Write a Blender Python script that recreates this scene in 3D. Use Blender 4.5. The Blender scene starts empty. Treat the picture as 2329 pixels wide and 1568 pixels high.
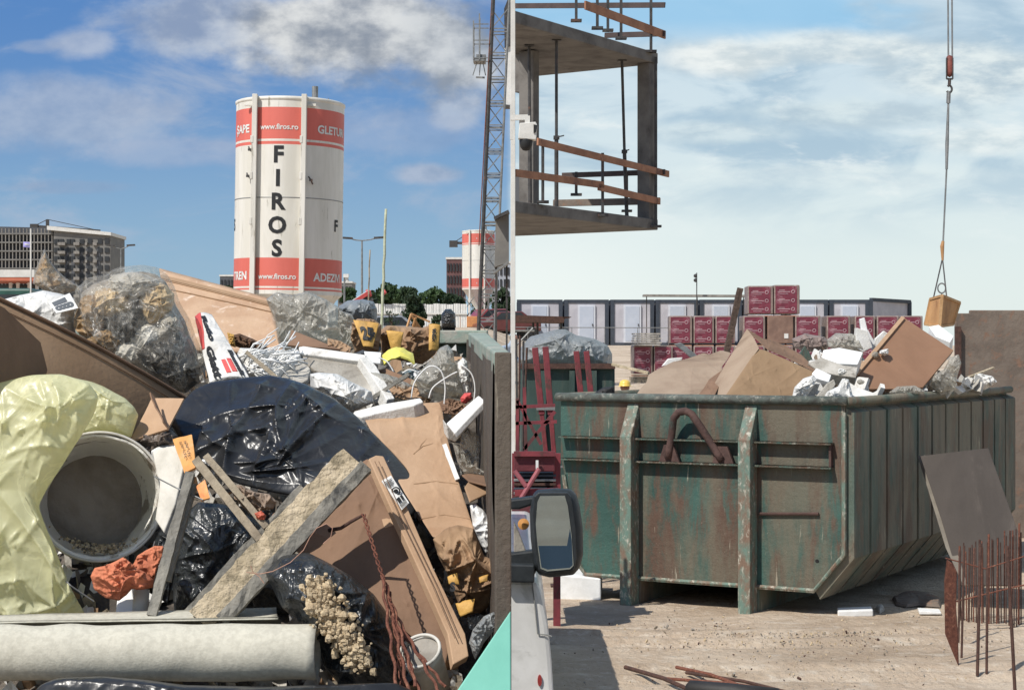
import bpy, bmesh, math, random
import numpy as np
from mathutils import Vector, Matrix, Euler

# ---------------------------------------------------------------- camera, sky, sun
F = 4000.0          # focal length measured on a 2328 wide frame
CX, HY = 1164.0, 798.0
EYE = 2.3
SC = bpy.context.scene
cam = bpy.data.cameras.new('camera'); camo = bpy.data.objects.new('camera', cam)
SC.collection.objects.link(camo); SC.camera = camo
camo.location = (0, 0, EYE); camo.rotation_euler = (math.radians(90), 0, 0)
cam.sensor_width = 36; cam.lens = 36*F/2328; cam.shift_y = (HY-784)/2328
cam.clip_start = 0.1; cam.clip_end = 6000
SC.view_settings.view_transform = 'Standard'; SC.view_settings.look = 'None'
SC.view_settings.gamma = 1; SC.view_settings.exposure = 0.15
SUN_AZ, SUN_EL = math.radians(224), math.radians(50)     # azimuth from +Y clockwise
to_sun = Vector((math.sin(SUN_AZ)*math.cos(SUN_EL), math.cos(SUN_AZ)*math.cos(SUN_EL), math.sin(SUN_EL)))
sl = bpy.data.lights.new('sun', 'SUN'); sl.energy = 4.2; sl.angle = math.radians(0.55); sl.color = (1, .955, .88)
so = bpy.data.objects.new('sun', sl); SC.collection.objects.link(so)
so.rotation_euler = to_sun.to_track_quat('Z', 'Y').to_euler()

def lin(h, k=1.0):
    h = h.lstrip('#'); r = []
    for i in (0, 2, 4):
        v = int(h[i:i+2], 16)/255
        r.append((v/12.92 if v <= .04045 else ((v+.055)/1.055)**2.4)*k)
    return tuple(r)

class NT:
    """small node-tree writer"""
    def __init__(s, tree): s.t = tree; s.t.nodes.clear()
    def n(s, typ, ins=None, **kw):
        nd = s.t.nodes.new(typ)
        for k, v in kw.items(): setattr(nd, k, v)
        for k, v in (ins or {}).items(): s.put(nd, k, v)
        return nd
    def put(s, nd, k, v):
        sock = nd.inputs[k]
        if isinstance(v, bpy.types.NodeSocket): s.t.links.new(v, sock)
        elif isinstance(v, bpy.types.Node): s.t.links.new(v.outputs[0], sock)
        elif isinstance(v, tuple) and len(v) == 3 and sock.type == 'RGBA': sock.default_value = (*v, 1)
        else: sock.default_value = v
    def m(s, op, a, b=0.0, c=0.0, clamp=False):
        nd = s.n('ShaderNodeMath', operation=op, use_clamp=clamp)
        s.put(nd, 0, a); s.put(nd, 1, b); s.put(nd, 2, c); return nd.outputs[0]
    def mix(s, f, a, b, bt='MIX'):
        nd = s.n('ShaderNodeMix', data_type='RGBA', blend_type=bt)
        s.put(nd, 0, f); s.put(nd, 6, a); s.put(nd, 7, b); return nd.outputs[2]
    def ss(s, v, lo, hi):
        nd = s.n('ShaderNodeMapRange', interpolation_type='SMOOTHSTEP')
        s.put(nd, 'Value', v); s.put(nd, 'From Min', lo); s.put(nd, 'From Max', hi); return nd.outputs[0]
    def noise(s, vec, scale, detail=5, rough=.55, dist=0.0):
        nd = s.n('ShaderNodeTexNoise', {'Scale': scale, 'Detail': detail, 'Roughness': rough, 'Distortion': dist})
        if vec is not None: s.put(nd, 'Vector', vec)
        return nd.outputs[0]

w = bpy.data.worlds.new('World'); SC.world = w; w.use_nodes = True
T = NT(w.node_tree)
sky = T.n('ShaderNodeTexSky', sky_type='NISHITA', sun_disc=False, sun_elevation=SUN_EL, sun_rotation=SUN_AZ,
          altitude=80, air_density=1.0, dust_density=0.6, ozone_density=2.0)
tc = T.n('ShaderNodeTexCoord'); sep = T.n('ShaderNodeSeparateXYZ', {0: tc.outputs['Generated']})
X, Y, Z = sep.outputs
ya = T.m('MAXIMUM', T.m('ABSOLUTE', Y), .05)
U = T.m('DIVIDE', X, ya); V = T.m('DIVIDE', Z, ya)
uv = T.n('ShaderNodeCombineXYZ', {0: U, 1: V}).outputs[0]
uvs = T.n('ShaderNodeCombineXYZ', {0: U, 1: T.m('MULTIPLY', V, 2.6)}).outputs[0]
CB = 10.0                                   # cloud white in units of the sky texture
def cc(h, k=1.0): return lin(h, CB*k)
uvp = T.n('ShaderNodeCombineXYZ', {0: U, 1: T.m('MULTIPLY', V, 1.5)}).outputs[0]
def blobmask(px, py, rx, ry, soft=.5, namp=.75, sc=24):
    u0, v0 = (px-CX)/F, (HY-py)/F
    du = T.m('DIVIDE', T.m('SUBTRACT', U, u0), rx/F); dv = T.m('DIVIDE', T.m('SUBTRACT', V, v0), ry/F)
    d = T.m('SQRT', T.m('ADD', T.m('MULTIPLY', du, du), T.m('MULTIPLY', dv, dv)))
    nz = T.m('MULTIPLY', T.m('SUBTRACT', T.noise(uvp, sc, 8, .58), .5), namp*2)
    return T.ss(T.m('ADD', d, nz), 1.0+soft*.5, 1.0-soft*.5)
# clear deep blue air on the left of the front
base = T.mix(T.ss(V, .0, .2), lin('#86acc8', CB), lin('#4579b9', CB))
left = T.mix(.8, sky.outputs[0], base)
wis = T.m('MULTIPLY', T.ss(T.noise(uvs, 9, 8, .62, .4), .48, .70), T.m('MULTIPLY', T.ss(V, .03, .09), .62))
left = T.mix(wis, left, cc('#a9b4c6'))
for (px, py, rx, ry, op, dark, lite) in (
        (195, 100, 75, 34, .65, '#9fabc0', '#bdc4d0'), (90, 105, 50, 14, .4, '#98a6be', '#a9b4c6'),
        (150, 265, 260, 80, .6, '#94a2ba', '#b5bdcb'), (390, 345, 190, 34, .45, '#8f9ebc', '#aab4c8'),
        (520, 55, 260, 75, .75, '#8f9bb0', '#c3c9d0'),
        (760, 70, 230, 105, .97, '#868f9c', '#d6d8d8'), (1025, 110, 115, 115, .95, '#8a939f', '#c9cdd0'),
        (1040, 250, 60, 40, .6, '#8f9aac', '#c0c6ce'), (960, 395, 80, 24, .7, '#8f9db4', '#b5bccb'),
        (900, 300, 170, 50, .35, '#8e9cb6', '#a8b3c8'), (150, 425, 120, 14, .35, '#8293b0', '#94a3bc')):
    k = blobmask(px, py, rx, ry, .8)
    tone = T.ss(T.noise(uvp, 20, 8, .58), .36, .62)
    left = T.mix(T.m('MULTIPLY', k, op), left, T.mix(tone, cc(dark), cc(lite)))
# high thin overcast on the right of the front
rb = T.mix(T.ss(V, .02, .20), cc('#dae5e4'), cc('#c8d9e2'))
right = T.mix(T.m('MULTIPLY', T.ss(U, .15, .0), T.ss(V, .12, .02)), rb, cc('#e9f0ee'))
w1 = T.ss(T.noise(uvs, 10, 7, .55, .6), .42, .62)
right = T.mix(T.m('MULTIPLY', w1, T.m('MULTIPLY', T.ss(V, .05, .12), .95)), right, cc('#a3bccd'))
w2 = T.ss(T.noise(uvs, 17, 8, .6, .5), .52, .72)
right = T.mix(T.m('MULTIPLY', w2, T.m('MULTIPLY', T.ss(V, .05, .1), .85)), right, cc('#e9eeec'))
blue = T.m('MULTIPLY', T.ss(V, .168, .19), T.ss(T.m('ADD', U, T.m('MULTIPLY', T.noise(uvs, 14), .12)), .30, .25))
right = T.mix(T.m('MULTIPLY', blue, .9), right, cc('#92c3e4'))
right = T.mix(.12, right, sky.outputs[0])
for (px, py, rx, ry, op, a, b) in ((1640, 130, 140, 40, .9, '#c3ced2', '#e8ecea'), (1900, 110, 230, 34, .8, '#b9c8d0', '#e4eae8'),
        (2200, 170, 220, 70, .85, '#a9bcc8', '#dfe7e6'), (1980, 260, 300, 30, .7, '#a9bdca', '#cfdde0'), (1640, 300, 160, 26, .6, '#b4c6d0', '#dde8e8'), (2230, 320, 130, 30, .7, '#b9c9d0', '#e6ecea'), (1900, 400, 320, 26, .5, '#c0d0d8', '#dbe6e6')):
    k = blobmask(px, py, rx, ry, .9)
    right = T.mix(T.m('MULTIPLY', k, op), right, T.mix(T.ss(T.noise(uvs, 20, 8, .6), .38, .62), cc(a), cc(b)))
front = T.ss(U, -.004, .003)
col = T.mix(front, left, right)
col = T.mix(T.ss(Y, -.05, .25), sky.outputs[0], col)      # plain sky behind the camera
bg = T.n('ShaderNodeBackground', {'Color': col, 'Strength': .1})
T.n('ShaderNodeOutputWorld', {'Surface': bg.outputs[0]})

# ---------------------------------------------------------------- geometry helpers
rnd = random.Random(7)
def W(px, py, D): return Vector(((px-CX)/F*D, D, EYE+(HY-py)/F*D))
def hsh(i, j, k, s):
    n = (i*374761393 + j*668265263 + k*2147483647 % 1000003 + s*1442695041) & 0x7fffffff
    n = (n ^ (n >> 13)) * 1274126177 & 0x7fffffff
    return ((n ^ (n >> 16)) & 0xffff)/65535.0
def vnoise(p, sc, seed=0):
    q = np.asarray(p)*sc; i = np.floor(q).astype(np.int64); f = q-i; f = f*f*(3-2*f); r = 0
    for a in (0, 1):
        for b in (0, 1):
            for c in (0, 1):
                wt = (f[:, 0] if a else 1-f[:, 0])*(f[:, 1] if b else 1-f[:, 1])*(f[:, 2] if c else 1-f[:, 2])
                r = r + wt*hsh(i[:, 0]+a, i[:, 1]+b, i[:, 2]+c, seed)
    return r*2-1
def crumple(p, freq, seed=0):
    """creased folds, as in film, paper and sheeting: sharp ridges of warped, stretched noise at falling sizes"""
    p = np.asarray(p, float); rs = np.random.RandomState(seed+11); out = 0; amp = 1.0; fr = freq*.42
    for k in range(5):
        A = rs.normal(size=(3, 3)); Q, _ = np.linalg.qr(A); q = p@Q*np.array([1.0, .55, .8])
        w_ = np.stack([vnoise(q, fr*1.3, seed+k*7+m) for m in range(3)], 1)*.35/fr
        n = vnoise(q+w_, fr, seed+k*7+3)
        out = out+amp*(1-2.6*np.abs(n)); amp *= .56; fr *= 1.9
    for k in range(4):
        dd = rs.normal(size=3); dd /= np.linalg.norm(dd); t = (p+np.stack([vnoise(p, freq*.3, seed+50+m) for m in range(3)], 1)*.6/freq)@dd*freq*(.7+.35*k)+rs.rand()*9
        out = out+(np.abs((t % 2)-1)*2-1)*.28*(.5+.5*vnoise(p, freq*.45, seed+60+k))
    return out*.55
def drape(x, z, amp, size, seed, dirn=None, peaks=None, spread=3.14, wk=1.0):
    """height of sheeting hung over a few high points: cusped ridges that run out from each point and fade"""
    rs = np.random.RandomState(seed+3); out = np.zeros_like(x); x0, x1, z0, z1 = x.min(), x.max(), z.min(), z.max()
    for lev, (npk, ln, a_, w_) in enumerate(((peaks or 7, .55, 1.0, .05), (16, .28, .5, .028), (46, .13, .2, .013))):
        for p in range(npk):
            cx_, cz_ = rs.uniform(x0, x1), rs.uniform(z0, z1); nr = rs.randint(3, 6)
            for k in range(nr):
                th = (dirn+rs.normal()*spread*.3 if dirn is not None else rs.uniform(0, 6.28))+(math.pi if rs.rand() < .5 else 0)
                L = size*ln*rs.uniform(.4, 1.2); A = a_*rs.uniform(.35, 1); w0 = size*w_*rs.uniform(.6, 1.5)*wk; bend = rs.normal()*.35/L
                dx, dz = x-cx_, z-cz_; t = dx*math.cos(th)+dz*math.sin(th); dd = -dx*math.sin(th)+dz*math.cos(th); dd = dd-bend*t*t
                tt = np.clip(t/L, 0, 1); end = np.where(t < 0, np.exp(t/(w0*1.2)), 1)*np.where(t > L, np.exp(-(t-L)/w0), 1)
                asym = np.where(dd > 0, .55+.45*(k % 2), 1.0)
                f = A*(1-tt)**.8*end*np.exp(-np.abs(dd)/(w0*(.5+1.1*tt)*asym)); out = np.maximum(out, f) if lev == 0 else out+f*(.6 if lev == 1 else .5)
    return (out-.35)*amp
class MB:
    def __init__(s): s.v = []; s.f = []; s.mi = []; s.cur = 0
    def add(s, vs, fs):
        b = len(s.v); s.v += [tuple(p) for p in vs]
        for f in fs: s.f.append(tuple(b+i for i in f)); s.mi.append(s.cur)
        return s
    def box(s, c, size, rot=None):
        hx, hy, hz = size[0]/2, size[1]/2, size[2]/2
        R = rot if rot is not None else Matrix.Identity(3); c = Vector(c)
        vs = [c+R@Vector((x*hx, y*hy, z*hz)) for x in (-1, 1) for y in (-1, 1) for z in (-1, 1)]
        return s.add(vs, [(0, 1, 3, 2), (4, 6, 7, 5), (0, 4, 5, 1), (2, 3, 7, 6), (0, 2, 6, 4), (1, 5, 7, 3)])
    def bar(s, p, q, w, h, up=(0, 0, 1)):
        p, q = Vector(p), Vector(q); d = (q-p); L = d.length; d.normalize()
        up = Vector(up); sx = d.cross(up)
        if sx.length < 1e-4: sx = d.cross(Vector((0, 1, 0)))
        sx.normalize(); uz = sx.cross(d)
        vs = [c+sx*(a*w/2)+uz*(b*h/2) for c in (p, q) for a, b in ((-1, -1), (1, -1), (1, 1), (-1, 1))]
        return s.add(vs, [(0, 1, 2, 3), (7, 6, 5, 4), (0, 4, 5, 1), (1, 5, 6, 2), (2, 6, 7, 3), (3, 7, 4, 0)])
    def tube(s, pts, r, n=8, cap=True, closed=False):
        pts = [Vector(p) for p in pts]; N = len(pts); vs = []; ref = None
        for i, p in enumerate(pts):
            if closed: d = pts[(i+1) % N]-pts[i-1]
            else: d = pts[min(i+1, N-1)]-pts[max(i-1, 0)]
            d.normalize()
            if ref is None:
                ref = d.orthogonal().normalized()
            ref = (ref-d*ref.dot(d)).normalized(); b = d.cross(ref)
            rr = r[i] if hasattr(r, '__len__') else r
            for k in range(n):
                a = 2*math.pi*k/n; vs.append(p+ref*(math.cos(a)*rr)+b*(math.sin(a)*rr))
        fs = []
        for i in range(N if closed else N-1):
            j = (i+1) % N
            for k in range(n): fs.append((i*n+k, i*n+(k+1) % n, j*n+(k+1) % n, j*n+k))
        if cap and not closed: fs += [tuple(range(n))[::-1], tuple((N-1)*n+k for k in range(n))]
        return s.add(vs, fs)
    def lathe(s, prof, c, axis=(0, 0, 1), n=32):
        """prof: (radius, height) pairs, closed off where radius is 0"""
        ax = Vector(axis).normalized(); a = ax.orthogonal().normalized(); b = ax.cross(a); c = Vector(c); vs = []
        for r, h in prof:
            for k in range(n):
                t = 2*math.pi*k/n; vs.append(c+ax*h+a*(math.cos(t)*r)+b*(math.sin(t)*r))
        fs = [(i*n+k, i*n+(k+1) % n, (i+1)*n+(k+1) % n, (i+1)*n+k) for i in range(len(prof)-1) for k in range(n)]
        return s.add(vs, fs)
    def prism(s, pts, ext):
        pts = [Vector(p) for p in pts]; ext = Vector(ext); n = len(pts)
        return s.add(pts+[p+ext for p in pts], [tuple(range(n)), tuple(range(2*n-1, n-1, -1))] +
                     [(i, (i+1) % n, n+(i+1) % n, n+i) for i in range(n)])
    def grid(s, surf, nu, nv, th):
        """surf(u,v)->point; a solid sheet of thickness th pushed away from the viewer"""
        P = np.array([surf(i/nu, j/nv) for j in range(nv+1) for i in range(nu+1)]).reshape(nv+1, nu+1, 3)
        gu = np.gradient(P, axis=1); gv = np.gradient(P, axis=0); N = np.cross(gu, gv)
        N /= np.linalg.norm(N, axis=2)[..., None]+1e-9
        if N[..., 1].mean() < 0: N = -N
        Q = P+N*th; c = (nu+1)*(nv+1)
        vs = list(map(tuple, P.reshape(-1, 3)))+list(map(tuple, Q.reshape(-1, 3))); fs = []
        id = lambda i, j: j*(nu+1)+i
        for j in range(nv):
            for i in range(nu):
                q = (id(i, j), id(i+1, j), id(i+1, j+1), id(i, j+1)); fs.append(q); fs.append(tuple(c+k for k in q[::-1]))
        edge = [id(i, 0) for i in range(nu)]+[id(nu, j) for j in range(nv)]+[id(i, nv) for i in range(nu, 0, -1)]+[id(0, j) for j in range(nv, 0, -1)]
        for k in range(len(edge)):
            a, b = edge[k], edge[(k+1) % len(edge)]; fs.append((a, b, c+b, c+a))
        return s.add(vs, fs)
    def blob(s, outline, D, thick, amp=.01, freq=14, seed=0, tilt=(0, 0), center=None, na=150, nr=34, power=2.2, fine=.25, ex=None, wk=1.0, pl=None):
        """a stuffed bag whose silhouette follows the outline (pixels) at distance D; thick = half depth in metres.
        ex: angle the folds run along, None for all ways"""
        o = np.array(outline, float); c = np.array(center if center else o.mean(0), float)
        seg = np.roll(o, -1, 0)-o; L = np.hypot(*seg.T); cum = np.concatenate([[0], np.cumsum(L)])
        t = np.linspace(0, cum[-1], 240, endpoint=False); k = np.clip(np.searchsorted(cum, t, side='right')-1, 0, len(o)-1)
        o2 = o[k]+seg[k]*((t-cum[k])/L[k])[:, None]
        for _ in range(2): o2 = .25*np.roll(o2, 1, 0)+.5*o2+.25*np.roll(o2, -1, 0)
        ang = np.unwrap(np.arctan2(o2[:, 1]-c[1], o2[:, 0]-c[0])); sg = 1 if ang[-1] > ang[0] else -1
        size = max(np.ptp(o[:, 0]), np.ptp(o[:, 1]))/F*D
        n = 13 if size < .05 else 33 if size < .1 else 61 if size < .2 else 97 if size < .5 else 141
        if amp == 0: n = 33
        def base(n, side):
            g = np.linspace(-1, 1, n); A, B = np.meshgrid(g, g); x = A*np.sqrt(1-B*B/2); y = B*np.sqrt(1-A*A/2)
            r = np.clip(np.hypot(x, y), 0, 1); th = np.arctan2(y, x)
            fi = (th*sg % (2*math.pi))/(2*math.pi)*len(o2); i0 = np.floor(fi).astype(int) % len(o2); f = (fi-np.floor(fi))[..., None]
            q = o2[i0]*(1-f)+o2[(i0+1) % len(o2)]*f
            px = c[0]+(q[..., 0]-c[0])*r; py = c[1]+(q[..., 1]-c[1])*r
            edge = np.zeros((n, n), bool); edge[0] = edge[-1] = True; edge[:, 0] = edge[:, -1] = True
            h = np.where(edge, 0, np.maximum(1-r**power, 0)**.5)
            d3 = D+tilt[0]*(px-c[0])+tilt[1]*(py-c[1])
            if pl is not None: nn = pl.n; d3 = pl.k/((px-CX)/F*nn.x+nn.y+(HY-py)/F*nn.z)
            d3 = d3+side*thick*h
            return np.stack([(px-CX)/F*d3, d3, EYE+(HY-py)/F*d3], 2), edge
        P, edge = base(n, -1)
        if amp > 0:
            q = P.reshape(-1, 3); u_ = np.abs(np.linspace(-1, 1, n)); rim = np.maximum(u_[None, :], u_[:, None]).reshape(-1); fade = 1-.8*rim**6
            h = drape(q[:, 0], q[:, 2], amp*1.5, size, seed, ex, wk=wk)+crumple(q, freq, seed)*amp*fine
            dirv = np.stack([(q[:, 0]-(c[0]-CX)/F*D)/size*.7, -np.ones(len(q)), (q[:, 2]-(EYE+(HY-c[1])/F*D))/size*.7], 1); dirv /= np.linalg.norm(dirv, axis=1)[:, None]
            q += dirv*(h*fade)[:, None]
        B, _ = base(n, 1); vs = list(map(tuple, P.reshape(-1, 3)))+list(map(tuple, B.reshape(-1, 3))); off = n*n
        E = edge.reshape(-1); idb = [i if E[i] else off+i for i in range(off)]; fs = []
        for jj in range(n-1):
            for ii in range(n-1):
                q = (jj*n+ii, jj*n+ii+1, (jj+1)*n+ii+1, (jj+1)*n+ii); fs.append(q); fs.append(tuple(idb[k] for k in q[::-1]))
        used = sorted({i for f_ in fs for i in f_}); mp_ = {u_: k for k, u_ in enumerate(used)}
        return s.add([vs[u_] for u_ in used], [tuple(mp_[i] for i in f_) for f_ in fs])
    def build(s, name, mats, parent=None, smooth=False, bevel=0, origin=None, sub=0):
        if not isinstance(mats, (list, tuple)): mats = [mats]
        v = np.array(s.v, float)
        if parent is not None: org = parent['_o'] if '_o' in parent else (0, 0, 0); org = np.array(org)
        elif origin is not None: org = np.array(origin, float)
        else: lo, hi = v.min(0), v.max(0); org = np.array([(lo[0]+hi[0])/2, (lo[1]+hi[1])/2, lo[2]])
        me = bpy.data.meshes.new(name); me.from_pydata((v-org).tolist(), [], s.f)
        for m in mats: me.materials.append(m)
        if len(mats) > 1: me.polygons.foreach_set('material_index', s.mi)
        bm = bmesh.new(); bm.from_mesh(me); bmesh.ops.recalc_face_normals(bm, faces=bm.faces); bm.to_mesh(me); bm.free()
        if smooth: me.polygons.foreach_set('use_smooth', [True]*len(me.polygons))
        ob = bpy.data.objects.new(name, me); SC.collection.objects.link(ob)
        if parent is not None:
            ob.parent = parent; ob['_o'] = tuple(org)
        else:
            ob.location = org; ob['_o'] = tuple(org)
        if bevel:
            b = ob.modifiers.new('bevel', 'BEVEL'); b.width = bevel; b.segments = 2; b.limit_method = 'ANGLE'; b.angle_limit = math.radians(40)
        if sub:
            b = ob.modifiers.new('sub', 'SUBSURF'); b.levels = b.render_levels = sub
        return ob
def tag(o, label, cat, group=None):
    o['label'] = label; o['category'] = cat
    if group: o['group'] = group
    return o
def thing(name, loc, label, cat, group=None):
    o = bpy.data.objects.new(name, None); SC.collection.objects.link(o); o.location = loc; o['_o'] = tuple(loc)
    o.empty_display_size = .1
    return tag(o, label, cat, group)
def kind(o, k): o['kind'] = k; return o
def dup(root, loc, label, rotz=None, group=None):
    r = root.copy(); SC.collection.objects.link(r); r.location = loc; r['_o'] = tuple(loc)
    if rotz is not None: r.rotation_euler = (0, 0, rotz)
    r['label'] = label
    if group: r['group'] = group
    for ch in list(root.children):
        c = ch.copy(); SC.collection.objects.link(c); c.parent = r
        for g in list(ch.children):
            d = g.copy(); SC.collection.objects.link(d); d.parent = c
    return r
def plane3(a, b, c):
    a, b, c = W(*a), W(*b), W(*c); n = (b-a).cross(c-a).normalized()
    if n.y < 0: n = -n
    o = Vector((0, 0, EYE))
    def at(px, py):
        d = Vector(((px-CX)/F, 1, (HY-py)/F)); return o+d*((a-o).dot(n)/d.dot(n))
    at.n = n; at.k = (a-o).dot(n); return at
def slab(mb, outline, pl, th): return mb.prism([pl(*p) for p in outline], pl.n*th)
def quad(c, amp=0.0, freq=6, seed=0, bow=(0, 0), wav=None):
    """surface through four (px,py,D) corners given clockwise from top left; returns surf(u,v)"""
    P = [np.array(W(*k)) for k in c]; n = np.cross(P[1]-P[0], P[3]-P[0]); n /= np.linalg.norm(n)
    if n[1] > 0: n = -n
    def surf(u, v, off=0.0):
        p = (P[0]*(1-u)+P[1]*u)*(1-v)+(P[3]*(1-u)+P[2]*u)*v
        d = bow[0]*math.sin(math.pi*u)+bow[1]*math.sin(math.pi*v)+off
        if wav: d += wav(u, v)
        if amp: d += amp*float(crumple(p[None], freq, seed)[0])
        return p+n*d
    return surf
def text_geo(body, size=1.0, bold=0.0, align='CENTER', sx=1.0):
    cu = bpy.data.curves.new('t', 'FONT'); cu.body = body; cu.size = size; cu.offset = bold; cu.align_x = align; cu.align_y = 'CENTER'
    cu.resolution_u = 3; ob = bpy.data.objects.new('t', cu); SC.collection.objects.link(ob)
    dg = bpy.context.evaluated_depsgraph_get(); me = bpy.data.meshes.new_from_object(ob.evaluated_get(dg))
    bm = bmesh.new(); bm.from_mesh(me); bmesh.ops.triangulate(bm, faces=bm.faces)
    if size > .3: bmesh.ops.subdivide_edges(bm, edges=[e for e in bm.edges if e.calc_length() > .06], cuts=4, use_grid_fill=True); bmesh.ops.triangulate(bm, faces=bm.faces)
    vs = [(v.co.x*sx, v.co.y) for v in bm.verts]; fs = [tuple(v.index for v in f.verts) for f in bm.faces]
    bm.free(); bpy.data.objects.remove(ob); bpy.data.meshes.remove(me); bpy.data.curves.remove(cu)
    return vs, fs
def put_text(mb, body, size, fn, bold=0.0, sx=1.0, th=.002, align='CENTER'):
    """fn(x,y,off)->point maps flat lettering on to a surface"""
    vs, fs = text_geo(body, size, bold, align, sx)
    mb.add([fn(x, y, th) for x, y in vs], fs); return mb

# ---------------------------------------------------------------- materials
MATS = {}
DESAT = .2
def folds(T, v, bs):
    # sharp, uneven crease lines: ridges of stretched noise at three sizes and slants
    h = None
    for k, (rot, s, wt, st) in enumerate((((.3, .2, .5), .55, 1.0, (1, 1, .45)), ((.9, -.4, -.6), 1.0, .6, (.5, 1, 1)), ((-.5, .8, 1.4), 2.1, .42, (1, .6, .5)), ((.2, 1.2, -.9), 4.4, .2, (1, 1, 1)))):
        q = T.n('ShaderNodeMapping', {'Vector': v, 'Rotation': rot, 'Scale': st}).outputs[0]
        n = T.noise(q, bs*s*.5, 2.0, .5, 1.1); r = T.m('MULTIPLY', T.m('ABSOLUTE', T.m('SUBTRACT', n, .5)), wt*2.6)
        h = r if h is None else T.m('ADD', h, r)
    return h
def mat(name, c1, c2=None, scale=4, rough=.7, metal=0, bump=.15, bs=30, c3=None, t3=.58, s3=2.5, w3=.08, st=(1, 1, 1),
        spec=.4, coat=0, lo=.35, hi=.65, sss=0, bkind='noise', rv=.12, trans=0, detail=7):
    if isinstance(c1, str): c1 = lin(c1)
    if isinstance(c2, str): c2 = lin(c2)
    if isinstance(c3, str): c3 = lin(c3)
    def ds(c):
        if c is None: return None
        l = .3*c[0]+.6*c[1]+.1*c[2]; return tuple(x*(1-DESAT)+l*DESAT for x in c)
    c1, c2, c3 = ds(c1), ds(c2), ds(c3)
    m = bpy.data.materials.new(name); m.use_nodes = True; T = NT(m.node_tree)
    tc = T.n('ShaderNodeTexCoord').outputs['Object']
    mp = T.n('ShaderNodeMapping', {'Vector': tc, 'Scale': st}).outputs[0]
    col = c1
    nz = T.noise(mp, scale, detail, .62, .3)
    f = T.ss(nz, lo, hi)
    col = T.mix(f, c1, c2 if c2 else tuple(x*.8 for x in c1))
    if c3:
        f3 = T.ss(T.noise(mp, s3, 8, .68, .6), t3-w3, t3+w3); col = T.mix(f3, col, c3)
    ro = T.m('ADD', rough-rv/2, T.m('MULTIPLY', T.noise(tc, scale*2.3, 4), rv), clamp=True)
    p = T.n('ShaderNodeBsdfPrincipled', {'Base Color': col, 'Roughness': ro, 'Metallic': metal, 'Specular IOR Level': spec})
    if coat: p.inputs['Coat Weight'].default_value = coat; p.inputs['Coat Roughness'].default_value = .08
    if bump:
        if bkind == 'noise': h = T.noise(mp, bs, 6, .6)
        elif bkind == 'film':
            h = folds(T, mp, bs)
        elif bkind == 'brush': h = T.noise(mp, bs, 6, .6)
        b = T.n('ShaderNodeBump', {'Strength': bump, 'Distance': .02 if bkind != 'film' else .03, 'Height': h}); T.put(p, 'Normal', b.outputs[0])
    out = p.outputs[0]
    if trans:
        tr = T.n('ShaderNodeBsdfTranslucent', {'Color': col}); mx = T.n('ShaderNodeMixShader', {0: trans, 1: p.outputs[0], 2: tr.outputs[0]}); out = mx.outputs[0]
    T.n('ShaderNodeOutputMaterial', {'Surface': out}); MATS[name] = m; return m
def film(name, c, op=.45, rough=.18, bs=9, bump=.8, milky=.3):
    """thin see-through plastic"""
    if isinstance(c, str): c = lin(c)
    m = bpy.data.materials.new(name); m.use_nodes = True; T = NT(m.node_tree)
    tc = T.n('ShaderNodeTexCoord').outputs['Object']
    h = folds(T, tc, bs)
    b = T.n('ShaderNodeBump', {'Strength': bump, 'Distance': .03, 'Height': h})
    p = T.n('ShaderNodeBsdfPrincipled', {'Base Color': c, 'Roughness': rough, 'Specular IOR Level': .9, 'Normal': b.outputs[0]})
    tl = T.n('ShaderNodeBsdfTranslucent', {'Color': c}); s1 = T.n('ShaderNodeMixShader', {0: milky, 1: p.outputs[0], 2: tl.outputs[0]})
    tr = T.n('ShaderNodeBsdfTransparent', {'Color': tuple(.5+.5*x for x in c)})
    crease = T.ss(T.m('ABSOLUTE', T.m('SUBTRACT', T.noise(tc, bs*.8, 4, .55, 1.2), .5)), .03, .0)
    fac = T.m('ADD', op, T.m('ADD', T.m('MULTIPLY', crease, .28), T.m('MULTIPLY', T.m('SUBTRACT', T.noise(tc, bs*.5, 3), .5), .3)), clamp=True)
    s2 = T.n('ShaderNodeMixShader', {0: fac, 1: tr.outputs[0], 2: s1.outputs[0]})
    T.n('ShaderNodeOutputMaterial', {'Surface': s2.outputs[0]}); MATS[name] = m; return m

M = {}
M['card'] = mat('cardboard', '#ab865f', '#9a7650', 3, .8, bump=.12, bs=60, c3='#8a6243', t3=.66, st=(1, 1, 1))
M['card_r'] = mat('sun bleached cardboard', '#a28a70', '#947b62', 2, .85, bump=.15, bs=30, c3='#7e664f', t3=.62, s3=1.5)
M['carton_r'] = mat('brown carton', '#93744f', '#866845', 2, .85, bump=.15, bs=30, c3='#7a5f42', t3=.6, s3=1.5)
M['card_dark'] = mat('brown cardboard', '#896649', '#75563d', 3, .82, bump=.12, bs=50)
M['card_pale'] = mat('pale cardboard', '#bd9770', '#af8861', 4, .8, bump=.12, bs=60, c3='#a57a52', t3=.64)
M['card_glos'] = mat('wood fibre board', '#c9a27a', '#b98f68', 5, .62, bump=.25, bs=40, c3='#dcc0a4', t3=.62, s3=14)
M['blackbag'] = mat('black plastic', '#232427', '#2e2f31', 6, .3, bump=.18, bs=10, spec=.5, bkind='film', rv=.2)
M['blackbag_dusty'] = mat('dusty black plastic', '#181c20', '#303437', 12, .3, bump=.4, bs=22, spec=.6, bkind='film', rv=.25)
M['yellowbag'] = mat('yellow green plastic', '#e6e6b2', '#dddea2', 3, .34, bump=.2, bs=10, bkind='film', trans=.45, c3='#cdd3a4', t3=.6)
M['yellowbag'] = film('thin yellow green plastic', '#eceac0', .86, .36, 7, .2, .42)
M['film'] = film('clear plastic film', '#dcd9d0', .30, .12)
M['film_thick'] = film('dusty clear plastic film', '#cbc7bc', .55, .2, 11)
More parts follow.
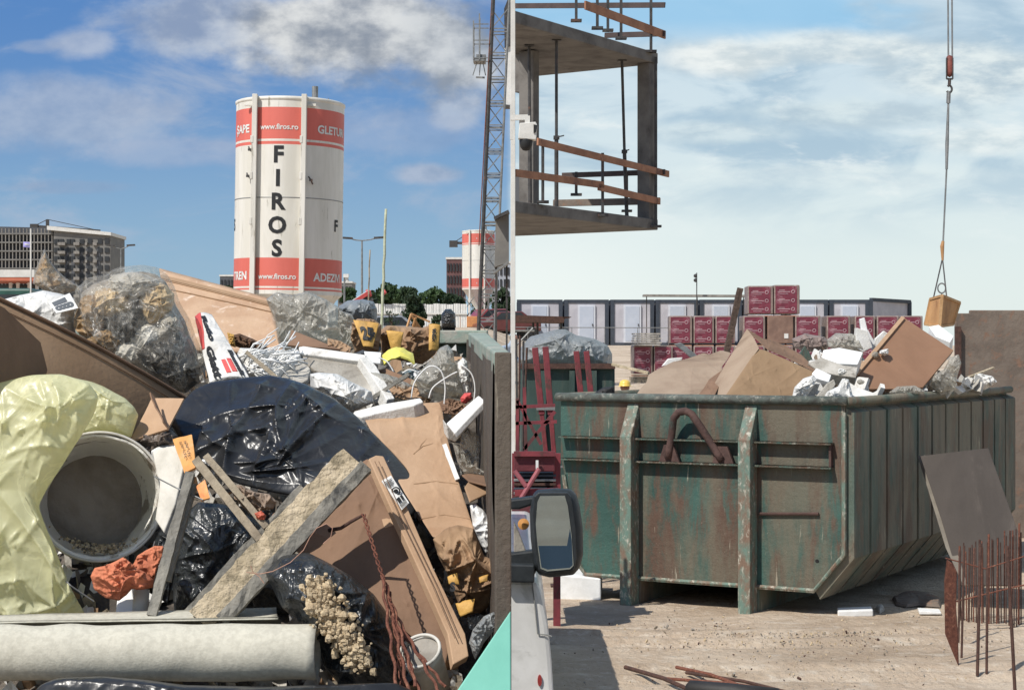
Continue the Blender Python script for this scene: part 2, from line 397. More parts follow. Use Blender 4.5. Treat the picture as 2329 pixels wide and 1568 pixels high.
M['film_grey'] = film('grey wrapping film', '#a9adad', .8, .3, 12)
M['whitebag'] = mat('white woven plastic', '#dcdad4', '#c3c1bb', 6, .5, bump=.45, bs=12, bkind='film', c3='#a9a49a', t3=.66, s3=5)
M['foam'] = mat('polystyrene', '#e3e1db', '#d2cfc6', 9, .75, bump=.35, bs=90, c3='#aaa499', t3=.66, s3=7)
M['foam_dirty'] = mat('dirty polystyrene', '#beb8ac', '#9c9588', 7, .8, bump=.5, bs=60, c3='#7c7468', t3=.6, s3=5)
M['foam_clean'] = mat('clean white foam', '#e9e9e6', '#dcdcd8', 9, .7, bump=.15, bs=70)
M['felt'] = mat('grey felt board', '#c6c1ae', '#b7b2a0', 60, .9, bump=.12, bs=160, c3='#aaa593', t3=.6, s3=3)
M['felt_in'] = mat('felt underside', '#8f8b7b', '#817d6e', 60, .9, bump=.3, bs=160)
M['wood_old'] = mat('weathered timber', '#a8987c', '#857762', 8, .85, bump=.6, bs=18, c3='#6c6254', t3=.58, s3=6, st=(1, 1, 1))
M['wood_yellow'] = mat('mortar crusted timber', '#cdb996', '#ac9a78', 14, .9, bump=.9, bs=40, c3='#8b7d60', t3=.6, s3=18)
M['wood_grey'] = mat('grey timber', '#8c877b', '#6d6a62', 12, .85, bump=.6, bs=30, c3='#3f4041', t3=.62, s3=8)
M['wood_new'] = mat('formwork plank', '#a9714c', '#8f5c3d', 3, .75, bump=.3, bs=20, c3='#70493a', t3=.62)
M['wood_crate'] = mat('crate plywood', '#c08b4a', '#a3713a', 5, .7, bump=.3, bs=30, st=(1, 1, .3), c3='#8a5a2c', t3=.6, s3=4)
M['mortar'] = mat('dried mortar foam', '#cdb58b', '#b39b74', 30, .9, bump=.8, bs=50, c3='#e0cda6', t3=.62, s3=12)
M['bucket_out'] = mat('white bucket plastic', '#cfcabf', '#b5b0a4', 8, .55, bump=.15, bs=40, c3='#8f8a7e', t3=.62, s3=6)
M['bucket_in'] = mat('plaster crust painted sunlit', '#a4998b', '#8c8173', 7, .85, bump=.5, bs=30, c3='#e2dfd6', t3=.44, s3=5, w3=.03)  # plaster crust, its white patches widened to paint sunlight on the inner wall
M['orange'] = mat('orange cloth', '#d57442', '#b95d33', 9, .8, bump=.5, bs=50)
M['sack'] = mat('brown paper sack', '#a48058', '#8f6c48', 6, .8, bump=.35, bs=30, c3='#745639', t3=.62, s3=4)
M['sack_y'] = mat('yellow printed sack', '#d9a21c', '#c38e1a', 6, .6, bump=.35, bs=24, c3='#8f6f2c', t3=.63, s3=6)
M['yellow'] = mat('yellow wrapper', '#e8dc1c', '#cfc51d', 8, .5, bump=.4, bs=20)
M['ochre'] = mat('ochre plastic', '#e0992a', '#cf8820', 8, .5, bump=.2, bs=20)
M['red'] = mat('red print', '#d9453f', '#c83a36', 6, .6, bump=.1)
M['red_paint'] = mat('worn red paint', '#8a2c34', '#6e2530', 5, .65, bump=.25, bs=30, c3='#54352f', t3=.56, s3=6, st=(1, 1, .5))
M['silo_red'] = mat('salmon red silo paint', '#dd5f4c', '#d25744', 1.5, .55, bump=.04, c3='#c05a4a', t3=.7, s3=2, st=(1, 1, .2))
M['silo_white'] = mat('white silo paint', '#dedad0', '#cbc7ba', 2, .55, bump=.05, c3='#98917f', t3=.64, s3=7, st=(1, 1, .12), w3=.05)
M['black'] = mat('black paint', '#1b1c1e', '#26282a', 5, .6, bump=.05)
M['white'] = mat('white paint', '#dad9d4', '#cbcac5', 4, .6, bump=.05)
M['steel'] = mat('galvanised steel', '#8b8c8b', '#737574', 8, .5, .35, bump=.1, c3='#5d5a55', t3=.64)
M['steel_dark'] = mat('dark steel', '#4c4a49', '#3a3837', 8, .55, .2, bump=.15, c3='#6a4a3a', t3=.62)
M['rebar'] = mat('rusty rebar', '#8a4f37', '#6b3b2b', 40, .85, .1, bump=.6, bs=120, c3='#a5694a', t3=.6, s3=30)
M['rebar_dark'] = mat('dark rusty rebar', '#5f4034', '#4a332b', 20, .85, .1, bump=.5, bs=90)
M['rustplate'] = mat('rusty steel plate', '#7c6d5f', '#6a5c50', 3, .85, bump=.4, bs=25, c3='#84634d', t3=.6, s3=9)
M['concrete'] = mat('raw concrete', '#8f8a82', '#7a756e', 2.5, .9, bump=.35, bs=12, c3='#66605a', t3=.62)
M['concrete_frame'] = mat('shuttered concrete', '#75716c', '#615d59', 2.5, .9, bump=.35, bs=12, c3='#55504c', t3=.62)
M['concrete_pale'] = mat('pale concrete', '#d5d3cc', '#c6c4bd', 2, .85, bump=.2, bs=14)
M['teal'] = mat('turquoise board', '#68c4ae', '#5fbaa5', 5, .6, bump=.05)
M['tile'] = mat('plaster grey', '#9f978a', '#857d71', 8, .9, bump=.4, bs=30)
M['blacksleeve'] = mat('black rubber sleeve', '#2c2a2a', '#232222', 9, .6, bump=.1)
M['vanwhite'] = mat('white vehicle paint', '#dedcd8', '#cccac5', 3, .35, bump=.02, coat=.4, c3='#a9a79f', t3=.64, s3=4)
M['blackplast'] = mat('black trim plastic', '#23282b', '#2c3134', 20, .5, bump=.1, bs=200)
M['mirror'] = mat('mirror glass', '#9fb2b8', '#93a6ad', 2, .04, 1.0, bump=0, rv=0)
M['bluegl'] = mat('blue tinted mirror glass', '#31506b', '#2b4860', 2, .12, .6, bump=0, rv=0)
M['glassdk'] = mat('dark window glass', '#2a3036', '#333a41', 3, .15, bump=0, rv=.05)
M['purple'] = mat('violet flag cloth', '#8f86cf', '#a39bd8', 6, .7, bump=.1)
M['hivis'] = mat('yellow helmet plastic', '#ecc417', '#e2b814', 5, .35, bump=0)
M['skin'] = mat('skin', '#a4715a', '#96654f', 9, .55, bump=.1, bs=60)
M['cloth_dark'] = mat('dark work cloth', '#3a3f48', '#30343c', 9, .9, bump=.3, bs=40)
M['cloth_blue'] = mat('pale blue shirt cloth', '#a3b6cc', '#8ea2ba', 9, .9, bump=.3, bs=40)
M['carred'] = mat('red car paint', '#96373a', '#86302f', 3, .3, bump=0, coat=.5)
M['tyre'] = mat('tyre rubber', '#1f1f20', '#2a2a2a', 9, .9, bump=.2)
M['orange_paint'] = mat('orange machine paint', '#d58a3c', '#c67c32', 5, .6, bump=.1)
M['leaf'] = mat('leaves', '#3f5c2c', '#2c4420', 1.3, .7, bump=0, c3='#5a7a38', t3=.6, s3=.8, trans=.25)
M['leaf_dark'] = mat('dark leaves', '#33492c', '#263a20', 1.3, .7, bump=0, c3='#48622f', t3=.6, s3=.8, trans=.25)
M['bark'] = mat('bark', '#5b4b3b', '#463a2e', 5, .9, bump=.5)
M['apart'] = mat('grey cement facade', '#7c7973', '#6c6a66', .15, .9, bump=.1, bs=2, c3='#6c6b6b', t3=.6, s3=.2)
M['apart_dk'] = mat('dark cement facade', '#585a5f', '#4a4c52', .15, .9, bump=.1, bs=2)
M['winhole'] = mat('dark window opening', '#26292d', '#33373b', 1, .7, bump=0)
M['cabin'] = mat('cabin sandwich panel', '#b6b4bb', '#a8a6ae', 1.2, .6, bump=.03)
M['cabin_door'] = mat('white cabin door', '#c9cdd6', '#bfc3cc', 1.2, .5, bump=.02)
M['cabin_frame'] = mat('dark blue grey cabin frame', '#3a4350', '#333b46', 2, .6, bump=.03)
# ---------------------------------------------------------------- ground
def sst(a, b, x): t = min(max((x-a)/(b-a), 0), 1); return t*t*(3-2*t)
def ground_z(x, y):
    if y < 24: return 0.0
    r = 2.62*sst(24, 99, y)*1.0 if y < 99 else 2.3+.00325*y
    l = 3.5*sst(24, 90, y) if y < 90 else 2.3+.01325*min(y, 320)
    r = min(r, 2.3+.00325*500)
    k = sst(-1, 1, x/(.014*y+.6)); return l*(1-k)+r*k
def build_ground():
    ys = list(np.linspace(-60, 8, 12))+list(np.linspace(8.3, 16, 110))+list(np.linspace(16.3, 34, 44))+list(np.linspace(36, 120, 40))+[150, 200, 280, 400, 600, 1000, 2000, 4500]
    xs = sorted([-s for s in (3000, 1200, 500, 200, 90, 40, 20, 12, 8, 5, 3, 2, 1.2, .6)]+[0]+list(np.linspace(.3, 9, 40))+[12, 20, 40, 90, 200, 500, 1200, 3000])
    mb = MB(); vs = []
    for y in ys:
        for x in xs:
            b = .02*float(vnoise(np.array([[x, y, 0]]), .8, 3)[0])+.008*float(vnoise(np.array([[x, y, 0]]), 4, 4)[0]) if 9 < y < 34 and abs(x) < 10 else 0
            if 9 < y < 15.5:
                for q in (12.1, 12.55, 13.7, 14.15): e = (y-q-.10*x-.12*math.sin(x*1.3+q)); b += -.028*math.exp(-(e/.09)**2)+.014*math.exp(-((abs(e)-.19)/.06)**2)
            vs.append((x, y, ground_z(x, y)+b))
    n = len(xs); mb.add(vs, [(j*n+i, j*n+i+1, (j+1)*n+i+1, (j+1)*n+i) for j in range(len(ys)-1) for i in range(n-1)])
    m = bpy.data.materials.new('sandy site ground'); m.use_nodes = True; T = NT(m.node_tree)
    tc = T.n('ShaderNodeTexCoord').outputs['Object']
    mp = T.n('ShaderNodeMapping', {'Vector': tc, 'Scale': (.8, 1.2, 1)}).outputs[0]
    c = T.mix(T.ss(T.noise(mp, .9, 8, .65, .5), .35, .65), lin('#ccbaa4'), lin('#b9a58f'))
    c = T.mix(T.ss(T.noise(tc, 9, 8, .7), .5, .72), c, lin('#dacdbb'))
    c = T.mix(T.ss(T.noise(tc, 26, 8, .75), .62, .72), c, lin('#6c5c4c'))
    c = T.mix(T.m('MULTIPLY', T.ss(T.noise(mp, .35, 5, .6, 1.2), .48, .62), .55), c, lin('#97836e'))
    c = T.mix(T.m('MULTIPLY', T.ss(T.noise(tc, 4.5, 9, .75, .8), .52, .64), .55), c, lin('#a08b76'))
    c = T.mix(T.ss(T.noise(tc, 60, 4, .8), .6, .68), c, lin('#877563'))
    c = T.mix(T.m('MULTIPLY', T.ss(T.noise(mp, 2.4, 6, .6, .8), .56, .68), .6), c, lin('#d0c4b3'))
    h = T.m('ADD', T.noise(tc, 14, 8, .7), T.m('MULTIPLY', T.noise(mp, 2.2, 5), 1.5))
    b = T.n('ShaderNodeBump', {'Strength': .8, 'Distance': .06, 'Height': h})
    p = T.n('ShaderNodeBsdfPrincipled', {'Base Color': c, 'Roughness': .95, 'Specular IOR Level': .15, 'Normal': b.outputs[0]})
    T.n('ShaderNodeOutputMaterial', {'Surface': p.outputs[0]})
    kind(mb.build('ground', m, smooth=True, origin=(0, 0, 0)), 'structure')
build_ground()

# ---------------------------------------------------------------- the big silo
def silo(name, loc, s, tilt, label, full=True):
    t = thing(name, loc, label, 'silo'); x0, y0, z0 = loc
    R = 1.22*s; zb = 3.15*s; zt = zb+4.28*s               # shell between these heights above the base
    P = lambda a, z, r=R: (x0+math.sin(a)*r, y0-math.cos(a)*r, z0+z)
    bands = [(0, .09, 0), (.09, .13, 1), (.13, .17, 0), (.17, .80, 1), (.80, 3.30, 0), (3.30, 3.37, 1), (3.37, 3.42, 0), (3.42, 4.12, 1), (4.12, 4.28, 0)]
    mb = MB(); n = 72
    for a, b, k in bands:
        mb.cur = k; mb.lathe([(R, zb+a*s), (R, zb+b*s)], (x0, y0, z0), n=n)
    mb.cur = 0
    mb.lathe([(R, zt), (R+.02*s, zt+.02*s), (R+.02*s, zt+.07*s), (R*.98, zt+.09*s), (R*.8, zt+.12*s), (R*.5, zt+.15*s), (0.001, zt+.165*s)], (x0, y0, z0), n=n)
    mb.lathe([(R, zb), (R*.9, zb-.1*s), (R*.15, zb-1.5*s), (R*.12, zb-1.8*s)], (x0, y0, z0), n=n)
    mb.build('tank', [M['silo_white'], M['silo_red']], t, smooth=True)
    # rails in front of the shell, running on down as legs
    for off in (-.64, .46):
        mb = MB(); xx = x0+off*s; yy = y0-R*math.sqrt(1-(off/1.22)**2)
        mb.bar((xx, yy-.1*s, z0), (xx, yy-.1*s, z0+zt+.12*s), .11*s, .16*s, (0, 1, 0))
        mb.bar((xx, yy-.02*s, z0+zb+.3*s), (xx, yy-.02*s, z0+zt+.0*s), .05*s, .2*s, (0, 1, 0))
        for zz in (zt-.10*s,):
            mb.box((xx+(.14 if off > 0 else -.14)*s, yy+.02*s, z0+zz), (.22*s, .06*s, .06*s))
        for zz in (1.6, 2.6, 3.4): mb.box((xx-.05*s, yy-.15*s, z0+zb+zz*s), (.06*s, .08*s, .16*s))
        mb.build('rail', M['silo_white'], t, bevel=.008*s)
    mb = MB()
    for a in (2.5, -2.5): mb.bar(P(a, 0), P(a, zb+.2*s), .14*s, .14*s)
    for z in (.1, 1.2*s):
        q = [P(2.5, z), P(-2.5, z), (x0-.64*s, y0-R, z0+z), (x0+.46*s, y0-R, z0+z)]
        for i in range(4): mb.bar(q[i], q[(i+1) % 4], .08*s, .08*s)
    mb.build('support_frame', M['silo_white'], t)
    mb = MB(); mb.lathe([(R*1.003, zb+2.12*s), (R*1.006, zb+2.13*s), (R*1.003, zb+2.14*s)], (x0, y0, z0), n=n); mb.build('weld_seam', M['steel'], t)
    mb = MB(); mb.tube([(x0+.55*s, y0, z0+zt+.15*s), (x0+.55*s, y0, z0+zt+.48*s)], .07*s, 10)
    mb.build('filter_pipe', M['steel'], t)
    for xx in (-.95, .9):
        mb = MB(); mb.tube([(x0+xx*s, y0-.4*s, z0+zt), (x0+xx*s, y0-.4*s, z0+zt+.16*s)], .012*s, 6); mb.build('lifting_lug', M['steel'], t)
    def wrap(cx, cz):
        return lambda x, y, off: P((cx+x)/R, cz+y, R+off)
    if full:
        bl = MB()
        for ch, z in zip('FIROS', (3.06, 2.54, 2.02, 1.50, .99)): put_text(bl, ch, .50, wrap(-.10, zb+z), .018, 1.0, .008)
        put_text(bl, 'S', .36, wrap(-1.57, zb+1.55), .012, 1, .006); put_text(bl, 'F', .36, wrap(1.42, zb+1.55), .012, 1, .006)
        bl.build('name_lettering', M['black'], t)
        wl = MB()
        put_text(wl, 'www.firos.ro', .165, wrap(-.10, zb+3.68), .004, .98, .008); put_text(wl, 'www.firos.ro', .165, wrap(-.10, zb+.38), .004, .98, .008)
        put_text(wl, '\u0218APE', .25, wrap(-1.14, zb+3.66), .008, 1, .008); put_text(wl, 'GLETURI', .25, wrap(.78, zb+3.66), .008, 1, .008, align='LEFT')
        put_text(wl, 'TREN', .25, wrap(-1.17, zb+.40), .008, 1, .008); put_text(wl, 'ADEZIVI', .25, wrap(.74, zb+.38), .008, 1, .008, align='LEFT')
        wl.build('band_lettering', M['white'], t)
        mb = MB()
        for (cx, cz, s_) in ((-.74, 3.18, .07), (-.78, 2.6, .07), (.60, 2.52, .08)):
            q = wrap(cx, zb+cz); mb.tube([q(-.05, s_, .08), q(0, 0, .1), q(.06, -s_, .05)], .018, 6); mb.box(q(0, 0, .1), (.07, .06, .05))
        mb.build('clamp', M['steel_dark'], t)
    else:
        wl = MB(); mbx = lambda cz: wl.add([P(a, zb+cz*s+dz, R+.01) for a, dz in ((-.1, 0), (.5, 0), (.5, .08), (-.1, .08))], [(0, 1, 2, 3)])
        mbx(3.7); mbx(.4); wl.build('band_lettering', M['white'], t)
    t.rotation_euler = (0, tilt, 0)
    return t
c = W(651, 670, 40); silo('mortar_silo', (c.x-.02, 40, c.z-3.15-.02), 1.0, math.radians(.9),
     'tall white and red mortar silo with black FIROS lettering standing behind the rubbish')
c = W(1082, 700, 105); silo('mortar_silo', (c.x+.15, 105, ground_z(c.x, 105)-.25), .80, 0, 'small distant white silo with faded red bands beside the hoist mast', False)

# ---------------------------------------------------------------- hoist mast
def mast():
    D = 55; b = W(1104, 800, D); tp = W(1141, -30, D); d = (tp-b); H = d.z
    t = thing('hoist_mast', (b.x, D, ground_z(b.x, D)), 'tall grey steel lattice hoist mast rising at the divide between the two yards', 'mast')
    lean = d.x/d.z; z0 = b.z-.9-ground_z(b.x, D)*0; zbase = ground_z(b.x, D)
    X = lambda z: b.x+(z-b.z)*lean
    h = .25
    for sx, dy in ((-1, -1), (1, -1), (1, 1), (-1, 1)):
        mb = MB(); r = .035 if sx > 0 else .055
        mb.tube([(X(zbase)+sx*h, D+dy*h, zbase), (X(tp.z)+sx*h, D+dy*h, tp.z)], r, 8); mb.build('mast_chord', M['steel'] if sx > 0 else M['steel_dark'], t)
    z = zbase+.2; k = 0
    while z < tp.z-1.2:
        mb = MB(); q = [(sx*h, dy*h) for sx, dy in ((-1, -1), (1, -1), (1, 1), (-1, 1))]
        for zz in (z, z+.1):
            for i in range(4):
                a, c_ = q[i], q[(i+1) % 4]; mb.bar((X(zz)+a[0], D+a[1], zz), (X(zz)+c_[0], D+c_[1], zz), .035, .035)
        for i in range(4):
            a, c_ = q[i], q[(i+1) % 4]
            if k % 2: a, c_ = c_, a
            mb.bar((X(z)+a[0], D+a[1], z+.1), (X(z+.75)+c_[0], D+c_[1], z+.75), .03, .03)
        mb.build('mast_section', M['steel'], t); z += .75; k += 1
    mb = MB(); zz0 = W(0, 560, D).z; mb.tube([(X(zz0)-h-.1, D-h, zz0), (X(tp.z)-h-.04, D-h, tp.z)], .018, 6); mb.build('supply_cable', M['rebar'], t)
    # landing cage
    mb = MB(); x0, x1 = W(1077, 0, D).x, W(1104, 0, D).x; za, zb_ = W(0, 140, D).z, W(0, 45, D).z
    for x in (x0, (x0+x1)/2): 
        for y in (D-.35, D+.35): mb.bar((x, y, za), (x, y, zb_+(.12 if x > x0 else -.1)), .04, .04)
    for z in (za+.05, za+.6, za+1.1):
        mb.bar((x0, D-.35, z), (x1+.1, D-.35, z), .03, .03); mb.bar((x0, D+.35, z), (x1+.1, D+.35, z), .03, .03); mb.bar((x0, D-.35, z), (x0, D+.35, z), .03, .03)
    mb.box(((x0+x1)/2, D, za), (x1-x0, .7, .08)); mb.box(((x0+x1)/2+.05, D-.1, za+.1), (.3, .4, .14))
    for (a, b2) in ((1084, 1075), (1092, 1090), (1098, 1104)): mb.bar(W(a, 143, D), W(b2, 172, D), .03, .03)
    mb.bar(W(1082, 176, D), W(1102, 177, D), .07, .05); mb.build('landing_cage', M['steel'], t)
mast()

# ---------------------------------------------------------------- far left
def windows_block():
    D = 600; m = lambda px, py: W(px, py, D); x0, x1 = m(122, 0).x, m(251, 0).x; zt_ = m(0, 519).z; zt2 = m(0, 532).z; zg = ground_z(-100, 600)
    t = thing('apartment_block', ((x0+x1)/2, D, zg), 'long grey unfinished apartment block with a scaffold-clad left wing on the horizon', 'building')
    xl = m(-60, 0).x
    mb = MB(); nrm = 20
    mb.prism([(x0, D, zg), (x1, D, zg), (x1, D, zt2), (x0, D, zt_)], (0, 22, 0)); mb.build('main_wing', M['apart'], t)
    mb = MB(); mb.prism([(xl, D+3, zg), (x0, D+3, zg), (x0, D+3, zt_+.3), (xl, D+3, zt_+1)], (0, 18, 0)); mb.build('scaffold_wing', M['apart_dk'], t)
    mb = MB(); mb.prism([(x0-2, D-1.2, zt_-.6), (x1+.4, D-1.2, zt2-.6), (x1+.4, D-1.2, zt2+.5), (x0-2, D-1.2, zt_+.8)], (0, 24, 0)); mb.build('roof_parapet', M['concrete_pale'], t)
    nf = 12; H = zt2-zg-2; first = None; cols = [.05, .14, .27, .33, .5, .64, .82, .94]
    for c_ in cols:
        for f in range(nf):
            z = zt2-2.6-f*2.95; x = x0+c_*(x1-x0)
            if first is None:
                mb = MB(); mb.box((x, D-.1, z), (1.5 if 1 else 1, .5, 1.7)); first = mb.build('window', M['winhole'], t); fx, fz = x, z
            else:
                o = first.copy(); SC.collection.objects.link(o); o.location = (x-fx, 0, z-fz); o.scale = (1, 1, 1)
                if c_ in (.64, .33): o.scale = (1, 1, 1)
    for f in range(nf):
        z = zt2-3.4-f*2.95
        for a, b_, dy, dd in ((.09, .22, .9, 1.6), (.37, .47, .9, 1.6), (.56, .60, .5, .9), (.70, .77, .5, .9)):
            mb = MB(); mb.box((x0+(a+b_)/2*(x1-x0), D-dy, z), ((b_-a)*(x1-x0), dd, 1.0)); mb.build('balcony', M['concrete'], t)
    for f in range(nf):
        mb = MB(); z = zt_-1.8-f*2.95; mb.box(((xl+x0)/2, D+2, z), (x0-xl-1, 2.4, .5)); mb.build('floor_slab', M['apart'], t)
    mb = MB()
    for c_ in np.linspace(0.03, .97, 22): mb.box((xl+c_*(x0-xl), D+1.2, (zg+zt_)/2), (.3, .6, zt_-zg))
    mb.build('scaffold', M['concrete'], t)
    mb = MB()
    for c_ in (.235, .345, .485, .6, .79): mb.box((x0+c_*(x1-x0), D-.02, (zg+zt2)/2-2), (1.1, .5, zt2-zg-6))
    mb.build('stair_recess', M['apart_dk'], t)
windows_block()
def crane(mast_px, base_y, top_y, jib_l, jib_r, jy, D, label, s=1.0, luff=None):
    c_ = W(mast_px, base_y, D); zg = ground_z(c_.x, D)
    t = thing('tower_crane', (c_.x, D, zg), label, 'crane', 'tower cranes on the skyline')
    mb = MB(); mb.bar((c_.x, D, zg), W(mast_px, top_y, D), 1.1*s, 1.1*s); mb.build('tower', M['steel_dark'], t)
    mb = MB(); a, b = W(jib_l, jy, D), W(jib_r, jy+ (luff or 0), D)
    mb.bar(a, b, .8*s, .9*s); mb.bar(W(mast_px, top_y, D), b, .25*s, .25*s); mb.bar(W(mast_px, top_y, D), a, .25*s, .25*s); mb.build('jib', M['steel_dark'], t)
    mb = MB(); mb.box(a+Vector((0, 0, -.4*s)), (3*s, 1.5*s, 2.4*s)); mb.build('counterweight', M['steel_dark'], t)
crane(108, 560, 499, 78, 228, 514, 680, 'distant tower crane above the long apartment block', 1.0, 11)
crane(1054, 700, 537, 1031, 1085, 552, 640, 'distant tower crane beyond the small silo', 1.0, 2)
def simple_building(px0, px1, y0, D, label, wall, nx, nf, ww, grid=None, depth=12):
    a, b = W(px0, y0, D), W(px1, y0, D); zg = ground_z(a.x, D); t = thing('apartment_block', ((a.x+b.x)/2, D, zg), label, 'building')
    mb = MB(); mb.box(((a.x+b.x)/2, D+depth/2, (a.z+zg)/2), (b.x-a.x, depth, a.z-zg)); mb.build('wall', wall, t)
    fl = 2.9; first = None; cw = (b.x-a.x)/nx
    for i in range(nx):
        for f in range(nf):
            x = a.x+(i+.5)*cw; z = a.z-2-f*fl
            if first is None: mb = MB(); mb.box((x, D-.05, z), (cw*ww, .4, 1.9)); first = mb.build('window', M['winhole'], t); fx, fz = x, z
            else: o = first.copy(); SC.collection.objects.link(o); o.location = (x-fx, 0, z-fz)
    mb = MB(); mb.box(((a.x+b.x)/2, D+depth/2, a.z+.2), (b.x-a.x+.4, depth+.4, .5)); mb.build('roof', M['concrete_pale'], t)
simple_building(1015, 1056, 589, 420, 'dark red brick high-rise on the skyline left of the small silo', mat('dark red brick', '#6e4a48', '#5f4040', .3, .85, bump=0), 6, 7, .55)
simple_building(1118, 1160, 598, 430, 'pale blue high-rise seen under the grey awning at the divide', mat('pale high-rise wall', '#a7acb5', '#9ba0aa', .3, .85, bump=0), 5, 6, .5)
simple_building(500, 531, 628, 520, 'small distant block just left of the big silo', M['apart_dk'], 4, 2, .5)
simple_building(768, 800, 643, 520, 'low distant flat roofed block just right of the big silo', M['apart'], 4, 2, .5)
# filling station and bus
def station():
    D = 90; a, b = W(-60, 612, D), W(78, 612, D); zg = ground_z(-20, D)
    t = thing('filling_station', ((a.x+b.x)/2, D, zg), 'low roadside building with white and orange canopy fascia at left edge', 'building')
    z = lambda py: W(0, py, D).z
    mb = MB(); mb.box(((a.x+b.x)/2, D+2, (z(613)+z(630))/2), (b.x-a.x, 4, z(613)-z(630))); mb.build('canopy_fascia', M['concrete_pale'], t)
    mb = MB(); mb.box(((a.x+b.x)/2, D+2, (z(630.5)+z(638))/2), (b.x-a.x-.02, 3.96, z(630.5)-z(638))); mb.build('orange_stripe', mat('orange stripe', '#c4643c', '#b85a36', 2, .6, bump=0), t)
    for px in (5, 22, 48, 66):
        mb = MB(); p = W(px, 640, D); mb.box((p.x, D+1.5, (p.z+zg)/2), (.14, .14, p.z-zg)); mb.build('column', M['white'], t)
    mb = MB(); mb.box(((a.x+b.x)/2-.3, D+4.4, (z(640)+zg)/2), (b.x-a.x-.8, .8, z(640)-zg)); mb.build('shop_front', M['glassdk'], t)
    D = 70; c_ = W(20, 680, D); zg = ground_z(c_.x, D)
    t = thing('bus', (c_.x, D, zg), 'dark green bus parked before the low orange striped building', 'bus')
    L = 3.4; top = W(0, 655, D).z
    mb = MB(); mb.box((c_.x-.8, D+1, (top+zg+.35)/2), (L, 2, top-zg-.35)); mb.build('body', mat('green bus paint', '#27594c', '#1f4a40', 2, .4, bump=0), t, bevel=.1)
    mb = MB(); mb.box((c_.x-.8, D-.02, top-.5), (L-.3, .06, .5)); mb.build('window_band', M['glassdk'], t)
    for dx in (-1.1, 1.0):
        mb = MB(); mb.lathe([(0.001, 0), (.42, 0), (.42, .25), (.001, .25)], (c_.x-.8+dx, D-.02, zg+.42), (0, 1, 0), 20); mb.build('wheel', M['tyre'], t)
station()
def lamp(px, base, top, D, arms, label, r=.05, dish=False, name='street_lamp'):
    b = W(px, base, D); tp = W(px, top, D); zg = ground_z(b.x, D)
    t = thing(name, (b.x, D, zg), label, 'street lamp' if 'lamp' in name else 'pole')
    mb = MB(); mb.tube([(b.x, D, zg), (tp.x, D, tp.z)], [r*1.4, r*.8], 8); mb.build('pole', M['steel'], t)
    for (ex, ey) in arms:
        mb = MB(); e = W(ex, ey, D); mb.tube([tp, (tp+e)/2+Vector((0, 0, -.03)), e], r*.6, 6); mb.build('arm', M['steel'], t)
        mb = MB(); dd = 1 if ex > px else -1; mb.bar(e-Vector((dd*.15, 0, 0)), e+Vector((dd*.35, 0, .03)), .2, .1); mb.build('lamp_head', M['steel_dark'], t)
    return t
lamp(275, 700, 566, 110, [(256, 559), (294, 558)], 'slim double-armed street lamp behind the big clear bag')
lamp(823, 700, 547, 90, [(795, 542), (857, 541)], 'tall double-armed street lamp right of the big silo')
def pole(px0, y0, px1, y1, D, r, m, label, name='site_pole'):
    a, b = W(px0, y0, D), W(px1, y1, D); zg = ground_z(a.x, D); k = (zg-a.z)/(b.z-a.z); g = a+(b-a)*k
    n = 26; pts = [g+(b-g)*(i/n)+Vector((rnd.uniform(-1, 1)*r*.3, 0, 0)) for i in range(n+1)]
    mb = MB(); mb.tube(pts, [r*(1.15-.3*i/n) for i in range(n+1)], 8); o = mb.build(name, m, smooth=True); return tag(o, label, 'pole')
pole(868, 720, 878, 475, 26, .022, mat('pale lichen pole', '#b9bf9c', '#a5a98a', 9, .8, bump=.3), 'tall pale wooden pole rising behind the yellow sacks')
pole(837, 700, 841, 568, 28, .013, M['wood_old'], 'short thin wooden stake left of the tall pale pole')
t = lamp(783, 700, 628, 60, [], 'thin camera post just right of the big silo', .035, name='camera_post')
mb = MB(); p = W(787, 627, 60); mb.box(p, (.18, .22, .12)); mb.tube([p+Vector((0, 0, -.06)), p+Vector((.05, 0, -.2))], .06, 8); mb.build('camera', M['white'], t)
# flag
a = W(70, 690, 60); tp = W(70, 520, 60); t = thing('flagpole', (a.x, 60, ground_z(a.x, 60)), 'thin flagpole with a small violet flag before the grey apartment block', 'flagpole')
mb = MB(); mb.tube([(a.x, 60, ground_z(a.x, 60)), (a.x, 60, tp.z)], .03, 8); mb.build('pole', M['concrete_pale'], t)
mb = MB(); s_ = quad([(53, 549, 60), (71, 551, 60.0), (71, 564, 60.05), (53, 562, 59.9)], .03, 6, 2); mb.grid(s_, 10, 6, .008); mb.build('flag', M['purple'], t, smooth=True)
mb = MB(); mb.grid(lambda u, v: s_(.2+.5*u, .35+.25*v, .012), 8, 3, .004); mb.build('flag_mark', M['white'], t)

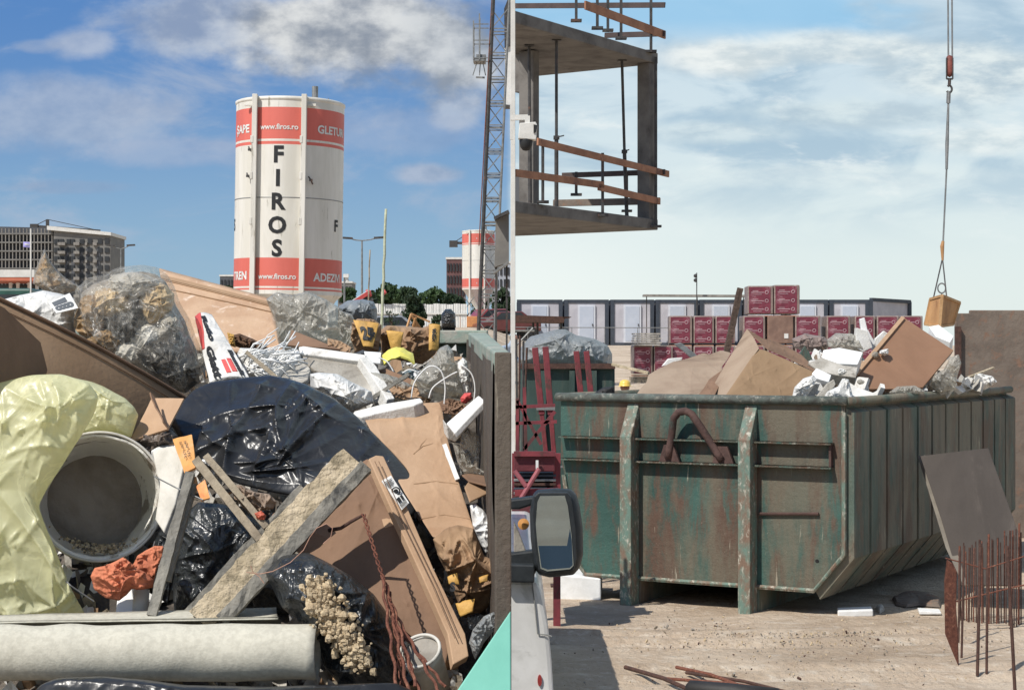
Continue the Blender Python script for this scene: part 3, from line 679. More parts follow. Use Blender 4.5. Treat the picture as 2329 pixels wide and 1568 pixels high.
def tree(name, px, py_top, D, wpx, label, leaf, n=1500, zb=None, seed=1, size=.22, base_frac=.2):
    R = random.Random(seed); c_ = W(px, py_top, D); zg = ground_z(c_.x, D) if zb is None else zb; H = c_.z-zg; Wd = wpx/F*D/2
    t = thing(name, (c_.x, D, zg), label, 'tree', 'trees and bushes behind the white hoarding')
    mb = MB(); tr = H*.035+.02
    mb.tube([(c_.x, D, zg-.1), (c_.x+.05*Wd, D, zg+H*.35), (c_.x, D, zg+H*.7)], [tr, tr*.7, tr*.3], 8)
    lobes = []
    for k in range(16):
        a = R.uniform(0, 6.28); rr = R.uniform(.15, .72); h = R.uniform(base_frac+.08, .86)
        taper = 1-.55*abs(h-.5)/.5
        lobes.append((c_.x+math.cos(a)*rr*Wd*taper, D+math.sin(a)*rr*Wd*taper, zg+h*H, R.uniform(.22, .4)*min(Wd, H*.7)))
        if k < 6: mb.tube([(c_.x, D, zg+H*.3), lobes[-1][:3]], [tr*.4, tr*.1], 5)
    mb.build('trunk', M['bark'], t)
    mb = MB()
    for i in range(n):
        L = lobes[i % 16]; v = Vector((R.gauss(0, 1), R.gauss(0, 1), R.gauss(0, 1))).normalized()*L[3]*R.uniform(.45, 1.08)
        p = Vector(L[:3])+Vector((v.x*1.15, v.y*1.15, v.z*.85)); q = Euler((R.uniform(0, 6), R.uniform(0, 6), R.uniform(0, 6))).to_matrix(); s = size*R.uniform(.6, 1.2)
        mb.add([p+q@Vector((-s, -s*.6, 0)), p+q@Vector((s*.2, -s*.7, .1*s)), p+q@Vector((s, s*.5, 0)), p+q@Vector((-s*.3, s*.8, .15*s))], [(0, 1, 2, 3)])
    mb.build('crown', leaf, t)
k = 0
for (px, top, D, wpx, lab) in ((792, 646, 130, 50, 'dark tree just right of the camera post'), (835, 655, 112, 60, 'leafy tree behind the short wooden stake'), (880, 640, 132, 90, 'broad green tree behind the tall pale pole'),
        (925, 648, 136, 70, 'green tree right of the broad one behind the tall pale pole'), (985, 652, 150, 90, 'far green tree line crown left of the small silo'),
        (1030, 662, 128, 70, 'low green tree close left of the small silo'), (1095, 655, 150, 60, 'green tree seen through the hoist mast'), (1140, 650, 120, 60, 'green tree under the grey awning at the divide'),
        (570, 662, 300, 60, 'distant tree hidden by the big silo base'), (512, 640, 320, 60, 'distant dark tree above the peach board')):
    k += 1; tree('leafy_tree', px, top, D, wpx, lab, M['leaf'] if k % 2 else M['leaf_dark'], 1700, seed=k, size=.2 if D < 200 else .45)
tree('round_shrub', 943, 665, 80, 66, 'dense round dark green shrub in front of the white hoarding', M['leaf_dark'], 2600, seed=31, size=.09, base_frac=.05)
tree('bare_shrub', 890, 700, 78, 40, 'thin sparse shrub left of the round dark shrub', M['leaf_dark'], 160, seed=33, size=.05, base_frac=.1)
tree('bare_shrub', 996, 712, 74, 44, 'low sparse shrub right of the round dark shrub', M['leaf_dark'], 500, seed=34, size=.06, base_frac=.05)
# hoarding
def hoarding():
    D = 92; a, b = W(845, 690, D), W(1062, 694, D); zg = ground_z(a.x, D)
    t = thing('white_hoarding', ((a.x+b.x)/2, D, zg), 'white corrugated site hoarding below the trees', 'fence')
    n = 14
    for i in range(n):
        mb = MB(); x0 = a.x+(b.x-a.x)*i/n; x1 = a.x+(b.x-a.x)*(i+1)/n-.02; zt_ = a.z-.02*(i % 3); m_ = 8; pts = []
        for k in range(m_+1): pts.append((x0+(x1-x0)*k/m_, D+(.025 if k % 2 else 0)))
        vs = [(x, y, z) for z in (zg, zt_) for x, y in pts]; mb.add(vs, [(k, k+1, m_+2+k, m_+1+k) for k in range(m_)]); mb.add([(x, y+.03, z) for x, y, z in vs], [(k, k+1, m_+2+k, m_+1+k) for k in range(m_)]); mb.build('panel', M['white'], t)
    mb = MB(); mb.bar((a.x, D-.03, a.z-.5), (b.x, D-.03, b.z-.45), .05, .08); mb.build('rail', M['concrete_pale'], t)
hoarding()
def car(px, top, D, label, m, yaw):
    c_ = W(px, top, D); zg = c_.z-1.45; s = 1
    t = thing('parked_car', (c_.x, D, zg), label, 'car', 'cars parked behind the skip wall')
    A = lambda x, y, z: (c_.x+x, D+y, zg+z)
    prof = [(-2.0, .35), (-2.02, .75), (-1.2, .95), (-.6, 1.42), (.8, 1.45), (1.5, 1.0), (2.0, .9), (2.02, .35)]
    mb = MB(); mb.prism([A(x*.9, -.8, z) for x, z in prof], (0, 1.6, 0)); mb.build('body', m, t, bevel=.08)
    mb = MB(); mb.prism([A(x*.9, -.81, z) for x, z in ((-.95, .98), (-.5, 1.36), (.72, 1.38), (1.2, 1.0))], (0, 1.62, 0)); mb.build('window', M['glassdk'], t)
    for x in (-1.2, 1.2):
        mb = MB(); mb.lathe([(0.001, 0), (.32, 0), (.32, 1.7), (.001, 1.7)], A(x, -.85, .32), (0, 1, 0), 20); mb.build('wheel', M['tyre'], t)
    t.rotation_euler.z = yaw
car(1112, 702, 104, 'red car with round tail light parked right behind the hoist mast', M['carred'], .5)
car(1152, 708, 98, 'dark red car parked nearest the divide beyond the skip wall', mat('dark red car paint', '#6e2e2c', '#602826', 3, .3, bump=0, coat=.4), .2)
car(880, 718, 84, 'silver car roof showing just above the yellow sacks', mat('silver car paint', '#8d9299', '#7d8289', 3, .35, bump=0, coat=.3), .1)
# dark bundle and orange mixer stand below the small silo
mb = MB(); mb.blob([(1003, 745), (1003, 715), (1012, 703), (1025, 702), (1035, 712), (1037, 745)], 60, .3, .05, 4, 3, na=60, nr=14)
mb.box(W(1020, 775, 60.2), (.45, .4, .95)); tag(mb.build('covered_bundle', M['blackbag_dusty'], smooth=True), 'black sheeted bundle left of the small silo legs', 'bundle')
c_ = W(1068, 740, 100); t = thing('mixing_machine', (c_.x, 100, ground_z(c_.x, 100)), 'orange mixing machine under the small distant silo', 'machine')
zg = ground_z(c_.x, 100); zt_ = W(0, 712, 100).z
mb = MB(); mb.box((c_.x-.1, 99.2, zt_-.5), (1.1, .8, .6)); mb.build('body', M['orange_paint'], t, bevel=.03)
mb = MB()
for sx in (-1, 1): mb.bar((c_.x-.1+sx*.4, 99, zg), (c_.x-.1-sx*.1, 99, zt_), .06, .06); mb.bar((c_.x+sx*.4, 98.8, zt_), (c_.x-sx*.3, 98.8, zt_+.9), .05, .05)
mb.build('stand', M['steel'], t)
c_ = W(945, 735, 30); t = thing('wooden_trestle', (c_.x, 30, ground_z(c_.x, 30)), 'small orange-brown timber trestle beyond the yellow sacks', 'trestle')
for q in (((925, 745), (935, 713)), ((935, 713), (978, 732)), ((945, 722), (938, 745)), ((935, 716), (955, 745))):
    mb = MB(); mb.bar(W(*q[0], 30), W(*q[1], 30.1), .03, .03); mb.build('beam', M['wood_crate'], t)
mb = MB(); zz = ground_z(c_.x, 30); mb.bar((c_.x, 30.1, zz), (c_.x, 30.1, W(0, 735, 30).z), .05, .05); mb.build('leg', M['wood_crate'], t)
# excavator arm, red and white
t = thing('excavator', (W(835, 0, 62).x, 62, ground_z(-5, 62)), 'red excavator arm angled down beside the tall pale pole', 'excavator')
mb = MB(); mb.bar(W(795, 690, 62), W(838, 663, 62.2), .12, .1); mb.build('boom', M['white'], t); mb = MB(); mb.bar(W(797, 692, 61.9), W(838, 665, 62.1), .05, .13); mb.build('red_stripe', M['red'], t)
mb = MB(); mb.blob([(829, 672), (832, 658), (843, 660), (846, 672), (838, 679)], 62.3, .15, .01, 4, 1, na=40, nr=8); mb.build('red_housing', M['red'], t)
mb = MB(); p = W(838, 678, 62.3); mb.bar(p, (p.x, 62.3, ground_z(p.x, 62)), .3, .3); mb.build('undercarriage', M['steel_dark'], t)
t = thing('signal_lamp', (W(872, 0, 65).x, 65, ground_z(-5, 65)), 'small red beacon on a white post right of the tall pale pole', 'beacon')
mb = MB(); p = W(869, 690, 65); q = W(869, 664, 65); mb.bar((p.x, 65, ground_z(-5, 65)), q, .08, .08); mb.build('post', M['white'], t)
mb = MB(); mb.lathe([(0.001, -.09), (.09, 0), (.001, .12)], W(874, 665, 65), n=12); mb.build('light', M['red'], t)
# grey awning (left edge of the building seen from the skip side)
t = thing('site_shelter', (W(1145, 0, 36).x, 36, 0), 'grey panelled shelter with dark sloping roof edge at the divide', 'shelter')
mb = MB(); mb.prism([W(1127, 497, 36), W(1157, 483, 36), W(1157, 596, 36), W(1124, 607, 36)], (0, .6, 0)); mb.build('side_panel', mat('grey shelter panel', '#7c7871', '#6f6b65', 2, .8, bump=.1), t)
mb = MB(); mb.bar(W(1124, 498, 35.98), W(1157, 482, 35.98), .5, .06); mb.build('roof_edge', M['steel_dark'], t)
mb = MB(); mb.prism([W(1120, 618, 35.6), W(1157, 592, 35.6), W(1157, 598, 35.6), W(1122, 622, 35.6)], (0, .5, 0)); mb.build('canopy', M['steel'], t)
for px in (1128, 1152):
    mb = MB(); p = W(px, 600, 36.4); mb.bar((p.x, 36.4, ground_z(p.x, 36)), p, .04, .04); mb.build('post', M['steel_dark'], t)
t = thing('balcony_slab', W(1155, 160, 60), 'white and dark balcony end jutting behind the mast top', 'balcony')
mb = MB(); mb.prism([W(1147, 105, 60), W(1162, 100, 60), W(1162, 240, 60), W(1150, 238, 60)], (0, .5, 0)); mb.build('white_face', M['white'], t)
mb = MB(); mb.prism([W(1146, 20, 59.9), W(1162, -20, 59.9), W(1162, 104, 59.9), W(1147, 108, 59.9)], (0, .6, 0)); mb.build('dark_face', M['steel_dark'], t)
mb = MB(); mb.prism([W(1147, 238, 59.9), W(1162, 239, 59.9), W(1162, 243, 59.9), W(1147, 243, 59.9)], (0, .6, 0)); mb.build('edge', M['steel_dark'], t)

# ---------------------------------------------------------------- concrete frame on the right
def frame_building():
    Dc = 32.5; cxr = (1496-CX)/F*Dc; C = Vector((cxr, Dc, 0)); a = Vector((.546, .837, 0)); b = Vector((-.837, .546, 0))
    sN = (C.x-.02)/a.x; tN = (C.x-.02)/-b.x
    A = C-a*sN; B = C+b*tN
    t = thing('concrete_frame_building', (A.x, A.y, 0), 'unfinished concrete building corner with bare slabs, columns and plank guard rails', 'building')
    zz = lambda py: EYE+(HY-py)/F*Dc
    def slabz(z0, z1, nm):
        mb = MB(); mb.prism([(A.x, A.y, z0), (C.x, C.y, z0), (B.x, B.y, z0)], (0, 0, z1-z0)); mb.build(nm, M['concrete_frame'], t, bevel=.015)
    zl0, zl1, zu0, zu1 = zz(523), zz(499), zz(146), zz(121)
    slabz(zl0, zl1, 'floor_slab'); slabz(zu0, zu1, 'floor_slab')
    def col(s, tt, w, dd, z0, z1, nm='column', m=M['concrete_frame']):
        p = C-a*s+b*tt; mb = MB(); q = [p+a*(x*w/2)+b*(y*dd/2) for x, y in ((-1, -1), (1, -1), (1, 1), (-1, 1))]
        mb.prism([(k.x, k.y, z0) for k in q], (0, 0, z1-z0)); mb.build(nm, m, t, bevel=.012)
    col(.16, .16, .22, .26, zl1, zu0)
    pxp = lambda px, tt: None
    col(2.55, 1.2, .2, .3, zl1, zu0-.02)
    # deep edge beam in the second row and parapet inside
    p0 = C-a*2.4+b*1.32; mb = MB(); x0 = .03
    d = b; k = (p0.x-x0)/-d.x; q = p0+d*k
    mb.prism([(p0.x, p0.y, zz(230)), (q.x, q.y, zz(230)), (q.x, q.y, zu0-.003), (p0.x, p0.y, zu0-.003)], a*.18); mb.build('down_beam', M['concrete_frame'], t)
    mb = MB(); mb.prism([(p0.x, p0.y, zl1), (q.x, q.y, zl1), (q.x, q.y, zl1+.68), (p0.x, p0.y, zl1+.68)], a*.15); mb.build('parapet', M['apart_dk'], t)
    # steel props and guard rails
    def s_at(px, tt=0.0):
        r = (px-CX)/F; # C.x - a.x s + b.x tt = r (C.y - a.y s + b.y tt)
        return (C.x+b.x*tt-r*(C.y+b.y*tt))/(a.x-r*a.y)
    def prop(px, tt, lean=0):
        s = s_at(px, tt); p = C-a*s+b*tt; mb = MB(); z0, z1 = zl1, zu0; m_ = z0+(z1-z0)*.42
        mb.tube([(p.x+lean, p.y, z0), (p.x+lean*.5, p.y, m_)], .035, 8); mb.tube([(p.x+lean*.5, p.y, m_), (p.x, p.y, z1)], .026, 8)
        mb.box((p.x+lean, p.y, z0+.01), (.16, .16, .02)); mb.box((p.x, p.y, z1-.012), (.16, .16, .02)); mb.box((p.x+lean*.5, p.y, m_), (.1, .1, .06)); mb.bar((p.x+lean*.5, p.y-.05, m_), (p.x+.13, p.y-.05, m_+.03), .02, .02)
        mb.build('steel_prop', M['steel_dark'], t)
    prop(1265, .25); prop(1414, .35, .09); prop(1203, .9, .02)
    def rail(px0, y0, px1, y1, tt, m=M['wood_new'], h=.12, ex=0):
        s0, s1 = s_at(px0, tt), s_at(px1, tt); P0, P1 = C-a*s0+b*tt, C-a*s1+b*tt
        P0.z = EYE+(HY-y0)/F*P0.y; P1.z = EYE+(HY-y1)/F*P1.y; mb = MB(); mb.bar(P0, P1, .035, h); mb.build('guard_plank', m, t, bevel=.004)
    rail(1222, 322, 1520, 396, -.06); rail(1172, 393, 1372, 421, -.06); rail(1360, 425, 1500, 458, -.06); rail(1330, 12, 1512, 80, -.06, h=.15)
    def railb(px0, y0, px1, y1, off, m=M['wood_new'], h=.1):
        f = lambda px: (C.x+a.x*off-(px-CX)/F*(C.y+a.y*off))/(-b.x+(px-CX)/F*b.y)
        P = [C+a*off+b*f(px) for px in (px0, px1)]; P[0].z = EYE+(HY-y0)/F*P[0].y; P[1].z = EYE+(HY-y1)/F*P[1].y
        mb = MB(); mb.bar(P[0], P[1], .035, h); mb.build('guard_plank', m, t, bevel=.004)
    dk = mat('dark formwork plank', '#544440', '#473a38', 4, .8, bump=.3)
    railb(1278, 399, 1512, 391, .05, dk); railb(1258, 462, 1500, 457, .05, M['rustplate'], .13); railb(1168, 14, 1512, 12, .05, dk); railb(1375, 81, 1512, 77, .05, dk)
    def post(px, y0, y1, tt, off=None):
        s = s_at(px, tt); p = C-a*s+b*tt; z0, z1 = EYE+(HY-y0)/F*p.y, EYE+(HY-y1)/F*p.y; mb = MB()
        mb.bar((p.x, p.y, z0), (p.x, p.y, z1), .05, .05); mb.box((p.x, p.y, z0+.02), (.2, .16, .04)); mb.build('guard_post', M['steel_dark'], t)
    post(1234, 462, 333, -.04); post(1370, 492, 348, -.04); post(1491, 517, 130, -.05); post(1310, 445, 391, .9); post(1425, 482, 388, 1.3)
    post(1358, 67, -20, .2); post(1382, 72, -20, .9); post(1412, 90, -20, .2); post(1480, 120, -30, -.04); post(1310, 50, 0, 1.2)
    mb = MB(); z0 = ground_z(.03, 28.4)
    mb.box((A.x-.005, A.y-.05, (z0+9.4)/2), (.075, .12, 9.4-z0)); mb.build('edge_column', M['concrete_pale'], t, bevel=.006)
    mb = MB(); mb.box((B.x+.2, B.y-.35, (zl0+.5)/2), (.01, .01, .01)); 
    # site camera
    t2 = thing('site_camera', W(1196, 300, 27), 'white dome security camera on an arm before the concrete building', 'camera'); D = 27
    mb = MB(); mb.prism([W(x, y, D) for x, y in ((1181, 280), (1218, 277), (1222, 286), (1219, 318), (1178, 315))], (0, .2, 0)); mb.build('housing', M['concrete_pale'], t2, bevel=.012)
    mb = MB(); mb.lathe([(.10, 0), (.105, -.03), (.09, -.12), (.05, -.17), (.001, -.18)], W(1196, 317, D+.1), n=20); mb.build('dome', M['black'], t2, smooth=True)
    mb = MB(); mb.bar(W(1161, 268, D+.1), W(1200, 267, D+.1), .07, .08); mb.bar(W(1199, 264, D+.1), W(1199, 282, D+.1), .08, .08); mb.bar(W(1163, 318, D+1), W(1163, 240, D+1), .05, .05); mb.build('bracket', M['concrete_pale'], t2)
    mb = MB(); mb.prism([W(x, y, D-.02) for x, y in ((1213, 283), (1222, 285), (1219, 300), (1213, 303))], (0, .03, 0)); mb.build('lens', M['black'], t2)
frame_building()

# ---------------------------------------------------------------- cabins and stacked packs
ORD = ['first', 'second', 'third', 'fourth', 'fifth', 'sixth', 'seventh', 'eighth', 'ninth', 'tenth', 'eleventh', 'twelfth', 'thirteenth', 'fourteenth', 'fifteenth', 'sixteenth', 'seventeenth', 'eighteenth', 'nineteenth']+['twentieth']+['twenty-'+k for k in ('first', 'second', 'third', 'fourth', 'fifth', 'sixth', 'seventh')]
def cabin(px0, px1, i, D=99, top=681, end=None):
    x0, x1 = (px0-CX)/F*D, (px1-CX)/F*D; zt_ = EYE+(HY-top)/F*D; zb_ = zt_-2.62; zm = (zt_+zb_)/2
    t = thing('site_cabin', ((x0+x1)/2, D, zb_), ORD[i]+' grey site cabin from the left in the long cabin row', 'cabin', 'site cabins in a row'); dp = 5.8
    mb = MB(); mb.box(((x0+x1)/2, D+dp/2, zm), (x1-x0-.06, dp-.06, 2.5)); mb.build('wall', M['cabin'], t)
    mb = MB()
    for x in (x0+.11, x1-.11):
        for y in (D+.08, D+dp-.08): mb.box((x, y, zm), (.22, .22, 2.62))
    for z in (zt_-.1, zb_+.1):
        for y in (D+.08, D+dp-.08): mb.box(((x0+x1)/2, y, z), (x1-x0-.44, .19, .2))
        for x in (x0+.11, x1-.11): mb.box((x, D+dp/2, z), (.19, dp-.5, .2))
    mb.build('frame', M['cabin_frame'], t)
    dx = x0+(x1-x0)*.5
    mb = MB(); mb.box((dx, D-.0, zb_+1.26), (.98, .14, 2.12)); d = mb.build('door', M['cabin_door'], t)
    mb = MB(); mb.box((dx, D-.08, zb_+1.26), (.78, .03, 1.95)); q = mb.build('door_leaf', mat_leaf, d); q['_o'] = d['_o']
    mb = MB(); mb.box((dx+.33, D-.12, zb_+1.2), (.05, .04, .12)); q = mb.build('handle', M['steel_dark'], d)
mat_leaf = mat('cabin door leaf', '#b3bccb', '#a9b3c3', 1, .5, bump=0)
xs = [1175, 1281, 1386, 1489, 1589, 1688, 1786, 1884, 1978]
for i in range(8): cabin(xs[i]+(2 if i else 0), xs[i+1]-2, i)
# the last cabin turned so that its end shows
D = 99; t = thing('site_cabin', W(2020, 785, D), 'ninth site cabin, at the right end of the cabin row with its side wall showing', 'cabin', 'site cabins in a row')
P = [W(1980, 681, D), W(2068, 686, D+3.5)]; 
mb = MB(); h = Vector((0, 0, -2.6)); mb.prism([P[0]+Vector((.1, 0, -.1)), P[1]+Vector((-.1, 0, -.1)), P[1]+Vector((-.1, 0, -2.5)), P[0]+Vector((.1, 0, -2.5))], (-.3, 3.2, 0)); mb.build('wall', M['cabin'], t)
mb = MB(); mb.bar(P[0], P[1], .2, .2); mb.bar(P[0]+h, P[1]+h, .2, .2)
for p in P: mb.bar(p, p+h, .2, .2)
mb.build('frame', M['cabin_frame'], t)
t = thing('roof_canopy', W(1580, 672, 97), 'long flat canopy roof strip above the middle site cabins', 'canopy')
mb = MB(); mb.bar(W(1462, 672, 97), W(1700, 673, 97), 1.0, .11); mb.build('roof_sheet', M['concrete'], t)
for px in (1470, 1585, 1690):
    mb = MB(); p = W(px, 674, 97.2); mb.bar(p, (p.x, 97.2, ground_z(p.x, 97)), .05, .05); mb.build('post', M['steel_dark'], t)
t = thing('camera_post', (W(1584, 0, 96).x, 96, ground_z(10, 96)), 'thin dark post with two round sensors above the cabin roofs', 'pole')
mb = MB(); p = W(1584, 620, 96); mb.bar((p.x, 96, ground_z(p.x, 96)), p, .05, .05); mb.build('pole', M['steel_dark'], t)
for y in (627, 637):
    mb = MB(); mb.lathe([(.001, -.12), (.1, -.05), (.1, .05), (.001, .12)], W(1581, y, 95.9), n=12); mb.build('sensor', M['steel_dark'], t)
t = thing('mesh_fence', W(1300, 786, 90), 'thin wire mesh fence panels in front of the cabins', 'fence')
mb = MB(); mb.tube([W(1172, 744, 90), W(1525, 745, 90)], .022, 6)
for px in (1200, 1300, 1375, 1450, 1520): p = W(px, 745, 90); mb.tube([p, (p.x, 90, ground_z(p.x, 90))], .022, 6)
mb.build('rail', M['steel'], t)
mb = MB()
for i in range(1, 22): 
    z = W(0, 745, 90).z-i*.1; mb.tube([(W(1172, 0, 90).x, 90, z), (W(1525, 0, 90).x, 90, z)], .0035, 4)
mb.build('mesh', M['steel'], t)

packprint = mat('crimson pack print', '#7f2a40', '#6b2437', 5, .45, bump=.25, bs=9, c3='#97606c', t3=.6, s3=3)
packbody = mat('film wrapped blocks', '#8f7a70', '#7d6a62', 3, .45, bump=.2, bs=8, c3='#a79a92', t3=.6)
packside = mat('white film wrapped end', '#c3bfbc', '#b0abaa', 3, .4, bump=.3, bs=8)
packbrown = mat('brown film wrapped blocks', '#8a6a58', '#76594b', 3, .45, bump=.2, bs=8)
def pack(px0, px1, top, bot, D, label, kindm='red', side=0, group='crimson block packs stacked before the cabins'):
    x0, x1 = (px0-CX)/F*D, (px1-CX)/F*D; zt_, zb_ = EYE+(HY-top)/F*D, EYE+(HY-bot)/F*D; w_ = x1-x0; h_ = zt_-zb_; xc = (x0+x1)/2
    t = thing('block_pack', (xc, D, zb_), label, 'block pack', group)
    mb = MB(); mb.box((xc, D+.55, (zt_+zb_)/2+.02), (w_*1.0, 1.1, h_-.03)); mb.build('wrapped_blocks', packbody if kindm != 'brown' else packbrown, t, bevel=.03)
    if kindm == 'red':
        mb = MB(); mb.box((xc-w_*.03, D-.004, (zt_+zb_)/2+.01), (w_*.84, .02, h_*.9)); pr = mb.build('print_panel', packprint, t)
        mb = MB()
        for k in range(3):
            z = zb_+h_*(.2+.29*k); mb.box((xc-w_*.12, D-.018, z), (w_*.5, .006, .022)); mb.box((xc-w_*.2, D-.018, z+.05), (w_*.22, .006, .018)); mb.box((xc-w_*.12, D-.018, z-.07), (w_*.34, .006, .014))
            mb.tube([(xc+w_*.24+math.cos(q)*.055, D-.018, z+math.sin(q)*.055) for q in np.linspace(0, 6.283, 14, endpoint=False)], .012, 4, closed=True)
        mb.build('print_lettering', MATS.get('faded print') or mat('faded print', '#c3a0a6', '#ab8890', 5, .5, bump=0), t)
    else:
        mb = MB(); mb.box((xc+w_*.22, D-.01, zb_+h_*.3), (.14, .02, .16)); mb.build('paper_label', M['white'], t)
    if side:
        mb = MB(); mb.box((x1+.005, D+.56, (zt_+zb_)/2), (.012, 1.0, h_*.9)); mb.build('white_end', packside, t)
    t.rotation_euler.z = rnd.uniform(-.035, .035)
    mb = MB()
    mb.box((xc, D+.55, zb_-.03), (w_*.94, 1.05, .035)); mb.build('pallet', M['wood_new'], t)
Dp = 60
pack(1700, 1758, 650, 716, Dp, 'crimson block pack on top of the stack, left one of two')
pack(1760, 1818, 648, 716, Dp, 'crimson block pack on top of the stack, right one with pale end', side=1)
row = [(1522, 1574), (1577, 1624), (1627, 1672), (1690, 1740), (1745, 1804), (1808, 1866), (1880, 1934), (1944, 1990), (1994, 2044), (2048, 2098)]
for i, (a, b) in enumerate(row):
    pack(a, b, 718, 783, Dp, ('brown unprinted block pack in the middle row with a small white label' if i == 4 else 'crimson block pack, %s from the left in the middle row' % ORD[i]), 'brown' if i == 4 else 'red')
for i, (a, b) in enumerate([(1440, 1484), (1487, 1530)]+row[:]):
    pack(a, b, 786, 852, Dp-.2*(i < 2), 'crimson block pack, %s from the left in the bottom row' % ORD[i] if i < 12 else '')
mb = MB(); x0, x1 = (1436-CX)/F*Dp, (2100-CX)/F*Dp; zz = EYE+(HY-854)/F*Dp
mb.box(((x0+x1)/2, Dp+.55, (zz+ground_z(8, Dp))/2-.04), (x1-x0, 1.3, zz-ground_z(8, Dp)-.02)); tag(mb.build('timber_bearer', M['wood_old']), 'long timber bearer under the crimson block packs', 'timber')
t = thing('planks_stack', W(1480, 784, 58), 'stack of pale planks lying on the left bottom crimson pack', 'plank stack')
for k in range(6):
    mb = MB(); mb.bar(W(1440+rnd.uniform(0, 8), 784-k*5, 59.6), W(1500-rnd.uniform(0, 8), 784-k*5, 59.8), .5, .05); mb.build('plank', M['foam_dirty'], t)
# ---------------------------------------------------------------- green skip on the right
def skipmat(name, base, dark, rust, dirt, k_rust=.52, k_dirt=.55):
    m = bpy.data.materials.new(name); m.use_nodes = True; T = NT(m.node_tree)
    tc = T.n('ShaderNodeTexCoord').outputs['Object']
    st = T.n('ShaderNodeMapping', {'Vector': tc, 'Scale': (1, 1, .22)}).outputs[0]
    c = T.mix(T.ss(T.noise(tc, 1.6, 6), .35, .65), lin(base), lin(dark))
    c = T.mix(T.ss(T.noise(st, 3.1, 9, .72, .4), k_rust-.05, k_rust+.08), c, lin(rust))
    c = T.mix(T.m('MULTIPLY', T.ss(T.noise(st, 1.9, 9, .7, .3), k_dirt-.08, k_dirt+.1), .85), c, lin(dirt))
    c = T.mix(T.m('MULTIPLY', T.ss(T.noise(st, 13, 9, .75), .56, .70), .75), c, lin('#59463a'))
    c = T.mix(T.m('MULTIPLY', T.ss(T.noise(T.n('ShaderNodeMapping', {'Vector': tc, 'Scale': (1, 1, .09)}).outputs[0], 22, 6, .6), .64, .7), .7), c, lin('#a8a08e'))
    c = T.mix(T.m('MULTIPLY', T.ss(T.noise(tc, 45, 6, .7), .66, .72), .6), c, lin('#b5ae9e'))
    h = T.m('ADD', T.noise(tc, 30, 6, .7), T.m('MULTIPLY', T.noise(tc, 3, 3), 2))
    b = T.n('ShaderNodeBump', {'Strength': .35, 'Distance': .03, 'Height': h})
    p = T.n('ShaderNodeBsdfPrincipled', {'Base Color': c, 'Roughness': .78, 'Specular IOR Level': .3, 'Normal': b.outputs[0]})
    T.n('ShaderNodeOutputMaterial', {'Surface': p.outputs[0]}); return m
M['skip'] = skipmat('worn green skip paint', '#415f57', '#34504a', '#5d4a3f', '#6a6557', .48, .50)
M['skip_side'] = skipmat('dirty skip side paint', '#5c6a60', '#4d5a52', '#65584c', '#7c7566', .5, .49)
M['skip_post'] = mat('scraped skip post paint', '#5f7e70', '#7a604c', 11, .75, bump=.4, bs=40, c3='#b3ad9b', t3=.6, s3=26, st=(1, 1, .5))
M['skip_rim'] = mat('worn rim steel', '#59645c', '#4a4a44', 9, .7, bump=.4, bs=30, c3='#8f8d80', t3=.6, s3=14)
M['skip_rust'] = mat('rusty loop steel', '#5b4038', '#49332d', 9, .85, bump=.4, bs=40, c3='#3a4a42', t3=.64)
TH = math.radians(30); DK = 15.05; XK = .189*DK; WID = 2.76; LEN = 5.4; HT = 1.875
uN = Vector((-math.cos(TH), math.sin(TH), 0)); vN = Vector((math.sin(TH), math.cos(TH), 0)); K0 = Vector((XK, DK, 0))
def S(u, v, z): return K0+uN*u+vN*v+Vector((0, 0, z))
def fu(px, v=0.0):
    r = (px-CX)/F; q = K0+vN*v; return (q.x-r*q.y)/(math.cos(TH)+r*math.sin(TH))
def fz(px, py, v=0.0):
    p = K0+uN*fu(px, v)+vN*v; return EYE+(HY-py)/F*p.y
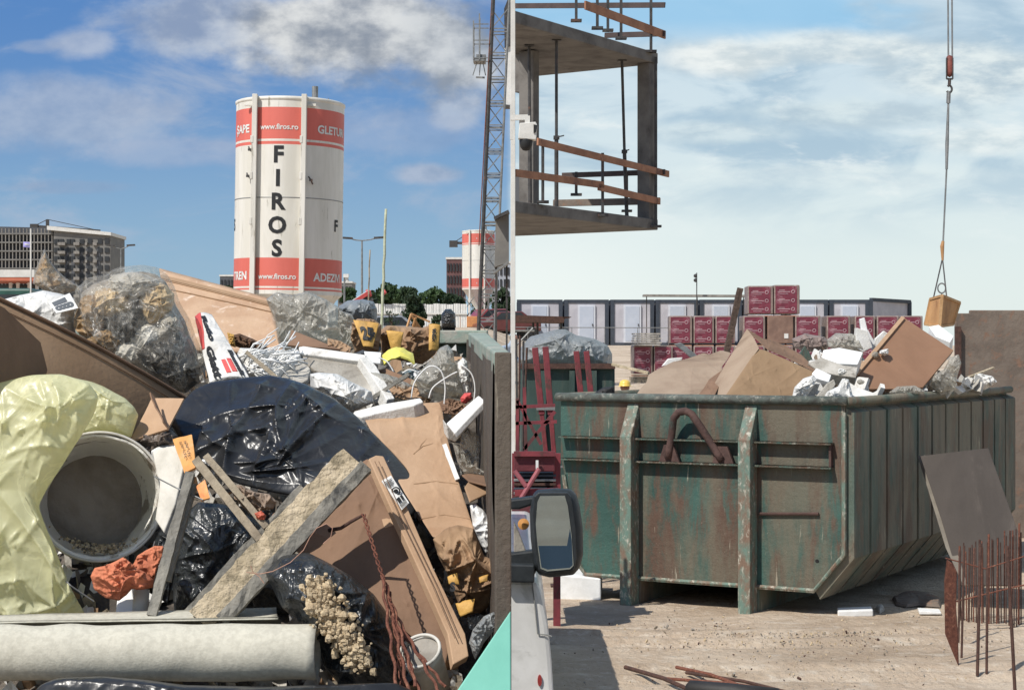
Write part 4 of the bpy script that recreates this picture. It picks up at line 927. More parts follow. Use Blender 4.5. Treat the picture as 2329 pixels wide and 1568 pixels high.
def build_skip():
    t = thing('skip_container', S(WID/2, LEN/2, 0), 'large worn green steel skip with ribbed side, heaped with cardboard and foam', 'skip')
    prof = [(0, HT), (0, .56), (.27, .235), (WID-.27, .235), (WID-.19, .33), (WID-.04, 1.15), (WID, 1.3), (WID, HT)]
    th = .05
    mb = MB(); mb.prism([S(u, 0, z) for u, z in prof], vN*.05); mb.build('end_wall', M['skip'], t, bevel=.006)
    mb = MB(); mb.prism([S(u, LEN-.05, z) for u, z in prof], vN*.05); mb.build('end_wall', M['skip_side'], t)
    mb = MB(); inner = [(u+(th if u < 1 else -th)*(1 if z > .24 else .6), z+(0 if z == HT else .04)) for u, z in prof]
    for i in range(len(prof)-1):
        q = [prof[i], prof[i+1], inner[i+1], inner[i]]; mb.prism([S(u, .052, z) for u, z in q], vN*(LEN-.104))
    mb.build('shell', M['skip_side'], t)
    # ribs on the long sides, following the chamfer
    v = .02; k = 0
    while v < LEN-.2:
        e = .075; q = [(0.001, HT-.06), (0.001, .56), (.27, .234)]; o_ = [(-e, HT-.10), (-e, .53), (.232, .158)]; wd = .425
        mb = MB(); P = [[S(u+(.03 if m in (0, 3) and i_ < 3 else 0)*(1 if i_ < 3 else 0)*0, v+dv, z) for u, z in (q if m in (0, 3) else o_)] for m, dv in enumerate((0, .012, wd-.012, wd)) for i_ in (0,)]
        for m in range(3):
            for n_ in range(2): mb.add([P[m][n_], P[m+1][n_], P[m+1][n_+1], P[m][n_+1]], [(0, 1, 2, 3)])
        for n_ in (0, 2): mb.add([P[m][n_] for m in range(4)], [(0, 1, 2, 3)])
        o = mb.build('side_corrugation', M['skip_side'], t); v += .46; k += 1
    # rim
    mb = MB(); r = .04
    mb.tube([S(-.03, -.02, HT), S(WID+.03, -.02, HT)], r, 10); mb.build('top_rim', M['skip_rim'], t, smooth=True)
    mb = MB(); mb.tube([S(-.04, -.02, HT-.003), S(-.04, LEN, HT-.003)], r*.96, 10); mb.build('top_rim', M['skip_side'], t, smooth=True)
    mb = MB(); mb.tube([S(WID+.03, 0, HT-.003), S(WID+.03, LEN, HT-.003)], r*.96, 10); mb.build('top_rim', M['skip_side'], t, smooth=True)
    # bottom edge flange on the end wall
    mb = MB(); e = [(-.0, .56), (.27, .235), (WID-.27, .235), (WID-.19, .33)]
    mb.tube([S(u, -.012, z) for u, z in [(0, HT-.1)]+e+[(WID-.04, 1.15)]], .022, 6); mb.build('edge_flange', M['skip_post'], t)
    # horizontal channel
    z1, z0 = fz(1700, 1003), fz(1700, 1056)
    for z in (z1, z0):
        mb = MB(); mb.bar(S(.09, -.05, z), S(WID-.03, -.05, z), .016, .10, (0, 1, 0)); mb.bar(S(.09, -.05, z), S(WID-.03, -.05, z), .10, .016, (0, 0, 1)); mb.build('channel_flange', M['skip_post'], t)
    mb = MB(); mb.box(S(.11, -.03, (z0+z1)/2), (.02, .06, z1-z0), Matrix.Rotation(-TH, 3, 'Z')); mb.build('channel_end', M['skip_rust'], t)
    # two long runners
    for px in (1440, 1708):
        u = fu(px); w_ = .115; mb = MB(); e = .17
        side = [(-.03, HT-.05), (-e, z1+.02), (-e, 0.0), (.0, 0.0)]     # (v, z)
        pts = [S(u-w_/2, v, z) for v, z in [(0.0, HT-.05)]+side[1:]+[(0, .2)]]
        mb.prism(pts, uN*w_); mb.build('runner_post', M['skip_post'], t, bevel=.008)
        mb = MB(); mb.prism([S(u-.07, 0.001, z) for z in (0.0, .234)]+[S(u-.07, LEN-.2, z) for z in (.234, 0.0)], uN*.14); mb.build('runner_beam', M['skip_side'], t, bevel=.008)
    mb = MB()
    for v in (1.4, 3.2): mb.prism([S(.6, v, .08), S(WID-.6, v, .08), S(WID-.6, v, .23), S(.6, v, .23)], vN*.1)
    mb.build('cross_member', M['steel_dark'], t)
    # pulling loop
    pts = [(1528, 1040), (1537, 985), (1545, 950), (1556, 936), (1572, 933), (1586, 940), (1600, 960), (1622, 1000), (1650, 1045)]
    P = []
    for i, (px, py) in enumerate(pts):
        off = -.13 if 1 < i < len(pts)-2 else -.09; P.append(S(fu(px, 0)-.0, off, fz(px, py)))
    sm = []
    for i in range(len(P)-1):
        a_, b_ = P[i], P[i+1]; sm += [a_.lerp(b_, k/3) for k in range(3)]
    sm.append(P[-1]); mb = MB(); mb.tube(sm, .034, 10); mb.build('pull_loop', M['skip_rust'], t, smooth=True)
    for px, dx in ((1528, -.0), (1650, .02)):
        mb = MB(); u = fu(px); mb.prism([S(u+k, -.06, z) for k, z in ((.09, z0+.01), (-.11, z0+.01), (-.05, z0+.16), (.04, z0+.16))], -vN*.03)
        mb.build('loop_bracket', M['skip_rust'], t)
    mb = MB(); mb.tube([S(fu(1728), -.02, fz(1728, 1167)), S(fu(1863), -.02, fz(1863, 1167))], .014, 6); mb.build('weld_bar', M['skip_rust'], t)
    mb = MB(); mb.tube([S(fu(1858), -.004, fz(1858, 1275)), S(fu(1858), .0, fz(1858, 1275)+.001)], .018, 10); mb.build('drain_hole', M['black'], t)
build_skip()

# debris level inside the skip
def right_fill():
    mb = MB(); n, k = 70, 40; vs = []
    P = []
    for j in range(k+1):
        for i in range(n+1):
            v = .06+(LEN-.12)*i/n; u = .06+(WID-.12)*j/k; p = S(u, v, 0); P.append(p)
    A = np.array([tuple(p) for p in P]); z = 1.66+.12*crumple(A, 3, 4)+.07*crumple(A, 9, 6)
    for idx, (p, zz) in enumerate(zip(P, z)):
        i = idx % (n+1); j = idx//(n+1); b = math.sin(math.pi*i/n)**.6*math.sin(math.pi*j/k)**.6
        vs.append((p.x, p.y, zz+.32*b-.1*(1-b)))
    mb.add(vs, [(j*(n+1)+i, j*(n+1)+i+1, (j+1)*(n+1)+i+1, (j+1)*(n+1)+i) for j in range(k) for i in range(n)])
    kind(mb.build('loose_rubble', mat('mixed grey rubble', '#8d8880', '#5f5a54', 9, .85, bump=.6, bs=40, c3='#c5c1b9', t3=.55, s3=6), smooth=False), 'stuff')
    R = random.Random(5); mb = MB()
    for i in range(420):
        u, v = R.uniform(.3, WID-.3), R.uniform(1.5, LEN-.4); b = math.sin(math.pi*v/LEN)**.6*math.sin(math.pi*u/WID)**.6
        c_ = S(u, v, 1.66+.3*b+R.uniform(0, .14)); q = Euler((R.uniform(0, 6), R.uniform(0, 6), R.uniform(0, 6))).to_matrix()
        mb.cur = R.choice((0, 0, 1, 2, 3)); mb.box(c_, (R.uniform(.05, .34), R.uniform(.03, .2), R.uniform(.004, .05)), q)
    kind(mb.build('loose_scraps', [M['foam'], M['card'], M['foam_dirty'], M['whitebag']]), 'stuff')
right_fill()

def sheet(name, c, th, m, label, cat, amp=.004, freq=5, seed=0, n=(24, 24), bow=(0, 0), wav=None, smooth=True, parent=None):
    mb = MB(); s_ = quad(c, amp, freq, seed, bow, wav); mb.grid(lambda u, v: s_(u, v), n[0], n[1], th); o = mb.build(name, m, parent, smooth=smooth)
    if smooth: es(o)
    if label: tag(o, label, cat)
    return o, s_
def es(o, ang=35):
    bm = bmesh.new(); bm.from_mesh(o.data)
    for e in bm.edges:
        if len(e.link_faces) == 2 and e.calc_face_angle(0) > math.radians(ang): e.smooth = False
    bm.to_mesh(o.data); bm.free()
def bag(name, outline, D, thick, m, label, cat, amp=.02, freq=14, seed=0, tilt=(0, 0), parent=None, **kw):
    mb = MB(); mb.blob(outline, D, thick, amp, freq, seed, tilt, **kw); o = mb.build(name, m, parent, smooth=True)
    if label: tag(o, label, cat)
    return o
def plank(name, p, q, w_, h_, m, label, cat, up=(0, 0, 1), rough=0, seed=0, parent=None):
    """beam with uneven faces"""
    p, q = W(*p), W(*q); d = (q-p); L = d.length; d.normalize(); up = Vector(up); sx = d.cross(up).normalized(); uz = sx.cross(d)
    mb = MB(); n = max(int(L/.02), 6) if rough else 2; ring = []
    cs = [(-1, -1), (-.33, -1), (.33, -1), (1, -1), (1, -.33), (1, .33), (1, 1), (.33, 1), (-.33, 1), (-1, 1), (-1, .33), (-1, -.33)] if rough else [(-1, -1), (1, -1), (1, 1), (-1, 1)]
    vs = [tuple(p+d*(L*i/n)+sx*(a*w_/2)+uz*(b*h_/2)) for i in range(n+1) for a, b in cs]
    if rough:
        A = np.array(vs); ax = np.repeat(np.array([tuple(p+d*(L*i/n)) for i in range(n+1)]), len(cs), 0); out = A-ax; out /= np.linalg.norm(out, axis=1)[:, None]
        A = A+out*((crumple(A, 26, seed)*.6+vnoise(A, 90, seed)*.7)*rough)[:, None]; vs = list(map(tuple, A))
    k = len(cs); fs = [(i*k+j, i*k+(j+1) % k, (i+1)*k+(j+1) % k, (i+1)*k+j) for i in range(n) for j in range(k)]+[tuple(range(k)), tuple(n*k+j for j in range(k))]
    mb.add(vs, fs); o = mb.build(name, m, parent, bevel=0 if rough else .004)
    if label: tag(o, label, cat)
    return o
def csheet(name, outline, pl, th, m, label, cat, amp=.01, seed=1, freq=6, parent=None, fine=.5, **kw):
    """flat but dented sheet of card with the given outline"""
    mb = MB(); mb.blob(outline, np.mean([pl(*p).y for p in outline]), th/2, amp, freq, seed, pl=pl, power=14, fine=fine, **kw)
    o = mb.build(name, m, parent, smooth=True); es(o, 30)
    if label: tag(o, label, cat)
    return o
def board(name, outline, pl, th, m, label, cat, bevel=.004, parent=None):
    mb = MB(); slab(mb, outline, pl, th); o = mb.build(name, m, parent, bevel=bevel)
    if label: tag(o, label, cat)
    return o
def boxy(name, front, pl, th, m, label, cat, **kw): return board(name, front, pl, th, m, label, cat, **kw)

# ---- rubbish heaped on the skip (distances 15.5 to 20 m)
csheet('cardboard_sheet', [(1436, 912), (1455, 885), (1470, 868), (1474, 852), (1490, 842), (1530, 822), (1560, 816), (1600, 802), (1612, 806), (1640, 796), (1662, 802), (1655, 815), (1640, 835), (1644, 845), (1622, 862), (1610, 880), (1595, 912)],
       plane3((1436, 908, 16.25), (1660, 800, 17.6), (1595, 908, 16.05)), .03, M['card_r'], 'torn pale cardboard sheet at the left end of the green skip', 'cardboard', .02, 3, 3)
csheet('cardboard_flap', [(1575, 912), (1600, 882), (1612, 862), (1640, 842), (1650, 826), (1664, 812), (1654, 840), (1640, 868), (1632, 884), (1618, 912)], plane3((1575, 908, 16.0), (1662, 826, 16.9), (1618, 908, 15.95)), .03, M['card_dark'],
       'dark curled cardboard edge between the pale sheet and the big carton', 'cardboard', .03, 5, 5)
t = thing('cardboard_carton', W(1735, 905, 16.2), 'big brown carton tipped on its corner left of centre on the green skip', 'carton')
csheet('front_face', [(1640, 912), (1672, 866), (1700, 825), (1722, 792), (1742, 797), (1790, 818), (1835, 838), (1862, 850), (1856, 866), (1838, 882), (1806, 914)], plane3((1640, 909, 15.9), (1722, 792, 16.4), (1860, 850, 16.2)), .03, M['carton_r'], None, None, .012, 7, 3, parent=t)
csheet('side_face', [(1603, 912), (1625, 870), (1652, 822), (1676, 784), (1698, 747), (1712, 765), (1726, 792), (1700, 826), (1642, 914)], plane3((1603, 908, 16.25), (1698, 748, 16.9), (1724, 790, 16.4)), .03, M['card_r'], None, None, .012, 9, 3, parent=t)
csheet('top_flap', [(1698, 747), (1708, 762), (1745, 795), (1780, 810), (1862, 850), (1848, 832), (1822, 806), (1790, 788), (1760, 775), (1730, 768)], plane3((1698, 747, 17.05), (1724, 790, 16.55), (1860, 848, 16.4)), .03, M['card_dark'], None, None, .02, 11, 5, parent=t)
t = thing('wooden_board', W(2050, 885, 17.2), 'big square brown fibreboard panel standing on its corner at the right of the green skip', 'board')
board('panel', [(1949, 848), (2056, 722), (2168, 796), (2098, 880), (2052, 884), (1972, 884)], plane3((1949, 848, 16.9), (2056, 722, 17.6), (2168, 796, 17.4)), .05, mat('brown fibreboard', '#946a49', '#896142', 2, .6, bump=.05, bs=60), None, None, parent=t)
board('edge_strip', [(1942, 846), (2050, 718), (2058, 722), (1951, 850)], plane3((1949, 848, 16.86), (2056, 722, 17.56), (2168, 796, 17.36)), .06, M['card_pale'], None, None, parent=t)
boxy('foam_block', [(2112, 742), (2134, 738), (2168, 764), (2160, 778), (2128, 765)], plane3((2112, 742, 17.9), (2168, 764, 17.7), (2128, 765, 17.7)), .2, M['foam_clean'], 'white foam block behind the top right edge of the big brown board', 'foam')
mb = MB(); R_ = random.Random(77)
for i in range(150):
    px = R_.choice((R_.uniform(1800, 1970), R_.uniform(1800, 1970), R_.uniform(1975, 2240))); top = np.interp(px, [1440, 1600, 1800, 1880, 1950, 2050, 2100, 2270], [880, 850, 835, 800, 795, 880, 868, 868])
    py = R_.uniform(top, 890 if px < 1920 else 886-.03*(px-1920)); D = 15.75+(px-1440)/800*1.2*(1 if px > 1900 else .4)+(905-py)*.012+.15; s_ = R_.uniform(.04, .13); c0 = W(px, py, D); q = Euler((R_.uniform(0, 6), R_.uniform(0, 6), R_.uniform(0, 6))).to_matrix()
    mb.cur = R_.choice((0, 0, 0, 1, 2, 3, 4)); k_ = R_.randint(4, 7); A = [(math.cos(6.283*k/k_)*s_*R_.uniform(.5, 1.4), math.sin(6.283*k/k_)*s_*R_.uniform(.4, 1.0)) for k in range(k_)]
    mb.prism([c0+q@Vector((x, y, .03*math.sin(9*x))) for x, y in A], q@Vector((0, 0, R_.choice((.006, .03, .05)))))
kind(mb.build('heap_scraps', [M['foam'], M['whitebag'], M['foam_dirty'], M['card_r'], M['carton_r']]), 'stuff')
# wooden crate hanging from the crane
def crate():
    D = 18.5; a, b, c_, d = W(2103, 737, D), W(2115, 680, D), W(2142, 672, D-.25), W(2136, 742, D-.25)
    t = thing('hanging_crate', W(2140, 742, D), 'square plywood crate hanging from the crane hook above the skip', 'crate')
    e, f = W(2182, 688, D+.15), W(2166, 738, D+.15)
    mb = MB(); back = Vector((.14, .32, -.0))
    g = a+(f-d); h = b+(e-c_)
    mb.add([a, b, c_, d, e, f, h, g], [(0, 1, 2, 3), (3, 2, 4, 5), (1, 6, 4, 2), (0, 3, 5, 7), (5, 4, 6, 7), (0, 7, 6, 1)]); mb.build('box', M['wood_crate'], t, bevel=.01)
    mb = MB()
    for p, q in ((a, b), (b, c_), (c_, d), (d, a), (c_, e), (e, f), (f, d)): mb.bar(p, q, .025, .025)
    mb.build('frame', mat('crate batten', '#c99a5c', '#b08248', 6, .7, bump=.3), t)
crate()
def hook():
    D = 18.5
    t = thing('crane_hook_block', W(2160, 170, D), 'crane hook block with red pulley, cables and sling above the plywood crate', 'crane hook')
    for px in (2156, 2165):
        mb = MB(); mb.tube([W(px-1, -40, D), W(px, 135, D)], .009, 6); mb.build('hoist_cable', M['steel'], t)
    mb = MB(); mb.lathe([(.001, -.02), (.034, 0), (.04, .03), (.04, .17), (.03, .2), (.001, .215)], W(2159, 172, D), n=20); mb.build('pulley_block', mat('worn red pulley paint', '#8d4436', '#6d3329', 12, .6, bump=.2), t, smooth=True)
    mb = MB()
    for px in (2152, 2166): mb.tube([W(px, 132, D-.03), W(px, 180, D-.03)], .008, 6)
    mb.tube([W(2152, 180, D), W(2166, 180, D)], .009, 6); mb.tube([W(2159, 180, D), W(2158, 196, D)], .017, 8)
    mb.tube([W(2158+6*math.cos(q), 203+8*math.sin(q), D) for q in np.linspace(-2.2, 2.6, 14)], .012, 8); mb.build('hook', M['steel_dark'], t)
    mb = MB(); mb.tube([W(2157, 208, D), W(2156, 235, D)], .022, 8); mb.tube([W(2156, 235, D), W(2153, 330, D), W(2152, 385, D)], [.011, .02, .014], 8); mb.tube([W(2152, 385, D), W(2144, 552, D)], .009, 6); mb.build('lifting_sling', M['steel'], t)
    mb = MB(); mb.tube([W(2144, 548, D), W(2142, 560, D), W(2143, 592, D)], [.015, .022, .012], 8); mb.build('shackle', M['wood_crate'], t)
    mb = MB(); mb.tube([W(2142, 590, D), W(2122, 678, D-.05)], .007, 6); mb.tube([W(2143, 590, D), W(2152, 674, D-.15)], .007, 6); mb.build('sling_leg', M['steel_dark'], t)
    mb = MB(); mb.tube([W(2141+9*math.cos(q), 655+11*math.sin(q), D-.1) for q in np.linspace(0, 6.283, 22, endpoint=False)], .008, 6, closed=True)
    mb.tube([W(2141, 666, D-.1), W(2141, 678, D-.1)], .008, 6); mb.build('ring', M['steel'], t)
hook()
# smaller rubbish
def fb(outline, D, th, label, m='foam', name='foam_piece', cat='foam', dt=(0, 0)):
    xs_ = [p[0] for p in outline]; x0, y0 = outline[0]
    pl = plane3((x0, y0, D), (x0+50, y0, D+dt[0]), (x0, y0+50, D+dt[1])); return board(name, outline, pl, th, M[m], label, cat, bevel=.006)
fb([(1872, 795), (1908, 790), (1962, 800), (1950, 828), (1900, 826), (1868, 812)], 16.8, .18, 'wide white foam slab between the carton and the big brown board', 'foam_clean', dt=(0, -.25))
fb([(1836, 825), (1868, 812), (1918, 830), (1950, 834), (1946, 858), (1900, 852), (1860, 842)], 16.5, .14, 'grey foam tray under the wide white foam slab', 'foam_dirty', dt=(0, -.2))
fb([(1846, 848), (1856, 836), (1890, 852), (1884, 868), (1852, 858)], 16.1, .05, 'white foam strip below the grey foam tray', 'foam_clean', dt=(0, -.2))
fb([(1816, 808), (1830, 786), (1842, 804), (1852, 826), (1840, 824)], 16.9, .05, 'dark green board corner right of the big carton', 'skip', 'board_scrap', 'board')
fb([(1955, 725), (1966, 722), (1972, 748), (1992, 782), (1974, 788), (1960, 760)], 17.6, .06, 'upright white foam strip sticking up left of the big brown board', 'foam_clean')
fb([(1948, 745), (1972, 752), (1984, 790), (1962, 800), (1945, 790)], 17.5, .12, 'white foam chunk below the upright foam strip', 'foam')
fb([(1990, 770), (2010, 752), (2022, 760), (1994, 792), (1982, 796)], 17.7, .06, 'thin foam scrap leaning on the big brown board', 'foam')
bag('plastic_wrap', [(1880, 772), (1900, 757), (1935, 758), (1972, 772), (1975, 795), (1950, 805), (1905, 798), (1882, 788)], 17.6, .12, M['film_thick'], 'crumpled clear wrap behind the white foam slab', 'plastic', .03, 9, 4)
bag('plastic_wrap', [(1800, 770), (1830, 758), (1875, 766), (1890, 785), (1870, 800), (1830, 800), (1805, 790)], 17.9, .14, mat('pinkish brown sheeting', '#8f7a70', '#7a675e', 6, .5, bump=.4, bs=10, bkind='film'), 'pinkish brown sheeting behind the dark green board corner', 'plastic', .03, 8, 5)
bag('foam_bag', [(1800, 905), (1806, 880), (1826, 860), (1850, 852), (1858, 862), (1845, 885), (1830, 906)], 15.75, .08, M['whitebag'], 'white plastic sack at the right foot of the big carton', 'bag', .03, 10, 7)
bag('foam_bag', [(1868, 912), (1880, 890), (1905, 878), (1915, 860), (1930, 862), (1935, 885), (1942, 908), (1905, 916)], 15.6, .1, M['whitebag'], 'white crumpled bag on the near rim corner of the green skip', 'bag', .04, 9, 8)
fb([(1930, 868), (1950, 880), (1985, 892), (2000, 884), (1995, 900), (1960, 908), (1935, 905)], 15.8, .06, 'bent foam strip along the near rim right of the white crumpled bag', 'foam', dt=(0, -.1))
fb([(1850, 908), (1880, 872), (1896, 862), (1900, 874), (1872, 912)], 15.7, .03, 'slanted grey strip leaning on the near rim left of the white crumpled bag', 'foam_dirty', 'strip', 'strip')
bag('clear_bag', [(2100, 880), (2112, 858), (2145, 840), (2160, 812), (2180, 805), (2186, 825), (2178, 850), (2170, 885), (2135, 892)], 17.2, .14, M['film_thick'], 'bulging clear plastic bag right of the big brown board', 'bag', .05, 8, 9)
bag('clear_bag', [(2190, 880), (2200, 855), (2225, 848), (2255, 855), (2268, 868), (2240, 886), (2205, 888)], 18.2, .12, M['whitebag'], 'white plastic bag at the far right end of the green skip', 'bag', .04, 9, 10)
bag('clear_bag', [(2020, 892), (2040, 878), (2080, 876), (2105, 890), (2070, 898), (2035, 898)], 16.6, .08, M['film_thick'], 'flat clear plastic below the big brown board', 'plastic', .03, 9, 12)
plank('timber_lath', (2195, 860, 18), (2258, 836, 18.4), .03, .02, M['wood_yellow'], 'thin timber lath poking out beside the white bag at the far right', 'lath')
fb([(1556, 800), (1532, 782), (1548, 778), (1578, 802), (1596, 818), (1580, 822)], 18, .05, 'grey sheet offcut poking up behind the pale cardboard sheet', 'steel', 'sheet_offcut', 'sheet')
fb([(1505, 832), (1520, 815), (1552, 812), (1545, 830)], 18, .08, 'white foam scrap left behind the pale cardboard sheet', 'foam')
t = plank('timber_post', (1652, 800, 18.5), (1683, 655, 18.5), .085, .06, M['wood_old'], 'thick dark timber post standing up out of the skip before the crimson packs', 'post', rough=.006)
t.data.materials[0] = mat('dark wet timber', '#5b4638', '#4a3a2f', 6, .85, bump=.5, c3='#6f5a4c')
plank('sheet_offcut', (1475, 848, 18.3), (1392, 828, 18.5), .05, .03, M['wood_yellow'], 'pale plank poking left behind the skip above the yellow helmet', 'plank')
bag('rubber_mat', [(1345, 905), (1352, 892), (1372, 880), (1395, 878), (1398, 892), (1385, 905)], 16.9, .06, M['blacksleeve'], 'curved dark rubber offcut on the left rim of the green skip', 'offcut', .01, 8, 3)
R = random.Random(3)
for i, (px, py) in enumerate(((1842, 866), (1828, 845), (1912, 845), (1990, 806), (2012, 800), (1945, 818), (1890, 880), (1957, 868))):
    s_ = R.uniform(7, 14); o_ = [(px+s_*math.cos(q)*R.uniform(.6, 1.2), py+s_*.7*math.sin(q)*R.uniform(.6, 1.2)) for q in np.linspace(0, 6.28, 7, endpoint=False)]
    lab = ('right of the white plastic sack', 'beside the dark green board corner', 'on the edge of the grey foam tray', 'below the thin foam scrap', 'at the left edge of the big brown board', 'at the right end of the wide white foam slab', 'left of the white crumpled bag', 'above the bent foam strip')[i]
    bag('crumpled_scrap', o_, 16.3 if py > 830 else 17.1, .05, M[('whitebag', 'foam_dirty', 'foam', 'film_thick')[i % 4]], 'small crumpled scrap '+lab, 'scrap', .02, 14, i)

# ---------------------------------------------------------------- person builder (skin modifier)
def person(loc, label, bent, shirt, helmet=None, yaw=0, hair=None):
    t = thing('person', loc, label, 'person'); l = Vector(loc)
    hip = .88 if not bent else .72; th = math.radians(0 if not bent else 38)
    J = {}; J['pel'] = Vector((0, 0, hip)); J['ch'] = J['pel']+Vector((0, -math.sin(th)*.42, math.cos(th)*.42)); J['nk'] = J['pel']+Vector((0, -math.sin(th)*.56, math.cos(th)*.56)); J['hd'] = J['nk']+Vector((0, -.06-math.sin(th)*.1, .16))
    V = [J['pel'], J['ch'], J['nk'], J['hd']]; E = [(0, 1), (1, 2), (2, 3)]; rr = [(.15, .11), (.18, .12), (.06, .06), (.085, .1)]
    for s_ in (-1, 1):
        b = len(V); V += [Vector((s_*.1, 0, hip-.06)), Vector((s_*.13, -.1 if bent else -.02, hip*.52)), Vector((s_*.13, .02, .08)), Vector((s_*.14, -.12, .03))]
        rr += [(.09, .09), (.06, .06), (.045, .05), (.04, .03)]; E += [(0, b), (b, b+1), (b+1, b+2), (b+2, b+3)]
        b = len(V); sh = J['ch']+Vector((s_*.19, 0, .06)); V += [sh, sh+Vector((s_*.06, -.08, -.26)), sh+Vector((s_*.02, -.26, -.42)), sh+Vector((s_*.02, -.34, -.46))]
        rr += [(.055, .055), (.042, .042), (.033, .033), (.035, .02)]; E += [(1, b), (b, b+1), (b+1, b+2), (b+2, b+3)]
    me = bpy.data.meshes.new('body'); me.from_pydata([tuple(v) for v in V], E, []); o = bpy.data.objects.new('body', me); SC.collection.objects.link(o)
    o.parent = t; o.modifiers.new('skin', 'SKIN'); sm = o.modifiers.new('s', 'SUBSURF'); sm.levels = sm.render_levels = 2
    for d, r_ in zip(me.skin_vertices[0].data, rr): d.radius = r_
    me.skin_vertices[0].data[0].use_root = True; me.materials.append(shirt)
    hd = l+J['hd']; 
    mb = MB(); mb.lathe([(.001, -.13), (.06, -.11), (.082, -.04), (.088, .03), (.07, .09), (.001, .12)], hd, n=20)
    mb.box(hd+Vector((0, -.09, -.01)), (.025, .03, .04)); mb.box(hd+Vector((-.085, 0, 0)), (.02, .04, .06)); mb.box(hd+Vector((.085, 0, 0)), (.02, .04, .06)); mb.build('head', M['skin'], t, smooth=True)
    if helmet:
        mb = MB(); mb.lathe([(.15, -.005), (.118, .01), (.12, .05), (.1, .1), (.06, .13), (.001, .14)], hd+Vector((0, 0, .03)), n=24)
        mb.prism([hd+Vector((x, y, .03)) for x, y in ((-.1, -.1), (.1, -.1), (.07, -.2), (-.07, -.2))], (0, 0, .012)); mb.build('helmet', helmet, t, smooth=True)
    if hair:
        mb = MB(); mb.lathe([(.088, -.03), (.098, .03), (.085, .09), (.04, .13), (.001, .137)], hd+Vector((0, .02, .0)), n=24); mb.build('hair', hair, t, smooth=True)
    t.rotation_euler.z = yaw; return t
# only the helmet shows above the skip: a worker bending down between the skip and the packs
z_h = EYE+(HY-868)/F*37
g = ground_z(3.0, 37); person(((1421-CX)/F*37, 37+.5, z_h-.08-1.36), 'worker in a bright yellow helmet bending down behind the left end of the skip', True, M['cloth_dark'], M['hivis'])
person(((1136-CX)/F*44, 44.5, EYE+(HY-754)/F*44-1.50), 'dark-haired person in a pale blue shirt bending beyond the skip wall near the divide', True, M['cloth_blue'], None, .9, M['black'])

# ---------------------------------------------------------------- rusty wall, leaning panels, starter bars
t = thing('rusty_sheet_wall', W(2270, 1000, 21.5), 'tall rusty brown steel sheet wall behind the right end of the skip', 'wall')
D = 21.6; x0, x1 = (2172-CX)/F*D, (2460-CX)/F*D; zt_ = EYE+(HY-712)/F*D; zt2 = EYE+(HY-705)/F*D; xm = (2205-CX)/F*D
mb = MB(); mb.prism([(x0, D, 0), (x1, D, 0), (x1, D, zt2), (xm, D, zt2), (xm, D, zt_), (x0, D, zt_)], (0, .06, 0)); mb.build('sheet', M['rustplate'], t, bevel=.01)
mb = MB()
for x in (x0+.02, xm+1.2): mb.box((x, D-.04, 1.3), (.07, .06, 2.6))
mb.build('post', M['rebar_dark'], t)
plyw = mat('grey weathered plywood', '#4d453f', '#423b36', 2, .8, bump=.2, bs=20, c3='#5a514a', t3=.6, st=(1, 1, .4))
pl = plane3((2088, 1034, 15.4), (2247, 1018, 15.2), (2318, 1225, 14.7))
board('formwork_panel', [(2092, 1036), (2247, 1018), (2276, 1100), (2322, 1230), (2322, 1330), (2184, 1330), (2140, 1180)], plane3((2088, 1034, 16.3), (2247, 1018, 16.1), (2318, 1225, 15.75)), .04, plyw,
      'grey weathered formwork panel leaning behind the rusty starter bars', 'panel')
board('formwork_panel', [(2086, 1036), (2102, 1033), (2150, 1170), (2200, 1330), (2190, 1330), (2150, 1245), (2118, 1140)], plane3((2084, 1038, 16.42), (2102, 1034, 16.4), (2196, 1330, 15.75)), .03,
      mat('pale panel edge', '#7f776a', '#6f675c', 4, .8, bump=.2), 'second panel edge just left of the grey formwork panel', 'panel')
R = random.Random(9)
for i in range(26):
    px = 2180+i*5.7+R.uniform(-1.2, 1.2); D = 15.1-.012*i+R.uniform(-.08, .08); g0 = W(px, 0, D)
    top = EYE+(HY-(1256-i*2.1+R.uniform(-20, 12)))/F*D
    mb = MB(); mb.tube([(g0.x, D, -.02), (g0.x+R.uniform(-.01, .01), D, top)], .0055 if i % 4 else .009, 6)
    tag(mb.build('starter_bar', M['rebar_dark'] if i % 3 else M['rebar']), 'rusty starter bar, %s from the left in the dense upright row' % ORD[i], 'rebar', 'dense row of rusty starter bars')
mb = MB(); mb.tube([W(2150, 1372, 14.3), W(2200, 1360, 14.5), W(2300, 1335, 14.6), W(2335, 1328, 14.6)], .007, 6)
tag(mb.build('tie_bar', M['rebar']), 'long horizontal rusty tie bar across the dense starter bar row', 'rebar')
mb = MB(); mb.tube([W(2150, 1268, 14.4), W(2240, 1292, 14.5), W(2335, 1262, 14.6)], .006, 6)
tag(mb.build('tie_bar', M['rebar']), 'upper bent tie wire across the starter bar row', 'rebar')
for (px, by, ty, tpx, r_, lab) in ((2222, 1535, 1235, 2229, .012, 'tall upright bar nearest the camera, left of a pair'), (2243, 1533, 1290, 2245, .010, 'tall upright bar nearest the camera, right of a pair'),
      (2308, 1580, 1240, 2290, .012, 'tall slanted bar at the far right edge'), (2179, 1460, 1250, 2183, .009, 'thin bar close behind the curved rusty plate'), (2186, 1495, 1240, 2192, .009, 'thin bar standing right of the curved rusty plate')):
    D = EYE*F/(by-HY); a, b = W(px, by, D), W(tpx, ty, D+.05); mb = MB(); mb.tube([a, b], r_, 8); tag(mb.build('starter_bar', M['rebar_dark']), 'rusty '+lab, 'rebar')
D = EYE*F/(1512-HY)
mb = MB(); o_ = [(2152, 1272), (2164, 1280), (2174, 1300), (2172, 1380), (2176, 1440), (2178, 1512), (2160, 1470), (2148, 1440), (2146, 1320)]
